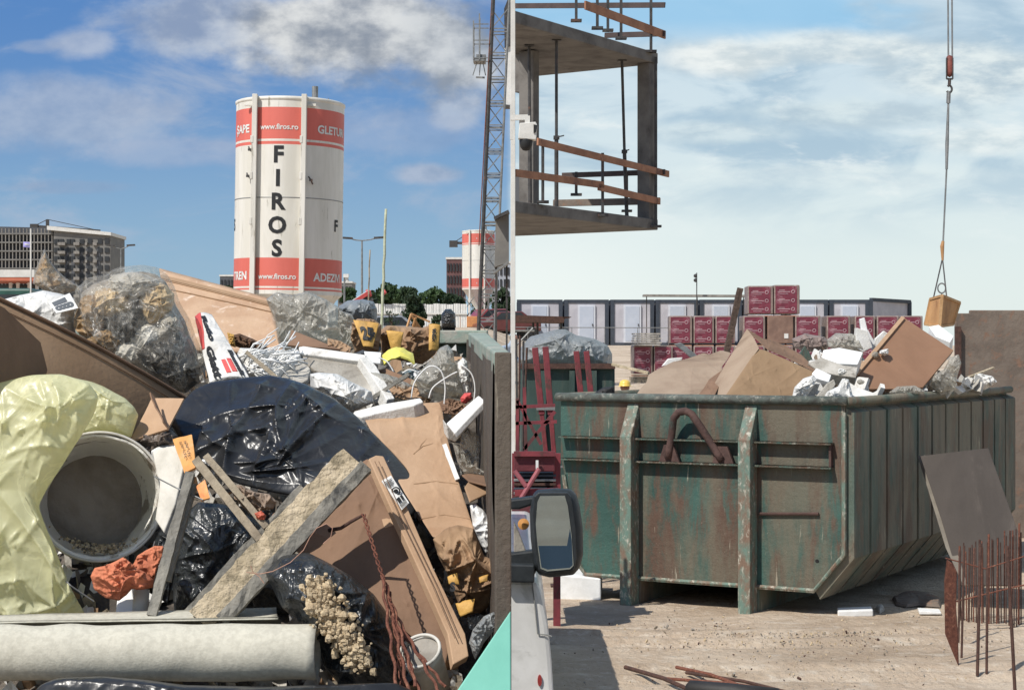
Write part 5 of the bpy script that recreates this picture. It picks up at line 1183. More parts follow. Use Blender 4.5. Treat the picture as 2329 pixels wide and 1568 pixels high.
mb.prism([W(x, y, D+(.0 if y > 1400 else .0)+.002*(x-2160)) for x, y in o_], (0.01, .012, 0)); tag(mb.build('curved_rusty_plate', M['rebar'], bevel=.003), 'pointed rusty steel plate standing left of the starter bars', 'plate')

# ---------------------------------------------------------------- red steelwork, tank and bundles left of the skip
def box3(px0, px1, py0, py1, D, dp, m, name, parent=None, bevel=.01):
    x0, x1, z1, z0 = (px0-CX)/F*D, (px1-CX)/F*D, EYE+(HY-py0)/F*D, EYE+(HY-py1)/F*D
    mb = MB(); mb.box(((x0+x1)/2, D+dp/2, (z0+z1)/2), (x1-x0, dp, z1-z0)); return mb.build(name, m, parent, bevel=bevel)
gt = mat('dark green tank paint', '#36514a', '#2c423d', 2, .7, bump=.2, c3='#5a5a4e', t3=.58, s3=3, st=(1, 1, .3))
t = thing('green_tank', W(1270, 1100, 20), 'big dark green steel tank behind the red props left of the skip', 'tank')
D = 20; x0, x1 = (1184-CX)/F*D, (1398-CX)/F*D; zt_ = EYE+(HY-832)/F*D
mb = MB(); mb.box(((x0+x1)/2, D+1, zt_/2), (x1-x0, 2, zt_)); mb.build('body', gt, t, bevel=.03)
for px in (1235, 1300, 1350):
    mb = MB(); x = (px-CX)/F*D; mb.box((x, D-.03, zt_/2), (.06, .08, zt_-.1)); mb.build('rib', gt, t)
mb = MB(); mb.bar((x0, D-.02, zt_), (x1, D-.02, zt_), .12, .06); mb.build('rim', M['rebar_dark'], t)
# film wrapped pile on the tank
o = bag('wrapped_pile', [(1176, 825), (1184, 790), (1205, 765), (1235, 757), (1262, 749), (1285, 748), (1310, 762), (1352, 770), (1382, 786), (1392, 805), (1392, 832), (1340, 838), (1230, 835)], 21.0, .7, M['film_grey'],
      'grey film-wrapped pile lying on the dark green tank', 'wrapped pile', .07, 3.2, 21)
mb = MB()
for k in range(9):
    a_ = 800+k*4.2; mb.bar(W(1196+R.uniform(-6, 6), 836-k*7, 21.3), W(1375-R.uniform(0, 20), 836-k*6, 21.3), .7, .05)
q = mb.build('contents', M['foam_dirty'], o); 
# brown canopy
t = thing('brown_canopy', W(1230, 720, 33), 'brown flat canopy on thin posts at the left, before the cabins', 'canopy')
mb = MB(); D = 33; mb.prism([W(1169, 716, D), W(1170, 731, D), W(1262, 733, D), (W(1282, 733, D)), W(1284, 722, D), W(1300, 720, D)], (0, 1.4, .0)); mb.build('roof', M['rebar_dark'], t)
for px in (1212, 1222, 1276):
    mb = MB(); p = W(px, 730, D+.5); mb.tube([p, (p.x, p.y, ground_z(p.x, D))], .022, 6); mb.build('post', M['steel_dark'], t)
mb = MB(); mb.tube([W(1169, 752, D), W(1215, 752, D)], .018, 6); mb.build('rail', M['steel'], t); mb = MB(); mb.tube([W(1169, 790, D), W(1212, 745, D)], .018, 6); mb.build('rail', M['steel'], t)
for (px0, y0, px1, y1, D, lab) in ((1216, 790, 1252, 1135, 17.2, 'leftmost tall red steel prop, left of the outer pair'), (1240, 788, 1268, 1135, 17.0, 'tall red steel prop close to the skip corner, right of the outer pair'),
        (1310, 798, 1322, 910, 18.8, 'left one of the shorter red props just behind the skip'), (1333, 798, 1345, 910, 18.7, 'right one of the shorter red props just behind the skip')):
    a, b = W(px0, y0, D), W(px1, y1, D); g0 = a+(b-a)*((a.z-0)/(a.z-b.z)); t = thing('red_prop', g0, lab, 'prop', 'worn red steel props left of the skip')
    mb = MB(); mb.bar(a, a+(g0-a)*.28, .062, .06); mb.build('upper_tube', M['red_paint'], t, bevel=.006)
    mb = MB(); mb.bar(a+(g0-a)*.22, g0, .045, .045); mb.build('lower_tube', M['red_paint'], t, bevel=.006)
    mb = MB(); q = a+(g0-a)*.25; mb.box(q, (.09, .09, .05)); mb.bar(a+(g0-a)*.5-Vector((.1, .03, 0)), a+(g0-a)*.5+Vector((.1, -.03, .02)), .02, .02); mb.bar(a+(g0-a)*.62-Vector((.12, .03, 0)), a+(g0-a)*.62+Vector((.08, -.03, .02)), .02, .02); mb.build('collar', M['steel'], t)
    mb = MB(); mb.box(g0+Vector((0, 0, .01)), (.18, .18, .02)); mb.build('base_plate', M['rebar_dark'], t)
for i, (px, y0, px2) in enumerate(((1174, 770, 1178), (1182, 762, 1176), (1190, 775, 1186), (1198, 790, 1181))):
    D = 18.5+.1*i; a = W(px, y0, D); b = W(px2, 1100, D); mb = MB(); b.z = 0; mb.tube([a, b], .012, 6); tag(mb.build('steel_rod', M['rebar_dark'] if i % 2 else M['steel_dark']), 'dark upright steel rod, %s from the left in the bunch beside the tank' % ORD[i], 'rod', 'bunch of upright rods at the tank edge')
# red trailer / rack
t = thing('red_steel_rack', W(1215, 1140, 14.6), 'red steel rack with braces and stacked dark slats left of the skip', 'rack'); D = 14.6
box3(1168, 1262, 1033, 1072, D, .3, mat('dull worn red paint', '#70262e', '#5c2027', 3, .7, bump=.25, c3='#7e4a48', t3=.6), 'side_panel', t)
mb = MB(); mb.bar(W(1168, 1031, D-.02), W(1262, 1031, D-.02), .05, .04); mb.build('rail', M['red_paint'], t); mb = MB(); mb.bar(W(1170, 1120, D-.05), W(1270, 1115, D-.05), .05, .05); mb.build('rail', M['red_paint'], t)
for (a, b, c_, d) in ((1174, 1150, 1226, 1065), (1170, 1070, 1196, 1105)):
    mb = MB(); mb.tube([W(a, b, D-.1), W(c_, d, D-.1)], .02, 8); mb.build('brace', mat('pinkish brace paint', '#a8525a', '#93454d', 5, .6, bump=.1), t)
for (a, b, c_, d) in ((1176, 1028, 1176, 905), (1196, 1028, 1192, 880), (1176, 910, 1230, 1010), (1192, 1020, 1262, 935), (1172, 962, 1266, 958), (1172, 925, 1262, 921)):
    mb = MB(); mb.bar(W(a, b, D+.35), W(c_, d, D+.35), .028, .028); mb.build('lattice_bar', M['red_paint'], t)
for px in (1172, 1266):
    mb = MB(); p = W(px, 1030, D+.1); mb.bar(p, (p.x, p.y, 0), .06, .06); mb.build('leg', M['red_paint'], t)
for k in range(7):
    m_ = (M['cabin_frame'], M['steel'], M['rebar_dark'])[k % 3]; o = box3(1168, 1264, 1078+k*10, 1084+k*10, D+.05, .8, m_, 'slat', t, .004)
box3(1218, 1224, 1046, 1066, D-.05, .02, M['white'], 'tag_plate', t, 0)
mb = MB(); mb.bar(W(1168, 1172, D+.2), W(1270, 1172, D+.2), .9, .3); mb.build('base_load', mat('red brown load', '#6b2d33', '#57262b', 3, .7, bump=.3), t)

# ---------------------------------------------------------------- ground litter on the right
def at_ground(px, py, dz=0): D = EYE*F/(py-HY); p = W(px, py, D); return Vector((p.x, p.y, dz))
a = at_ground(1314, 1366); mb = MB(); Dd = a.y
p = [at_ground(1261, 1364), at_ground(1366, 1366)]; mb.prism([p[0], p[1], p[1]+Vector((0, 0, .21)), p[0]+Vector((0, 0, .24))], (.05, .7, 0)); tag(mb.build('foam_box', M['foam_clean'], bevel=.012), 'white polystyrene box on the ground under the left corner of the skip', 'box')
mb = MB(); a, b = at_ground(1905, 1403), at_ground(1985, 1401); mb.prism([a, b, b+Vector((0, 0, .06)), a+Vector((0, 0, .055))], (0.03, .22, 0)); tag(mb.build('foam_slab', M['foam_clean'], bevel=.01), 'flat white foam slab on the ground right of the skip runners', 'foam')
mb = MB(); a, b = at_ground(2090, 1396), at_ground(2140, 1396); mb.prism([a, b, b+Vector((0, 0, .02)), a+Vector((0, 0, .03))], (0.03, .2, 0)); tag(mb.build('foam_slab', M['foam_clean'], bevel=.005), 'thin white foam sheet on the ground near the curved rusty plate', 'foam')
def patch(outline, th, m, label, cat, amp=.03, seed=0, name='scrap_sheet'):
    mb = MB(); c_ = np.mean(outline, 0); N = 60; ring = []
    o_ = np.array(outline, float); P = []
    for k in range(N):
        s_ = k/N*len(o_); i = int(s_); f_ = s_-i; P.append(o_[i]*(1-f_)+o_[(i+1) % len(o_)]*f_)
    vs = []
    for r_ in np.linspace(0, 1, 12)[1:]:
        for q in P: w_ = c_+(q-c_)*r_; g0 = at_ground(*w_); vs.append((g0.x, g0.y, .01+th*(1-r_**3)))
    vs = [tuple(at_ground(*c_)+Vector((0, 0, th)))]+vs; A = np.array(vs); A[:, 2] += np.abs(crumple(A, 5, seed))*amp; A[-N:, 2] = 0
    mb.add(list(map(tuple, A)), [(0, 1+i, 1+(i+1) % N) for i in range(N)]+[(1+r_*N+i, 1+(r_+1)*N+i, 1+(r_+1)*N+(i+1) % N, 1+r_*N+(i+1) % N) for r_ in range(10) for i in range(N)])
    return tag(mb.build(name, m), label, cat)
patch([(2028, 1360), (2060, 1350), (2110, 1352), (2140, 1366), (2138, 1380), (2090, 1376), (2060, 1380), (2035, 1374)], .03, M['rustplate'], 'crumpled brown sheet on the ground in the shade by the panels', 'sheet', .03, 4)
patch([(1990, 1385), (2005, 1378), (2012, 1388), (2000, 1394)], .03, M['foam_dirty'], 'small pale lump on the ground left of the crumpled brown sheet', 'scrap', .03, 5)
for i, (a, b, r_, m_, lab) in enumerate((((1422, 1524), (1600, 1590), .016, 'rebar_dark', 'leftmost long rusty bar lying on the sand with its end in the black sleeve'),
        ((1538, 1523), (1700, 1572), .013, 'rebar', 'rusty bar lying on the sand, topmost of the bottom bundle'), ((1510, 1548), (1820, 1585), .011, 'rebar', 'long thin rusty bar crossing the bottom bundle'),
        ((1560, 1535), (1830, 1590), .012, 'rebar_dark', 'rusty bar at the right of the bottom bundle'))):
    A_, B_ = at_ground(*a), at_ground(*b); mb = MB(); mb.tube([A_+Vector((0, 0, r_+.01)), A_.lerp(B_, .5)+Vector((0, 0, r_+.03)), B_+Vector((0, 0, r_+.01))], r_, 8); tag(mb.build('rusty_bar', M[m_]), lab, 'rebar')
A_, B_ = at_ground(1560, 1585, .06), at_ground(1770, 1600, .05); mb = MB(); mb.tube([A_, A_.lerp(B_, .04), A_.lerp(B_, .5), B_], [.03, .06, .062, .055], 14)
tag(mb.build('black_sleeve', M['blacksleeve'], smooth=True), 'thick black rubber hose over the bars at the bottom edge', 'hose')
R = random.Random(12); mb = MB()
for i in range(1500):
    px, py = R.gauss(1780, 230), R.uniform(1380, 1600)
    if i < 900: px, py = R.gauss(1830, 170), R.gauss(1436, 22)
    if not 1180 < px < 2400 or py < 1365: continue
    c_ = at_ground(px, py); s_ = R.uniform(.003, .010)*(1.8 if i % 17 == 0 else 1); q = Euler((R.uniform(0, 6), R.uniform(0, 6), R.uniform(0, 6))).to_matrix()
    mb.cur = R.choice((0, 0, 1, 2)) if i % 3 else 3; mb.box(c_+Vector((0, 0, s_*.3)), (s_*R.uniform(.7, 2.2), s_, s_*R.uniform(.4, .9)), q)
kind(mb.build('gravel_and_chips', [M['tile'], M['wood_old'], M['rebar_dark'], M['mortar']]), 'stuff')

# ---------------------------------------------------------------- van and its mirror
def van():
    t = thing('van', (-.8, 10.6, 0), 'dirty white van corner with a big black wing mirror before the green skip', 'van')
    D = 9.7; w = lambda px, py, d=D: W(px, py, d)
    mb = MB(); rows = []
    # right flank seen on end: bulging outline extruded away from the camera
    prof = [(1205, 1318), (1222, 1322), (1232, 1350), (1246, 1420), (1254, 1500), (1258, 1568), (1259, 1640), (1254, 1760), (1225, 1800)]
    pts = [w(*p) for p in prof]; pts = [Vector((p.x, D, p.z)) for p in pts]
    full = [Vector((-1.7, D, pts[0].z))]+pts+[Vector((-1.7, D, pts[-1].z))]
    mb.prism(full, (0, 4.2, 0)); mb.build('body', M['vanwhite'], t, bevel=.025)
    mb = MB(); mb.tube([w(x+.5, y, D-.01) for x, y in ((1209, 1322), (1215, 1370), (1222, 1440), (1243, 1442), (1254, 1446))], .004, 6); mb.build('panel_gap', mat('grey seam', '#8a8a84', '#7c7c78', 5, .8, bump=0), t)
    mb = MB(); mb.prism([(-1.5, D+.5, pts[0].z), (-.18, D+.5, pts[0].z), (-.3, D+.9, 1.78), (-1.4, D+.9, 1.78)], (0, 2.6, 0)); mb.build('cab', M['vanwhite'], t, bevel=.05)
    mb = MB(); mb.prism([(-1.45, D+.48, pts[0].z+.04), (-.24, D+.48, pts[0].z+.04), (-.34, D+.86, 1.72), (-1.36, D+.86, 1.72)], (0, .02, 0)); mb.build('windscreen', M['glassdk'], t)
    mb = MB(); c_ = w(1227, 1546, D-.012); mb.prism([c_+Vector((math.cos(q)*.012, 0, math.sin(q)*.032)) for q in np.linspace(0, 6.283, 18, endpoint=False)], (0, .02, 0)); mb.build('side_marker', mat('red lens', '#a8302c', '#962824', 5, .25, bump=0), t)
    for y in (D+.7, D+3.3):
        for x in (-.02, -1.5):
            mb = MB(); mb.lathe([(.001, 0), (.34, 0), (.36, .03), (.36, .2), (.001, .2)], (x-.1, y, .36), (1, 0, 0), 26); mb.build('wheel', M['tyre'], t, smooth=False)
    mb = MB(); mb.bar(w(1140, 1298), w(1215, 1300), .16, .10); mb.prism([w(1150, 1290), w(1166, 1282), w(1222, 1290), w(1216, 1306), w(1178, 1326), (w(1150, 1300))], (0, .15, 0)); mb.build('door_sill', M['blackplast'], t, bevel=.01)
    # mirror
    mb = MB(); ol = [(1212, 1122), (1222, 1112), (1262, 1109), (1298, 1111), (1310, 1122), (1318, 1150), (1325, 1200), (1326, 1260), (1318, 1290), (1304, 1306), (1250, 1312), (1226, 1306), (1214, 1290), (1206, 1220), (1204, 1160)]
    mb.blob([(x, y) for x, y in ol], D-.02, .085, 0, 4, 1, na=90, nr=16, power=5); hs = mb.build('mirror_housing', M['blackplast'], t, smooth=True)
    fr = [(1214, 1128), (1224, 1119), (1290, 1119), (1298, 1128), (1308, 1200), (1311, 1270), (1305, 1295), (1240, 1304), (1224, 1296), (1216, 1240), (1211, 1170)]
    mb = MB(); mb.prism([w(x, y, D-.115) for x, y in fr], (0, .04, 0)); q = mb.build('mirror_bezel', M['blackplast'], hs, bevel=.006)
    def rr(pts, m, nm, dd): 
        mb = MB(); mb.prism([w(x, y, D-.118-dd) for x, y in pts], (0, .004, 0)); return mb.build(nm, m, hs)
    glass = [(1222, 1140), (1228, 1127), (1284, 1126), (1291, 1150), (1300, 1220), (1304, 1285), (1296, 1293), (1244, 1298), (1229, 1292), (1222, 1240), (1218, 1190)]
    o = rr(glass, M['mirror'], 'mirror_glass', .001)
    o = rr([(1224, 1240), (1289, 1240), (1296, 1200), (1300, 1230), (1302, 1284), (1295, 1290), (1245, 1294), (1231, 1289)], M['bluegl'], 'blind_spot_glass', .003)
    for y0, y1, nm in ((1128, 1158, 'upper_arm'), (1250, 1300, 'lower_arm')):
        mb = MB(); mb.prism([w(1150, y0+8, D), w(1215, y0, D), w(1218, y1-12, D), w(1180, y1+14 if y1 > 1200 else y1, D), w(1150, y1+30 if y1 > 1200 else y1, D)], (0, .09, 0)); mb.build('mirror_arm', M['blackplast'], t, bevel=.012)
    mb = MB(); mb.lathe([(.001, -.01), (.03, 0), (.032, .02), (.001, .03)], w(1190, 1190, D+.2), (0, -1, 0), 16); mb.build('indicator', M['ochre'], t)
    mb = MB(); mb.prism([w(1168, 1185, D+.05), w(1180, 1210, D+.05), w(1204, 1275, D+.05), w(1196, 1282, D+.05), w(1168, 1285, D+.05)], (0, .05, 0)); mb.build('door_trim', M['tile'], t, bevel=.005)
van()
# ================================================================ left skip: wall and heap
sw = skipmat('weathered skip wall', '#5a544c', '#4c453f', '#4f4138', '#655c52', .52, .5)
rimm = mat('pale green rim paint', '#8fa191', '#7d8c7e', 6, .75, bump=.3, c3='#a9a294', t3=.56, s3=9)
def left_skip():
    t = thing('rubbish_skip', (-1.1, 6.4, 0), 'rusty steel skip with pale green rim holding the heap of rubbish on the left', 'skip')
    A, B = W(1064, 756, 8.0), W(1123, 800, 4.5)         # inner top edge, far and near
    d = (B-A); out = Vector((-d.y, d.x, 0)).normalized(); out = -out if out.x < 0 else out
    n = 60; mb = MB(); vs = []
    for i in range(n+1):
        p = A+d*(i/n)
        for k in range(25):
            z = p.z-.03-(p.z-.22)*k/24; q = Vector((p.x, p.y, z)); b = .012*float(vnoise(np.array([tuple(q)]), 3, 2)[0])
            vs.append(q+out*b)
    m = 25; fr = [(i*m+k, (i+1)*m+k, (i+1)*m+k+1, i*m+k+1) for i in range(n) for k in range(m-1)]
    nv = len(vs); vs2 = [v+out*.014 for v in vs]; mb.add(vs+vs2, fr+[tuple(nv+j for j in f) for f in fr]); mb.build('side_wall', sw, t, smooth=True)
    mb = MB(); mb.prism([A+Vector((0, 0, 0)), B, B+out*.042, A+out*.085], (0, 0, -.06)); mb.build('top_rim', rimm, t, bevel=.006)
    mb = MB(); e = B-d.normalized()*-.004; mb.prism([B+out*.0015, B+out*.043, B+out*.043+d.normalized()*.04, B+out*.0015+d.normalized()*.04], (0, 0, -2.0)); mb.build('corner_post', sw, t, bevel=.004)
    # far end wall
    C = W(1064, 756, 8.0); E = W(700, 752, 8.05)
    mb = MB(); mb.prism([(C.x+.02, 8.0, .2), (-2.6, 8.1, .2), (-2.6, 8.1, C.z-.03), (C.x+.02, 8.0, C.z-.03)], (0, .03, 0)); mb.build('end_wall', skipmat('green grey end wall', '#5c6a5c', '#546052', '#5f574b', '#77756a', .58, .5), t)
    mb = MB(); mb.bar((C.x+.09, 8.0, C.z-.02), (-2.6, 8.1, C.z-.02), .09, .06); mb.build('top_rim', rimm, t, bevel=.006)
    mb = MB(); mb.bar((C.x, 7.985, C.z-.2), (-2.6, 8.08, C.z-.2), .02, .025); mb.build('end_rib', rimm, t)
    mb = MB(); mb.prism([(-2.62, 4.5, .2), (-2.62, 8.1, .2), (-2.62, 8.1, C.z), (-2.62, 4.5, C.z)], (-.03, 0, 0)); mb.build('side_wall', sw, t)
    mb = MB(); mb.box((-1.35, 6.3, .13), (2.5, 3.6, .14)); mb.build('floor_plate', M['steel_dark'], t)
left_skip()
def heap():
    """packed debris under everything, seen only in the gaps"""
    nx, ny = 110, 110; vs = []
    for j in range(ny+1):
        D = 4.2+(7.95-4.2)*j/ny
        for i in range(nx+1):
            u = i/nx; xr = -.06-.12*(D-4.2)/3.8; x = -2.55+(xr+2.55)*u
            ypx = np.interp(D, [4.2, 4.6, 5.2, 5.6, 6.2, 7.0, 7.95], [1800, 1640, 1330, 1200, 1020, 855, 790]); vs.append([x, D, EYE+(HY-ypx)/F*D-.05])
    A = np.array(vs); A[:, 2] += .05*crumple(A, 6, 3)+.025*crumple(A, 17, 9)
    n1 = nx+1; fs = [(j*n1+i, j*n1+i+1, (j+1)*n1+i+1, (j+1)*n1+i) for j in range(ny) for i in range(nx)]
    base = A.copy(); base[:, 2] = .21; edge = [i for i in range(nx+1)]; nn = len(A)
    fr = [(i, i+1, nn+i+1, nn+i) for i in range(nx)]
    mb = MB(); mb.add(list(map(tuple, np.concatenate([A, base[:nx+1]]))), fs+fr)
    kind(mb.build('packed_debris', mat('dark mixed debris', '#6e6458', '#463f38', 8, .85, bump=.6, bs=40, c3='#7c7062', t3=.6, s3=9)), 'stuff')
    R = random.Random(17); mb = MB()
    for i in range(2600):
        D = R.uniform(4.5, 7.8); xr = -.08-.12*(D-4.2)/3.8; x = R.uniform(-.31*D, xr-.04); ypx = np.interp(D, [4.2, 4.6, 5.2, 5.6, 6.2, 7.0, 7.95], [1800, 1640, 1330, 1200, 1020, 855, 790])
        c_ = Vector((x, D, EYE+(HY-ypx)/F*D-.02+R.uniform(0, .03))); q = Euler((R.uniform(0, 6), R.uniform(0, 6), R.uniform(0, 6))).to_matrix()
        mb.cur = R.choice((0, 1, 1, 2, 4, 4)); s_ = R.uniform(.010, .045)
        a = [c_+q@Vector((s_*math.cos(k)*R.uniform(.6, 1.6), s_*math.sin(k)*R.uniform(.5, 1), R.uniform(-.3, .3)*s_)) for k in (0, 1.3, 2.5, 3.8, 5)]; mb.add(a, [(0, 1, 2), (0, 2, 3), (0, 3, 4)])
    kind(mb.build('loose_scraps', [M['card'], M['foam_dirty'], M['wood_old'], M['blackbag_dusty'], M['whitebag']]), 'stuff')
heap()

# ---------------------------------------------------------------- bottom: rolls, black sheet, turquoise board
def roll():
    t = thing('felt_roll', W(350, 1490, 4.6), 'thick grey felt roll lying across the bottom left corner', 'roll')
    D = 4.62; a, b = W(-60, 1486, D), W(722, 1482, D-.02); r = 67/F*D; mb = MB(); n = 64
    ax = (b-a).normalized(); up = Vector((0, 0, 1)); fw = ax.cross(up).normalized(); vs = []; turns = 2.3; k = 0; N = 40; steps = int(n*turns)
    for i in range(N+1):
        for s_ in range(steps+1):
            q = 2*math.pi*s_/n+2.2; rr = r*(1-.16*(1-s_/steps)*1.4)
            p = a+(b-a)*(i/N)+(fw*math.cos(q)+up*math.sin(q))*rr; p += (fw*math.cos(q)+up*math.sin(q))*(.004*float(vnoise(np.array([[i*.3, q, 0]]), .9, 2)[0])); vs.append(p)
    m_ = steps+1; mb.add(vs, [(i*m_+s_, i*m_+s_+1, (i+1)*m_+s_+1, (i+1)*m_+s_) for i in range(N) for s_ in range(steps)])
    o = mb.build('outer_wrap', M['felt'], t, smooth=True); sd = o.modifiers.new('th', 'SOLIDIFY'); sd.thickness = .004
    # loose flap lying on the roll
    mb = MB(); s_ = quad([(-40, 1398, 4.80), (628, 1380, 4.82), (632, 1404, 4.66), (-40, 1414, 4.66)], .002, 6, 3, bow=(.0, .006)); mb.grid(lambda u, v: s_(u, v), 40, 6, .004); mb.build('loose_flap', M['felt'], t, smooth=True)
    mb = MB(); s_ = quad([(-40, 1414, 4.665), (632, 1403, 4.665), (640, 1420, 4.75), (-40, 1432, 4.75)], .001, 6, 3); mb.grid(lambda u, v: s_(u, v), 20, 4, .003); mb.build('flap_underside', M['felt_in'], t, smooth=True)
roll()
bag('black_sheet', [(40, 1640), (90, 1556), (130, 1540), (230, 1536), (330, 1544), (420, 1556), (600, 1560), (900, 1550), (1000, 1600), (700, 1680)], 4.42, .05, M['blackbag'], 'black plastic sheet along the bottom edge below the felt roll', 'plastic', .012, 12, 31)
pl = plane3((1040, 1568, 4.40), (1161, 1388, 4.46), (1161, 1568, 4.40))
board('turquoise_board', [(1018, 1600), (1161, 1387), (1161.5, 1600)], pl, .02, M['teal'], 'flat turquoise board in the bottom corner beside the skip wall', 'board', bevel=.003)

# ---------------------------------------------------------------- yellow-green bag and plaster bucket
mb = MB()
mb.blob([(-70, 885), (0, 870), (35, 860), (70, 852), (140, 850), (200, 868), (225, 900), (215, 940), (191, 981), (168, 1015), (140, 1060), (110, 1105), (86, 1150), (105, 1200), (125, 1245), (150, 1310), (172, 1382), (200, 1402), (100, 1420), (-70, 1425)],
        5.05, .09, .031, 6.5, 41, center=(45, 1110), ex=1.45, fine=.12, wk=.7)
mb.blob([(60, 870), (140, 852), (210, 868), (235, 878), (262, 893), (285, 905), (305, 925), (315, 943), (308, 965), (298, 995), (262, 985), (230, 985), (191, 1000), (120, 1000), (60, 950)], 5.32, .08, .016, 7, 43, fine=.25)
o = mb.build('yellow_bag', M['yellowbag'], smooth=True); tag(o, 'big pale yellow-green plastic bag at the left, draped over the plaster bucket', 'bag')
mat('shade toned mortar', '#a0958a', '#857a6e', 6, .9, bump=.5, bs=30, c3='#9c9082', t3=.62, s3=6)  # mortar bottom toned darker to paint the shade deep in the bucket
def bucket(cx_, cy_, D, rpx, depth, axis, label, taper=.82, band=True, fill=None, inm='bucket_in'):
    c_ = W(cx_, cy_, D); r = rpx/F*D; ax = Vector(axis).normalized(); t = thing('plaster_bucket', c_, label, 'bucket')
    mb = MB(); mb.lathe([(r*1.0, 0), (r*1.045, -.002), (r*1.045, -.02), (r*.99, -.024), (r*taper, -depth), (.001, -depth)], c_, ax, 72); mb.build('shell', M['bucket_out'], t, smooth=True)
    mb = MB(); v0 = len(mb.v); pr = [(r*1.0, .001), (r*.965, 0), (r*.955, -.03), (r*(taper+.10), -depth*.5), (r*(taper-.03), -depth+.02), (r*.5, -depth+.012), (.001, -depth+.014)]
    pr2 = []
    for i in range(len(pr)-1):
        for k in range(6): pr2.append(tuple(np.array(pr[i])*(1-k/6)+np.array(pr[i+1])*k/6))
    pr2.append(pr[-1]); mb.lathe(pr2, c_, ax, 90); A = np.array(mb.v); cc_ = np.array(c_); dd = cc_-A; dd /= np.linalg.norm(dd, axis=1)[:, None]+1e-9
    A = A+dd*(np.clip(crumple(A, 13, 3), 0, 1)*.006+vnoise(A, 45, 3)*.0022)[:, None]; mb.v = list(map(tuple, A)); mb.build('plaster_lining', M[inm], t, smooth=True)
    if inm == 'bucket_in': mb = MB(); mb.lathe([(r*.83, -depth+.02), (r*.80, -depth+.03), (r*.4, -depth+.034), (.001, -depth+.032)], c_, ax, 60); A = np.array(mb.v); A += (crumple(A, 16, 8)*.004)[:, None]*np.array(tuple(ax)); mb.v = list(map(tuple, A)); mb.build('shade_toned_mortar', MATS['shade toned mortar'], t, smooth=True)
    mb = MB(); a = ax.orthogonal().normalized(); b = ax.cross(a); mb.tube([c_+ax*.002+a*(math.cos(q)*r*1.02)+b*(math.sin(q)*r*1.02) for q in np.linspace(0, 6.283, 72, endpoint=False)], .0045, 8, closed=True); mb.build('rim', M['bucket_out'], t, smooth=True)
    return t, c_, r, ax
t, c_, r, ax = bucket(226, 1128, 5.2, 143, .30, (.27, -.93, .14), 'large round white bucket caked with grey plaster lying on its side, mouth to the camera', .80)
mb = MB(); R = random.Random(4)
for i in range(260):
    q = R.gauss(0, .5); dd = R.uniform(.015, .11); p = c_+Vector((R.gauss(.0, .045)+.0, 0, 0))-ax*dd; p.z = c_.z-r*.93+R.uniform(0, .02)+abs(p.x-c_.x)**2*2.5; s_ = R.uniform(.003, .009)
    mb.cur = R.choice((0, 0, 1)); mb.box(p, (s_, s_, s_), Euler((R.uniform(0, 6), R.uniform(0, 6), 0)).to_matrix())
o = mb.build('rubble_crumbs', [M['mortar'], M['wood_old']], t); kind(o, 'stuff')
mb = MB(); mb.tube([W(124, 1295, 5.0), W(160, 1330, 4.98), W(213, 1366, 5.0)], .0022, 6); mb.tube([W(352, 1230, 5.0), W(340, 1280, 5.0), W(326, 1330, 4.99)], .0022, 6); mb.tube([W(350, 1082, 5.05), W(400, 1108, 4.95), W(462, 1136, 4.9)], .0022, 6); mb.build('wire_handle', M['steel'], t)

# ---------------------------------------------------------------- orange cloth, pipes, white bucket pieces
mb = MB()
mb.blob([(205, 1310), (215, 1290), (240, 1285), (262, 1275), (280, 1265), (300, 1285), (330, 1300), (350, 1318), (348, 1335), (320, 1340), (300, 1338), (288, 1352), (270, 1366), (240, 1360), (215, 1340)], 4.88, .045, .022, 17, 3, fine=.9)
mb.blob([(300, 1290), (312, 1262), (332, 1250), (352, 1240), (372, 1240), (372, 1262), (358, 1290), (350, 1320), (325, 1318)], 4.96, .04, .022, 18, 8, fine=.9)
mb.blob([(252, 1300), (262, 1280), (285, 1268), (305, 1285), (300, 1310), (275, 1318)], 4.86, .03, .018, 20, 12, fine=.9)
tag(mb.build('orange_rag', M['orange'], smooth=True), 'crumpled orange cloth rag below the plaster bucket', 'rag')
boxy('white_pipe_scrap', [(262, 1398), (266, 1362), (300, 1330), (308, 1398)], plane3((262, 1398, 4.93), (266, 1340, 4.99), (308, 1398, 4.93)), .03, M['foam_clean'], 'white plastic offcut under the orange rag, left of a short white tube', 'offcut')
mb = MB(); mb.tube([W(322, 1340, 4.95), W(318, 1400, 4.93)], .022, 20); tag(mb.build('white_tube', M['bucket_out'], smooth=True), 'short pale plastic tube under the orange rag', 'tube')
t = thing('white_tub', W(385, 1150, 5.2), 'white plastic tub wedged between the plaster bucket and the timber laths', 'tub')
board('front', [(345, 1022), (392, 1012), (424, 1028), (398, 1145), (372, 1210), (352, 1180), (362, 1110)], plane3((345, 1022, 5.28), (424, 1028, 5.22), (380, 1200, 5.08)), .05, M['bucket_out'], None, None, parent=t)
board('lid', [(342, 1024), (368, 1008), (410, 1012), (424, 1030), (392, 1018)], plane3((342, 1024, 5.27), (424, 1030, 5.2), (392, 1004, 5.35)), .03, M['foam_clean'], None, None, parent=t)
mb = MB(); mb.blob([(296, 1000), (318, 985), (350, 978), (388, 976), (405, 990), (398, 1008), (360, 1014), (345, 1030), (320, 1012)], 5.35, .06, .02, 16, 52); tag(mb.build('brown_wrap', mat('brown grey wrap', '#6d5f55', '#55493f', 9, .45, bump=.4, bs=14, bkind='film'), smooth=True), 'brown-grey plastic wrap above the white tub', 'plastic')
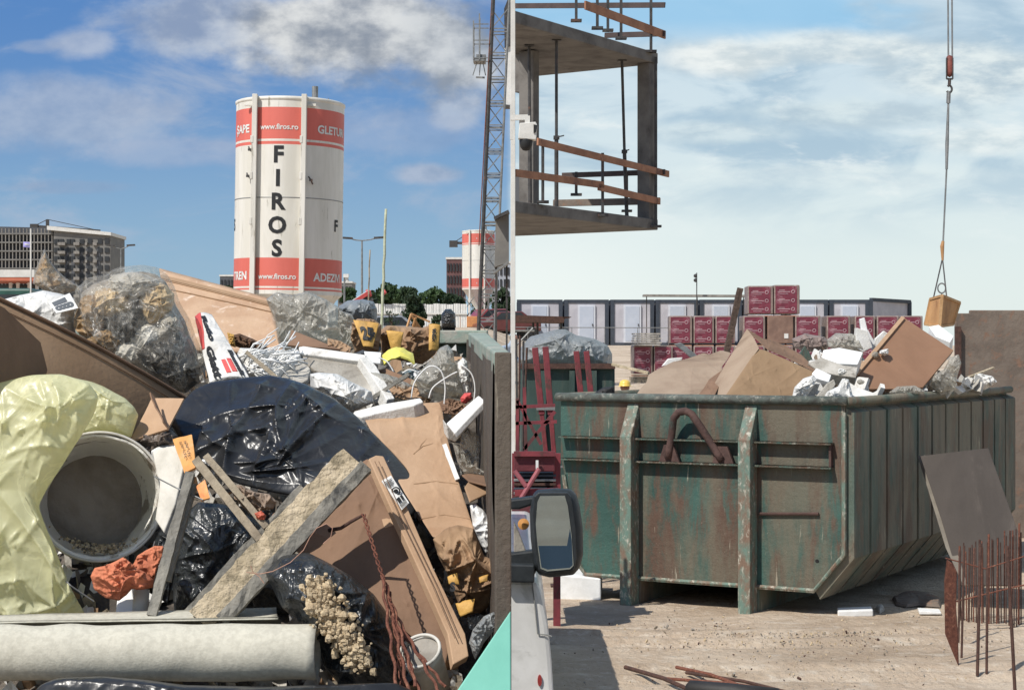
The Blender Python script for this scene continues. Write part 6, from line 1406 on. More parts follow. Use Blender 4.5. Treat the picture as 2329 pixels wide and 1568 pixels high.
o, s_ = sheet('ochre_sack', [(394, 1000, 5.24), (438, 990, 5.22), (444, 1062, 5.12), (420, 1076, 5.12)], .006, M['ochre'], 'small ochre plastic sack with tiny dark print beside the white tub', 'sack', .008, 14, 3, n=(16, 24))
mb = MB()
for k in range(2): put_text(mb, '20 kg', .028, lambda x, y, off, k=k: s_(.45+k*.25+y*7, .45-x*8, .009), 0, 1, .006)
mb.build('print', M['black'], o)
sheet('ochre_scrap', [(446, 1105, 5.1), (466, 1090, 5.1), (478, 1132, 5.06), (458, 1136, 5.05)], .006, mat('orange yellow scrap', '#e2741f', '#e89a2a', 20, .5, bump=.2), 'bright orange-yellow scrap under the crossed timber laths', 'scrap', .006, 14, 5, n=(10, 10))

# ---------------------------------------------------------------- big brown and grey cardboard
t = thing('cardboard_box', W(210, 950, 5.9), 'large flattened brown cardboard box sloping down from the left edge behind the yellow bag', 'cardboard')
mb = MB(); s_ = quad([(-60, 655, 5.35), (417, 905, 5.82), (300, 1010, 5.62), (-60, 830, 5.2)], .004, 3, 6, bow=(.02, .0)); mb.grid(lambda u, v: s_(u, v), 50, 14, .006); mb.build('long_flap', M['card'], t, smooth=True)
mb = MB(); mb.tube([np.array(s_(u, 0, .004)) for u in np.linspace(0, 1, 24)], .006, 6); mb.tube([np.array(s_(u, .13, .003)) for u in np.linspace(0, 1, 24)], .0018, 6); mb.build('folded_edge', M['card_dark'], t)
mb = MB(); pl = plane3((-60, 670, 4.95), (108, 841, 5.36), (-60, 900, 4.95)); slab(mb, [(-60, 664), (10, 700), (92, 778), (108, 841), (90, 900), (-60, 930)], pl, .006); mb.build('inner_flap', M['card_dark'], t)
o, _ = sheet('cardboard_flap', [(345, 905, 5.5), (418, 906, 5.42), (382, 975, 5.3), (296, 1004, 5.3)], .006, M['card_pale'], 'pale cardboard flap corner beside the black sheet, right of the yellow bag', 'cardboard', .004, 6, 8, n=(12, 12))
o, _ = sheet('torn_strip', [(339, 893, 5.38), (350, 905, 5.38), (384, 975, 5.25), (372, 958, 5.25)], .004, M['card_dark'], 'thin dark torn strip standing on the pale cardboard flap', 'strip', .006, 14, 8, n=(6, 12))

# big translucent bag
t = thing('clear_bag', W(315, 860, 6.2), 'huge tied clear plastic bag of rubbish above the brown box', 'bag')
ol = [(170, 655), (200, 632), (240, 622), (275, 605), (325, 601), (358, 608), (382, 625), (396, 650), (410, 690), (432, 725), (445, 765), (462, 800), (466, 830), (460, 865), (440, 890), (410, 905), (380, 890), (345, 868), (310, 850), (270, 820), (225, 795), (190, 775), (168, 745), (163, 700)]
ins = lambda ol, k, c: [(c[0]+(x-c[0])*k, c[1]+(y-c[1])*k) for x, y in ol]
mb = MB(); mb.blob(ins(ol, .9, (315, 755)), 6.32, .12, .04, 7, 61, fine=.4); o = mb.build('contents', mat('grey wrapped rubbish', '#a59b8b', '#857a6b', 9, .45, bump=.4, bs=14, c3='#cbc3b4', t3=.6, s3=7, spec=.6, bkind='film'), t, smooth=True)
for q, (x, y, rx, ry, m_) in enumerate(((205, 720, 36, 52, 'brown'), (250, 690, 48, 36, 'beige'), (300, 650, 60, 32, 'grey'), (355, 690, 40, 50, 'beige'), (285, 745, 46, 40, 'dark'), (335, 770, 44, 34, 'white'), (235, 775, 44, 30, 'brown'), (385, 745, 30, 40, 'grey'), (300, 800, 50, 26, 'white'))):
    col_ = {'brown': ('#a98450', '#7d6138'), 'beige': ('#d9bd8c', '#b1915d'), 'grey': ('#c2bdb2', '#a39d92'), 'dark': ('#35312d', '#48433e'), 'white': ('#e2dfd6', '#c6c2b8')}[m_]
    mb = MB(); mb.blob([(x+rx*math.cos(k)*(1+.15*math.sin(3*k+q)), y+ry*math.sin(k)) for k in np.linspace(0, 6.28, 14, endpoint=False)], 6.16, .09, .018, 9, 200+q, fine=.5)
    mb.build('wrapped_item', MATS.get(m_+' bag item') or mat(m_+' bag item', col_[0], col_[1], 12, .5, bump=.4, bs=18, bkind='film'), t, smooth=True)
mb = MB(); mb.blob([(300, 800), (350, 770), (400, 740), (430, 770), (455, 830), (452, 870), (420, 895), (385, 880), (345, 858)], 6.12, .13, .035, 8, 63, fine=.4); o = mb.build('dark_contents', mat('dark bag contents', '#393836', '#55504a', 9, .35, bump=.6, bs=10, spec=.7, bkind='film'), t, smooth=True)
mb = MB(); mb.blob(ol, 6.2, .29, .04, 6, 62, fine=.25); mb.build('plastic_skin', film('crinkled clear bag', '#eae7df', .15, .13, 14, .6), t, smooth=True)
# paper in clear plastic, peaked
t = thing('peaked_bag', W(125, 665, 6.6), 'peaked clear bag of beige paper standing against the apartment block', 'bag')
ol2 = [(100, 565), (112, 590), (128, 612), (150, 632), (182, 652), (176, 664), (150, 668), (128, 682), (110, 672), (92, 655), (74, 645), (78, 620), (86, 600)]
mb = MB(); mb.blob(ins(ol2, .9, (115, 640)), 6.62, .07, .03, 14, 71, fine=.4, center=(112, 635)); mb.build('paper', mat('beige crumpled paper', '#c99f62', '#8f6a3d', 12, .7, bump=.5, bs=16, c3='#ecdfc0', t3=.58, s3=11), t, smooth=True)
mb = MB(); mb.blob(ol2, 6.6, .10, .022, 12, 72, fine=.4, center=(112, 635)); mb.build('plastic_skin', M['film'], t, smooth=True)
# white woven sack with printed label
t = thing('white_sack', W(90, 740, 6.3), 'white woven sack with a small grey printed label at the left edge', 'sack')
mb = MB(); mb.blob([(-50, 690), (10, 680), (60, 668), (100, 660), (140, 668), (172, 680), (168, 720), (175, 780), (185, 815), (150, 800), (110, 770), (60, 735), (10, 705), (-50, 700)], 6.3, .14, .03, 8, 75, fine=.35, center=(110, 712)); mb.build('cloth', M['whitebag'], t, smooth=True)
s_ = quad([(110, 688, 6.10), (158, 666, 6.10), (178, 700, 6.08), (128, 712, 6.08)]); mb = MB(); mb.grid(lambda u, v: s_(u, v), 4, 4, .004); q = mb.build('label', M['foam_clean'], t)
mb = MB(); mb.grid(lambda u, v: s_(.12+.62*u, .12+.3*v, .002), 2, 2, .001)
for k in range(4): put_text(mb, 'O', .028, lambda x, y, off, k=k: s_(.25+.17*k+x*12, .68-y*14, .002), .003, 1)
g_ = mb.build('label_print', mat('slate print', '#59646f', '#4a545f', 5, .6, bump=0), q); g_['_o'] = q['_o']

# large peach fibre board
t = thing('fibre_board', W(500, 720, 7.4), 'large peach-brown fibreboard sheet leaning behind the big clear bag', 'board')
mb = MB(); s_ = quad([(362, 612, 7.5), (612, 679, 7.3), (645, 800, 6.9), (400, 790, 6.9)], .006, 2, 6); mb.grid(lambda u, v: s_(u, v), 30, 20, .02); mb.build('face', M['card_glos'], t, smooth=True)
mb = MB(); mb.grid(lambda u, v: s_(u, .10+v*.05, .006), 30, 2, .004); mb.tube([s_(u, .16, .003) for u in np.linspace(0, 1, 16)], .003, 5); mb.tube([s_(u, .27, .003) for u in np.linspace(0, 1, 16)], .003, 5); mb.build('pressed_line', M['card'], t)
bag('brown_scrap', [(525, 762), (545, 758), (575, 770), (610, 790), (600, 800), (560, 796), (530, 785)], 6.75, .04, mat('dark brown paper', '#6b4a30', '#54391f', 9, .8, bump=.5), 'dark brown torn paper below the peach board', 'scrap', .02, 12, 3)
bag('ochre_scrap', [(516, 755), (532, 760), (536, 790), (522, 785)], 6.7, .02, M['sack_y'], 'small yellow scrap beside the printed plaster sack', 'scrap', .01, 14, 3)
o = bag('clear_sheet', [(604, 680), (630, 664), (665, 670), (700, 662), (735, 678), (775, 700), (782, 745), (775, 792), (740, 795), (690, 782), (650, 800), (632, 780), (626, 730)], 6.9, .10, M['film_thick'], 'crumpled dusty clear plastic sheet in front of the silo foot', 'plastic', .028, 8, 77, fine=.45)
bag('clear_sheet', [(770, 705), (800, 715), (812, 740), (808, 790), (785, 795), (772, 760)], 6.8, .06, M['film_thick'], 'folded clear plastic between the dusty sheet and the yellow sacks', 'plastic', .03, 10, 78, fine=.45)
bag('grey_drum_wrap', [(765, 700), (790, 683), (825, 680), (850, 686), (858, 705), (857, 730), (830, 735), (790, 730)], 7.75, .13, mat('grey plastic sheeting', '#7f8587', '#686e71', 6, .4, bump=.4, bs=9, bkind='film'), 'grey sheeted drum behind the yellow sacks', 'bundle', .02, 8, 79)
sheet('cardboard_wedge', [(663, 750, 6.45), (694, 763, 6.4), (772, 794, 6.2), (654, 785, 6.35)], .008, M['card_dark'], 'small dark cardboard wedge behind the polystyrene frame', 'cardboard', .004, 8, 8, n=(14, 8))

# printed plaster sack
t = thing('printed_sack', W(500, 800, 6.2), 'white plaster sack with red panel and black lettering right of the big clear bag', 'sack')
s_ = quad([(444, 722, 6.35), (482, 716, 6.32), (566, 856, 5.85), (478, 872, 5.9)], .011, 7, 12, bow=(.014, .01)); mb = MB(); mb.grid(lambda u, v: s_(u, v), 40, 60, .02); mb.build('bag', M['whitebag'], t, smooth=True)
mb = MB(); mb.grid(lambda u, v: s_(.02+.42*u*(1-.75*v), .01+.55*v, .003), 14, 24, .002); mb.build('red_panel', M['red'], t, smooth=True); mb = MB(); mb.grid(lambda u, v: s_(.52+.12*u, .80+.16*v, .003), 4, 6, .002); mb.build('red_bar', M['red'], t); mb = MB(); mb.grid(lambda u, v: s_(.68+.12*u, .79+.16*v, .003), 4, 6, .002); mb.build('red_panel', M['red'], t, smooth=True)
mb = MB(); L_ = .235
put_text(mb, 'Ratio', .050, lambda x, y, off: s_(.50+y*6.0, .30+x*4.1, .006), .0024, 1.0); put_text(mb, 'Glatt', .050, lambda x, y, off: s_(.27+y*6.0, .79+x*4.1, .006), .0024, 1.0)
put_text(mb, 'Baumit', .034, lambda x, y, off: s_(.88+y*5.0, .84+x*3.4, .006), .0016, 1.0); mb.build('print', M['black'], t)
# white packing strips
mb = MB(); R = random.Random(8)
for i in range(90):
    a = W(R.uniform(545, 645), R.uniform(800, 850), 5.95+R.uniform(0, .25)); q = R.uniform(-1.2, 1.0); L_ = R.uniform(.05, .12)
    b = a+Vector((math.cos(q)*L_, R.uniform(-.04, .04), math.sin(q)*L_)); m_ = (a+b)/2+Vector((R.uniform(-.02, .02), -.02, R.uniform(-.01, .03))); mb.tube([a, m_, b], R.uniform(.0015, .0035), 5)
tag(kind(mb.build('packing_strips', M['foam_clean'], smooth=True), 'stuff'), 'tangle of thin white packing strips right of the printed plaster sack', 'packing strips')
bag('white_bag', [(520, 850), (545, 790), (575, 792), (640, 800), (648, 815), (620, 845), (595, 870), (550, 878)], 6.25, .06, M['whitebag'], 'crumpled white bag under the white packing strips', 'bag', .03, 12, 81)

# ---------------------------------------------------------------- polystyrene frame
t = thing('polystyrene_slab', W(760, 900, 5.9), 'broken white polystyrene frame slab with grey dirty inner face in the middle', 'foam')
board('top_bar', [(678, 788), (690, 786), (832, 806), (829, 822), (682, 804)], plane3((678, 788, 6.2), (832, 806, 6.1), (682, 804, 6.17)), .05, M['foam'], None, None, parent=t)
board('right_bar', [(816, 812), (833, 806), (856, 832), (898, 905), (880, 908), (838, 842)], plane3((816, 812, 6.08), (856, 832, 6.05), (898, 905, 5.85)), .05, M['foam'], None, None, parent=t)
board('inner_face', [(682, 804), (829, 822), (838, 842), (882, 908), (850, 912), (800, 880), (745, 848), (716, 842), (700, 830)], plane3((682, 804, 6.19), (829, 822, 6.11), (880, 908, 5.9)), .02, M['foam_dirty'], None, None, parent=t)
board('left_bar', [(600, 850), (665, 790), (680, 796), (682, 806), (640, 838), (626, 858)], plane3((600, 850, 6.0), (665, 790, 6.2), (640, 838, 6.02)), .04, M['foam'], None, None, parent=t)
board('left_face', [(626, 858), (640, 838), (684, 808), (706, 838), (700, 862), (670, 880)], plane3((626, 858, 6.0), (684, 808, 6.16), (700, 862, 5.97)), .02, M['foam_dirty'], None, None, parent=t)
board('polystyrene_strip', [(800, 942), (806, 934), (870, 918), (956, 904), (962, 912), (940, 921), (860, 938), (822, 948)], plane3((800, 942, 5.62), (956, 904, 5.7), (860, 938, 5.6)), .05, M['foam'], 'long white polystyrene strip lying above the pale cardboard sheet', 'foam')
bag('white_cloth_bag', [(704, 850), (725, 846), (768, 850), (800, 868), (845, 890), (850, 915), (800, 938), (770, 920), (735, 895), (706, 880)], 5.75, .09, M['whitebag'], 'white woven sack inside the broken polystyrene frame', 'sack', .018, 10, 83, fine=.3)
# yellow and brown sacks
t = thing('cement_sack', W(830, 790, 6.8), 'crumpled brown paper sack with yellow printed top, left of the two sacks', 'sack')
mb = MB(); mb.blob([(800, 735), (812, 724), (850, 726), (868, 738), (866, 765), (860, 800), (838, 812), (806, 800), (798, 770)], 6.7, .09, .03, 9, 85, fine=.3); mb.build('paper', M['sack'], t, smooth=True)
s_ = quad([(803, 728, 6.58), (862, 736, 6.58), (848, 792, 6.54), (826, 790, 6.54)], .014, 10, 4, bow=(.008, .008)); mb = MB(); mb.grid(lambda u, v: s_(u, v), 20, 20, .004); mb.build('yellow_print', M['sack_y'], t, smooth=True)
mb = MB(); put_text(mb, '25', .07, lambda x, y, off: s_(.5+x*9.5, .55-y*9.5, .004), .004); put_text(mb, 'kg', .035, lambda x, y, off: s_(.78+x*9.5, .48-y*9.5, .004), .002); mb.build('lettering', M['black'], t)
t = thing('cement_sack', W(930, 790, 6.9), 'larger crumpled brown paper sack with yellow right edge against the skip end', 'sack')
mb = MB(); mb.blob([(862, 752), (880, 740), (925, 742), (960, 745), (985, 736), (1002, 742), (1000, 775), (990, 805), (960, 828), (925, 822), (890, 815), (868, 800)], 6.85, .11, .04, 8, 86, fine=.3); mb.build('paper', M['sack'], t, smooth=True)
s_ = quad([(975, 738, 6.72), (1001, 740, 6.72), (997, 800, 6.7), (975, 800, 6.68)], .014, 12, 4, bow=(.006, .006)); mb = MB(); mb.grid(lambda u, v: s_(u, v), 14, 20, .004); mb.build('yellow_print', M['sack_y'], t, smooth=True); mb = MB()
s2 = quad([(878, 752, 6.68), (918, 756, 6.68), (908, 808, 6.66), (892, 806, 6.66)], .014, 12, 5, bow=(.006, .006)); mb.grid(lambda u, v: s2(u, v), 14, 20, .004); mb.build('yellow_print', M['sack_y'], t, smooth=True)
mb = MB(); put_text(mb, 'ADEZIV', .03, lambda x, y, off: s_(.5-y*14, .45+x*5, .004), .002); mb.build('lettering', M['black'], t)
sheet('yellow_wrapper', [(866, 822, 6.3), (938, 812, 6.35), (944, 835, 6.2), (872, 832, 6.2)], .006, M['yellow'], 'bright yellow plastic wrapper below the brown sacks', 'wrapper', .02, 12, 9, n=(30, 12), bow=(.03, .02))
bag('dark_scrap', [(800, 805), (825, 795), (850, 810), (845, 825), (815, 822)], 6.4, .03, mat('dark slate scrap', '#4c5156', '#3b4045', 9, .6, bump=.4), 'dark slate-coloured scrap below the left brown sack', 'scrap', .015, 14, 9)
sheet('printed_card', [(828, 800, 6.25), (866, 803, 6.25), (864, 828, 6.15), (832, 826, 6.15)], .004, M['foam_clean'], 'small white printed card beside the yellow wrapper', 'card', .006, 9, 10, n=(12, 12))
bag('blue_net_scrap', [(912, 845), (945, 838), (960, 850), (955, 872), (925, 875)], 6.15, .04, mat('blue grey net', '#5f757c', '#9aa19d', 25, .7, bump=.5), 'blue-grey net scrap below the yellow wrapper', 'scrap', .02, 16, 11)
sheet('brown_lath', [(860, 842, 6.2), (875, 838, 6.2), (950, 868, 6.05), (940, 878, 6.05)], .01, M['card_dark'], 'thin brown strip of board below the yellow wrapper', 'strip', .003, 9, 10, n=(16, 4))
# dirty film field and right clear bag
bag('dirty_film', [(840, 845), (880, 850), (930, 872), (950, 890), (960, 915), (930, 925), (895, 915), (865, 890)], 6.0, .05, M['film_thick'], 'dirty clear film right of the polystyrene frame', 'plastic', .02, 12, 88, fine=.4)
bag('clear_bag', [(940, 862), (958, 840), (985, 812), (1000, 790), (1018, 782), (1030, 798), (1034, 825), (1050, 850), (1064, 880), (1058, 905), (1020, 915), (985, 910), (955, 900)], 5.9, .11, M['film_thick'], 'clear plastic bag with loops of white strapping beside the skip wall', 'bag', .03, 9, 90, fine=.4)
bag('white_wrap', [(1040, 825), (1052, 812), (1062, 822), (1068, 860), (1076, 905), (1066, 915), (1050, 890), (1040, 855)], 5.85, .04, M['whitebag'], 'narrow white wrap right beside the skip wall', 'plastic', .015, 16, 91)
for i, (pts, lab) in enumerate(((((935, 905), (942, 870), (965, 840), (985, 832), (1004, 846), (1012, 880), (1010, 915), (1008, 960)), 'tall loop of white strapping over the clear bag'), (((975, 905), (985, 880), (1020, 855), (1040, 845)), 'short piece of white strapping crossing the loop'),
                                (((1050, 830), (1072, 850), (1080, 885), (1074, 930)), 'white strapping arc against the skip wall'), (((860, 812), (880, 822), (895, 845)), 'bent white strap beside the yellow wrapper'), (((915, 848), (930, 840), (948, 845)), 'small white strap arc below the yellow wrapper'))):
    P = [W(x, y, 5.74+(.3 if i > 2 else 0)) for x, y in pts]; sm = []
    for k in range(len(P)-1):
        p0, p1, p2, p3 = P[max(k-1, 0)], P[k], P[k+1], P[min(k+2, len(P)-1)]
        for s__ in np.linspace(0, 1, 6)[:-1]: sm.append(.5*((2*p1)+(p2-p0)*s__+(2*p0-5*p1+4*p2-p3)*s__**2+(3*p1-p0-3*p2+p3)*s__**3))
    sm.append(P[-1]); mb = MB(); mb.tube(sm, .0024, 6); tag(mb.build('white_strap', M['foam_clean'], smooth=True), lab, 'strap')
bag('orange_red_scrap', [(1046, 905), (1056, 893), (1072, 892), (1074, 905), (1060, 918), (1048, 915)], 5.68, .03, M['red'], 'small orange-red scrap above the short white foam plank', 'scrap', .01, 16, 92)

# ---------------------------------------------------------------- right column beside the wall
t = thing('foam_plank', W(1060, 950, 5.45), 'thick white foam plank tilted against the skip wall', 'foam')
pl = plane3((1014, 962, 5.42), (1088, 898, 5.5), (1102, 910, 5.42))
board('plank', [(1014, 962), (1088, 898), (1102, 910), (1032, 984)], pl, .02, M['foam_clean'], None, None, parent=t)
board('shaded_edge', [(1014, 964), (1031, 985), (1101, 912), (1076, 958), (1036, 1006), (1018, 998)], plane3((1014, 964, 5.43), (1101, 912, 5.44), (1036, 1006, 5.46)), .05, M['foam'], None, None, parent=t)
bag('clear_scrap', [(1048, 990), (1064, 975), (1084, 985), (1092, 1005), (1090, 1045), (1070, 1062), (1056, 1040), (1045, 1015)], 5.45, .05, M['film'], 'crumpled clear film under the white foam plank', 'plastic', .022, 16, 94, fine=.4)
bag('clear_scrap', [(1028, 1005), (1045, 1015), (1062, 1050), (1100, 1070), (1120, 1085), (1085, 1085), (1055, 1078), (1040, 1050)], 5.35, .04, M['film_thick'], 'long grey film fold above the small open carton', 'plastic', .02, 14, 95, fine=.4)
t = thing('small_carton', W(1090, 1110, 5.3), 'small open brown carton end jammed against the skip wall', 'carton')
board('top_flap', [(1050, 1078), (1070, 1074), (1120, 1085), (1124, 1100), (1114, 1104), (1066, 1092)], plane3((1050, 1078, 5.3), (1120, 1085, 5.3), (1114, 1104, 5.15)), .006, M['card_dark'], None, None, parent=t)
board('side', [(1056, 1106), (1066, 1092), (1118, 1104), (1126, 1112), (1068, 1140)], plane3((1056, 1106, 5.18), (1118, 1104, 5.22), (1068, 1140, 5.1)), .006, M['card'], None, None, parent=t)
csheet('pale_cardboard', [(826, 948), (870, 938), (960, 916), (1002, 914), (1014, 985), (1044, 1100), (1078, 1205), (1012, 1216), (985, 1222), (920, 1120)], plane3((826, 948, 5.6), (1002, 914, 5.75), (1012, 1216, 5.1)), .008, M['card_pale'],
      'tall pale creased cardboard sheet between the black sheet and the skip wall', 'cardboard', .008, 5, 5, fine=.3)
# creases in the pale sheet
t = bpy.data.objects['pale_cardboard']; pl = plane3((826, 948, 5.597), (1002, 914, 5.747), (1012, 1216, 5.097)); mb = MB()
for q in (((950, 1024), (958, 1010), (978, 990), (998, 989)), ((940, 1100), (990, 1094), (1040, 1100)), ((955, 1180), (1010, 1170), (1070, 1180)), ((985, 1008), (960, 1015), (940, 1032))): mb.tube([pl(*p) for p in q], .0022, 5)
mb.build('crease', M['card'], t)
t['_o'] = t['_o']
bag('foam_chunk', [(1068, 1148), (1082, 1145), (1098, 1158), (1112, 1178), (1120, 1200), (1135, 1240), (1134, 1272), (1112, 1268), (1092, 1235), (1075, 1195)], 5.15, .05, M['foam_clean'], 'rough white foam chunk beside the skip wall', 'foam', .012, 18, 97, fine=.5)
t = thing('paper_sack', W(1080, 1300, 4.95), 'crumpled empty brown paper sack with yellow print at the right, above the turquoise board', 'sack')
mb = MB(); mb.blob([(985, 1225), (1010, 1202), (1040, 1192), (1075, 1200), (1088, 1230), (1100, 1262), (1135, 1280), (1144, 1310), (1142, 1350), (1110, 1380), (1085, 1400), (1055, 1405), (1040, 1380), (1025, 1320), (1000, 1270)], 4.98, .09, .045, 9, 99, fine=.3); mb.build('paper', M['sack'], t, smooth=True)
for q in ([(1018, 1312, 4.86), (1040, 1304, 4.86), (1046, 1330, 4.85), (1022, 1330, 4.85)], [(1036, 1372, 4.86), (1080, 1362, 4.86), (1076, 1392, 4.84), (1046, 1402, 4.84)], [(1090, 1315, 4.87), (1112, 1308, 4.87), (1110, 1325, 4.86), (1092, 1328, 4.86)]):
    s_ = quad(q, .012, 14, 4, bow=(.003, .003)); mb = MB(); mb.grid(lambda u, v: s_(u, v), 10, 8, .003); mb.build('yellow_print', M['sack_y'], t, smooth=True)
s_ = quad([(1018, 1318, 4.84), (1040, 1318, 4.84), (1040, 1350, 4.83), (1018, 1350, 4.83)]); mb = MB(); put_text(mb, 'S', .034, lambda x, y, off: s_(.5+x*32, .5-y*25, 0), .002); mb.build('lettering', M['black'], t)
bag('grey_film', [(1066, 1460), (1075, 1430), (1100, 1400), (1122, 1390), (1140, 1402), (1130, 1425), (1100, 1460), (1080, 1500)], 4.7, .04, M['film_grey'], 'grey crumpled film behind the turquoise board', 'plastic', .02, 14, 101, fine=.4)

# ---------------------------------------------------------------- black sheets and bags
bag('black_sheet', [(384, 955), (405, 920), (440, 885), (480, 868), (560, 858), (615, 853), (660, 862), (700, 875), (760, 905), (810, 945), (850, 985), (895, 1030), (930, 1070), (948, 1100), (949, 1160), (930, 1180), (860, 1190), (760, 1180), (680, 1130), (620, 1120), (540, 1100), (470, 1060), (410, 1010)],
    5.45, .06, M['blackbag'], 'big glossy black plastic sheet spread across the middle of the heap', 'plastic', .044, 4.5, 113, tilt=(0, -.0014), fine=.12, wk=.75)
bag('black_bag', [(392, 1330), (410, 1230), (425, 1165), (450, 1140), (510, 1145), (580, 1180), (640, 1230), (700, 1290), (720, 1350), (690, 1395), (600, 1400), (480, 1400), (395, 1398)], 5.1, .10, M['blackbag_dusty'], 'dusty black bin bag behind the crossed timbers, above the felt roll', 'bag', .03, 7, 112, fine=.4)
bag('black_bag', [(600, 1300), (640, 1262), (700, 1255), (750, 1280), (800, 1310), (850, 1350), (900, 1420), (925, 1500), (922, 1590), (820, 1610), (740, 1520), (700, 1430), (640, 1380)], 4.72, .13, M['blackbag_dusty'], 'dusty black bin bag at the bottom with dried mortar crumbs on it', 'bag', .03, 8, 114, fine=.4)
bag('black_bag', [(345, 1240), (372, 1190), (400, 1130), (425, 1100), (440, 1140), (420, 1200), (400, 1300), (380, 1400), (345, 1400)], 5.2, .06, M['blackbag_dusty'], 'dark bin bag fold in shadow left of the upright lath', 'bag', .02, 9, 115)
# mortar crumbs
mb = MB(); R = random.Random(21)
pts = []
for i in range(900):
    s_ = R.random(); cx_, cy_ = np.interp(s_, [0, .35, .7, 1], [722, 735, 780, 825]), np.interp(s_, [0, .35, .7, 1], [1325, 1380, 1440, 1512])
    wd = np.interp(s_, [0, .3, .8, 1], [34, 42, 38, 26]); pts.append((cx_+R.gauss(0, .42)*wd, cy_+R.gauss(0, .45)*26, R.uniform(.003, .011)*(1.5 if i % 9 == 0 else 1)))
for x, y, s_ in pts:
    c_ = W(x, y, 4.565+R.uniform(-.012, .03)); A = []
    n1 = 6
    for a_ in range(1, 4):
        for b_ in range(n1):
            th_, ph = math.pi*a_/4, 2*math.pi*b_/n1; k = s_*R.uniform(.6, 1.3); A.append(c_+Vector((math.sin(th_)*math.cos(ph)*k, math.sin(th_)*math.sin(ph)*k, math.cos(th_)*k)))
    b0 = len(A); A += [c_+Vector((0, 0, s_)), c_-Vector((0, 0, s_))]
    mb.add(A, [(a_*n1+b_, a_*n1+(b_+1) % n1, (a_+1)*n1+(b_+1) % n1, (a_+1)*n1+b_) for a_ in range(2) for b_ in range(n1)]+[(b0, b_, (b_+1) % n1) for b_ in range(n1)]+[(b0+1, 2*n1+(b_+1) % n1, 2*n1+b_) for b_ in range(n1)])
tag(kind(mb.build('mortar_crumbs', M['mortar']), 'stuff'), 'crust of pale dried mortar crumbs spilling over the bottom black bag', 'mortar')

# ---------------------------------------------------------------- big brown carton panel
t = thing('carton_panel', W(850, 1400, 4.9), 'large brown folded carton panel with a white shipping label, leaning at lower centre', 'carton')
p1 = plane3((640, 1190, 5.05), (860, 1045, 5.15), (1020, 1520, 4.72))
csheet('panel', [(615, 1170), (690, 1128), (800, 1066), (838, 1040), (866, 1120), (925, 1225), (985, 1370), (1025, 1450), (1012, 1512), (905, 1420), (760, 1320), (670, 1250)], p1, .01, M['card_dark'], None, None, .008, 9, 5, parent=t, fine=.3)
p2 = plane3((838, 1040, 5.06), (872, 1036, 5.08), (1062, 1505, 4.66))
board('side_strip', [(838, 1042), (855, 1034), (872, 1036), (925, 1150), (985, 1290), (1058, 1440), (1066, 1490), (1030, 1510), (1018, 1440), (960, 1310), (900, 1180)], p2, .03, M['card_pale'], None, None, parent=t, bevel=.003)
p3 = plane3((838, 1040, 5.04), (872, 1036, 5.06), (1062, 1505, 4.64)); mb = MB()
for k in (6, 15): mb.tube([p3(846+k, 1048), p3(905+k, 1180), p3(975+k, 1325), p3(1028+k, 1450)], .0011, 5)
mb.build('fold_line', M['card_dark'], t)
board('shipping_label', [(868, 1092), (889, 1080), (930, 1142), (914, 1158)], plane3((838, 1040, 5.045), (872, 1036, 5.065), (1062, 1505, 4.645)), .004, M['foam_clean'], None, None, parent=t, bevel=0)
lp = plane3((838, 1040, 5.04), (872, 1036, 5.06), (1062, 1505, 4.64)); mb = MB()
def lab(u, v): x = 868+21*u+46*v; y = 1092-12*u+66*v; return x-(v*5)*u, y+u*(-4)*v
def lq(u0, v0, u1, v1): mb.prism([lp(*lab(u0, v0)), lp(*lab(u1, v0)), lp(*lab(u1, v1)), lp(*lab(u0, v1))], lp.n*.001)
for k in range(6): lq(.12, .08+.035*k, .9-.1*(k % 3), .095+.035*k)
for k in range(9): lq(.1+.09*k, .84, .14+.09*k, .95)
lq(.15, .66, .5, .80); lq(.6, .66, .85, .80); cc_ = lp(*lab(.55, .48)); mb.tube([cc_+Vector((math.cos(q)*.011, -.001, math.sin(q)*.011)) for q in np.linspace(0, 6.283, 18, endpoint=False)], .0022, 5, closed=True)
mb.tube([cc_+Vector((math.cos(q)*.004, -.001, math.sin(q)*.004)) for q in np.linspace(0, 6.283, 8, endpoint=False)], .003, 5, closed=True); mb.build('label_print', M['black'], t)
board('tape_patch', [(868, 1180), (900, 1172), (905, 1190), (874, 1200)], plane3((640, 1190, 5.046), (860, 1045, 5.146), (1020, 1520, 4.716)), .003, M['card_pale'], None, None, parent=t, bevel=0)

# ---------------------------------------------------------------- timbers
plank('big_timber', (455, 1412, 4.72), (800, 1040, 4.86), .070, .05, M['wood_yellow'], 'thick mortar-crusted yellow timber running diagonally across the heap', 'timber', up=(.3, -1, .5), rough=.007, seed=3)
plank('side_timber', (415, 1412, 4.82), (690, 1110, 4.95), .03, .03, M['wood_grey'], 'grey timber batten along the left side of the thick crusted timber', 'timber', up=(.3, -1, .5), rough=.005, seed=5)
plank('side_timber', (505, 1412, 4.70), (832, 1060, 4.84), .035, .04, M['wood_grey'], 'grey splintered batten along the lower right of the thick crusted timber', 'timber', up=(.3, -1, .5), rough=.006, seed=6)
plank('lath', (446, 1046, 4.98), (592, 1228, 4.88), .022, .03, M['wood_old'], 'left lath of the crossing pair running down to the thick timber', 'lath', up=(0, -1, .3), rough=.003, seed=7)
plank('lath', (470, 1038, 5.0), (608, 1200, 4.9), .018, .03, M['wood_old'], 'right lath of the crossing pair running down to the thick timber', 'lath', up=(0, -1, .3), rough=.003, seed=8)
plank('upright_lath', (432, 1075, 4.93), (345, 1400, 4.76), .026, .02, M['wood_grey'], 'long grey lath standing upright right of the orange rag', 'lath', up=(0, -1, .3), rough=.004, seed=9)
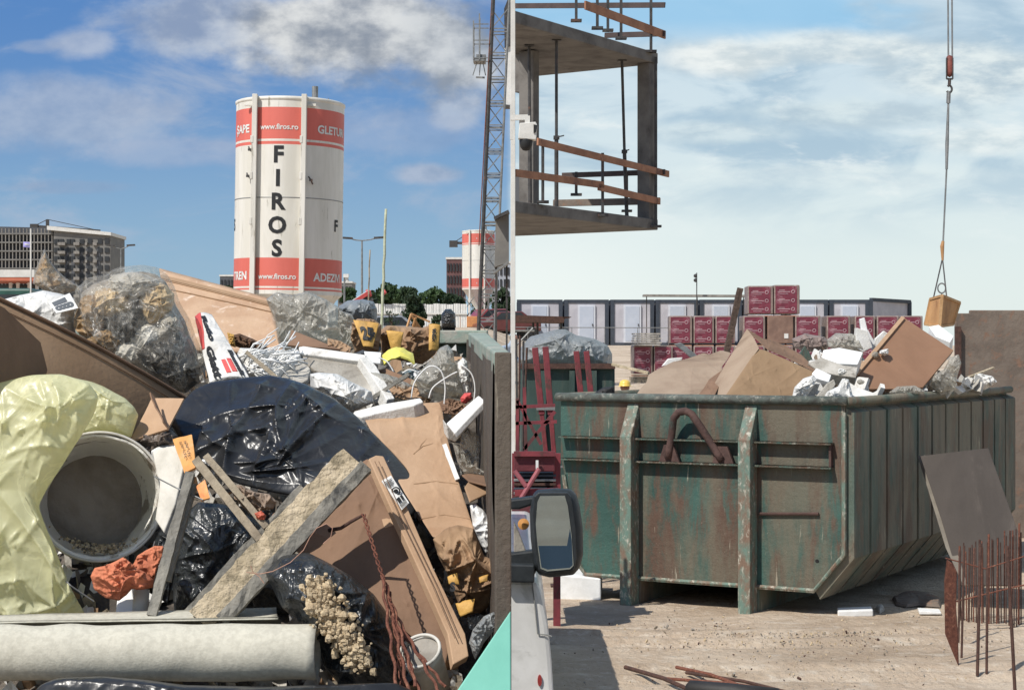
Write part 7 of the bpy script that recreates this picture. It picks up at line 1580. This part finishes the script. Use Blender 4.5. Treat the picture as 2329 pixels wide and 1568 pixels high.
plank('upright_lath', (438, 1100, 4.95), (380, 1320, 4.85), .020, .02, M['wood_grey'], 'shorter dark lath just right of the long upright lath', 'lath', up=(0, -1, .3), rough=.004, seed=10)
bag('crumpled_paper', [(520, 1100), (548, 1102), (580, 1118), (612, 1122), (630, 1140), (622, 1156), (596, 1160), (570, 1170), (548, 1148), (530, 1125)], 4.98, .035, mat('dirty crumpled paper', '#a58b72', '#7d6753', 12, .8, bump=.5, bs=40, c3='#c9b8a0', t3=.6), 'dirty crumpled paper caught between the lath pair and the thick timber', 'paper', .03, 18, 120, fine=.5)
bag('red_scrap', [(578, 1166), (594, 1160), (606, 1172), (600, 1184), (584, 1180)], 4.9, .015, mat('orange red plastic', '#c4532c', '#b0451f', 9, .5, bump=.2), 'tiny orange-red plastic scrap beside the crumpled paper', 'scrap', .01, 20, 121)
t = plank('splinter_board', (640, 1262, 4.83), (735, 1345, 4.62), .05, .02, mat('dark splintered wood', '#6b5845', '#4a3d31', 12, .9, bump=.6, bs=40, c3='#a08c6c', t3=.6), 'dark splintered board end below the thick timber', 'board', up=(.2, -1, .6), rough=.006, seed=11)
mb = MB(); mb.tube([W(748, 1205, 4.84), W(775, 1200, 4.82), W(800, 1184, 4.8), W(826, 1170, 4.78)], [.006, .005, .005, .004], 8); tag(mb.build('bent_hose', M['rebar_dark'], smooth=True), 'short bent brown rod at the head of the twisted wire', 'rod')
mb = MB(); R = random.Random(31); base = [(826, 1168), (842, 1220), (860, 1280), (880, 1340), (893, 1400), (905, 1480), (915, 1570)]
def twist(base, D0, D1, r, ph, rad):
    N = 90; P = []
    for k in range(N+1):
        s_ = k/N*(len(base)-1); i = min(int(s_), len(base)-2); f_ = s_-i; x = base[i][0]*(1-f_)+base[i+1][0]*f_; y = base[i][1]*(1-f_)+base[i+1][1]*f_
        p = W(x, y, D0+(D1-D0)*k/N); a_ = ph+k*.75; P.append(p+Vector((math.cos(a_)*rad, math.sin(a_)*rad, 0)))
    return P
for ph in (0, 3.14): mb.tube(twist(base, 4.78, 4.45, 0, ph, .0042), .0026, 5)
tag(mb.build('twisted_wire', M['rebar'], smooth=True), 'rusty twisted wire rope hanging over the brown carton', 'wire')
for i, (a, b) in enumerate((((868, 1310), (905, 1580)), ((878, 1330), (930, 1580)), ((884, 1345), (945, 1560)), ((890, 1380), (1000, 1575)), ((893, 1400), (960, 1590)), ((900, 1420), (1012, 1560)))):
    mb = MB(); A_, B_ = W(*a, 4.62), W(*b, 4.40+.01*i); N = 30; mb.tube([A_+(B_-A_)*(k/N)+Vector((.003*math.sin(k*.9+i), .002, 0)) for k in range(N+1)], .0042, 6)
    tag(mb.build('rusty_rod', M['rebar']), 'rusty ribbed rod, %s from the left in the bundle at the bottom' % ORD[i], 'rebar', 'bundle of rusty rods at the bottom')
bucket(955, 1480, 4.55, 46, .14, (-.25, -.62, .75), 'small white plaster pot with a grey crusted top at the bottom, behind the rusty rods', .8, inm='bucket_out')
mb = MB(); c_ = W(957, 1482, 4.55); axx = Vector((-.25, -.62, .75)).normalized(); r = 43/F*4.55; mb.lathe([(r, -.004), (r*.8, .002), (r*.4, .004), (.001, .005)], c_, axx, 40); A = np.array(mb.v); A[:, 2] += crumple(A, 40, 2)*.002; mb.v = list(map(tuple, A))
po = [o for o in bpy.data.objects if o.name.startswith('plaster_bucket')][-1]; mb.build('dried_plaster', M['tile'], po, smooth=True)
# string on the timber
mb = MB(); mb.tube([W(x, y, 4.66) for x, y in ((560, 1300), (590, 1304), (620, 1298), (660, 1278), (690, 1250), (705, 1220), (720, 1200), (742, 1190), (756, 1200), (752, 1220), (735, 1235))], .0012, 5)
mb.tube([W(x, y, 4.66) for x, y in ((570, 1285), (575, 1300), (590, 1310), (600, 1325))], .0012, 5); tag(mb.build('string', mat('pink beige string', '#c28f74', '#a87a62', 20, .8, bump=0)), 'thin pinkish string looped around the thick timber', 'string')

# ---------------------------------------------------------------- more crushed rubbish in the middle of the left heap
for i, (nm, ol_, D_, m_, lab, cat) in enumerate((
    ('crushed_sack', [(596, 845), (612, 830), (640, 832), (652, 850), (645, 868), (618, 876), (600, 868)], 6.1, 'whitebag', 'small crushed white sack at the left foot of the polystyrene slab', 'sack'),
    ('card_scrap', [(880, 880), (905, 872), (950, 882), (985, 900), (975, 915), (930, 912), (892, 900)], 5.95, 'card', 'torn brown card scrap under the clear bag with strapping', 'cardboard'),
    ('card_scrap', [(995, 915), (1020, 905), (1050, 912), (1062, 925), (1040, 945), (1010, 940)], 5.75, 'card_dark', 'dark torn card scrap above the short white foam plank', 'cardboard'),
    ('foam_scrap', [(560, 875), (580, 862), (606, 868), (612, 884), (590, 892), (566, 890)], 6.0, 'foam', 'small foam lump between the printed sack and the black sheet', 'foam'),
    ('film_scrap', [(850, 860), (875, 850), (905, 858), (918, 878), (890, 888), (860, 880)], 6.08, 'film_thick', 'small clear film scrap right of the slanted polystyrene bar', 'plastic'),
    ('card_scrap', [(744, 768), (775, 775), (800, 790), (796, 802), (765, 798), (745, 785)], 6.3, 'card', 'small card piece above the top bar of the polystyrene slab', 'cardboard'),
    ('film_scrap', [(1000, 1060), (1020, 1040), (1045, 1050), (1052, 1080), (1030, 1092), (1008, 1082)], 5.5, 'film', 'wisp of clear film at the right edge of the pale cardboard', 'plastic'),
    ('foam_scrap', [(940, 848), (958, 842), (966, 852), (960, 866), (944, 864)], 6.1, 'foam_clean', 'small white foam bit left of the strapping loop', 'foam'),
    ('paper_scrap', [(690, 930), (720, 915), (745, 925), (740, 945), (712, 950)], 5.8, 'whitebag', 'small white paper scrap behind the top edge of the black sheet', 'paper'),
    ('rag_scrap', [(1062, 1400), (1085, 1392), (1108, 1402), (1112, 1425), (1088, 1440), (1066, 1428)], 4.85, 'blackbag_dusty', 'dark plastic fold under the brown paper sack at the right', 'plastic'))):
    csheet(nm, ol_, plane3((ol_[0][0], ol_[0][1], D_), (ol_[0][0]+50, ol_[0][1], D_+.03), (ol_[0][0], ol_[0][1]+50, D_-.12)), .03, M[m_], lab, cat, .02, 60+i, 14, fine=.6)
for i, (a_, b_, w_, m_, lab) in enumerate((((935, 870), (1060, 905), .016, 'wood_old', 'thin weathered lath lying below the clear bag with strapping'), ((560, 800), (640, 868), .012, 'wood_old', 'thin lath poking out of the white packing strips'),
    ((846, 905), (930, 850), .012, 'wood_grey', 'thin grey lath behind the long white polystyrene strip'), ((1010, 1010), (1040, 1090), .014, 'foam_clean', 'slim white plastic bar beside the pale cardboard edge'))):
    plank('thin_lath', (*a_, 5.9 if a_[1] < 950 else 5.4), (*b_, 5.85 if a_[1] < 950 else 5.35), w_, w_*.6, M[m_], lab, 'lath', up=(0, -1, .3), rough=.002, seed=70+i)
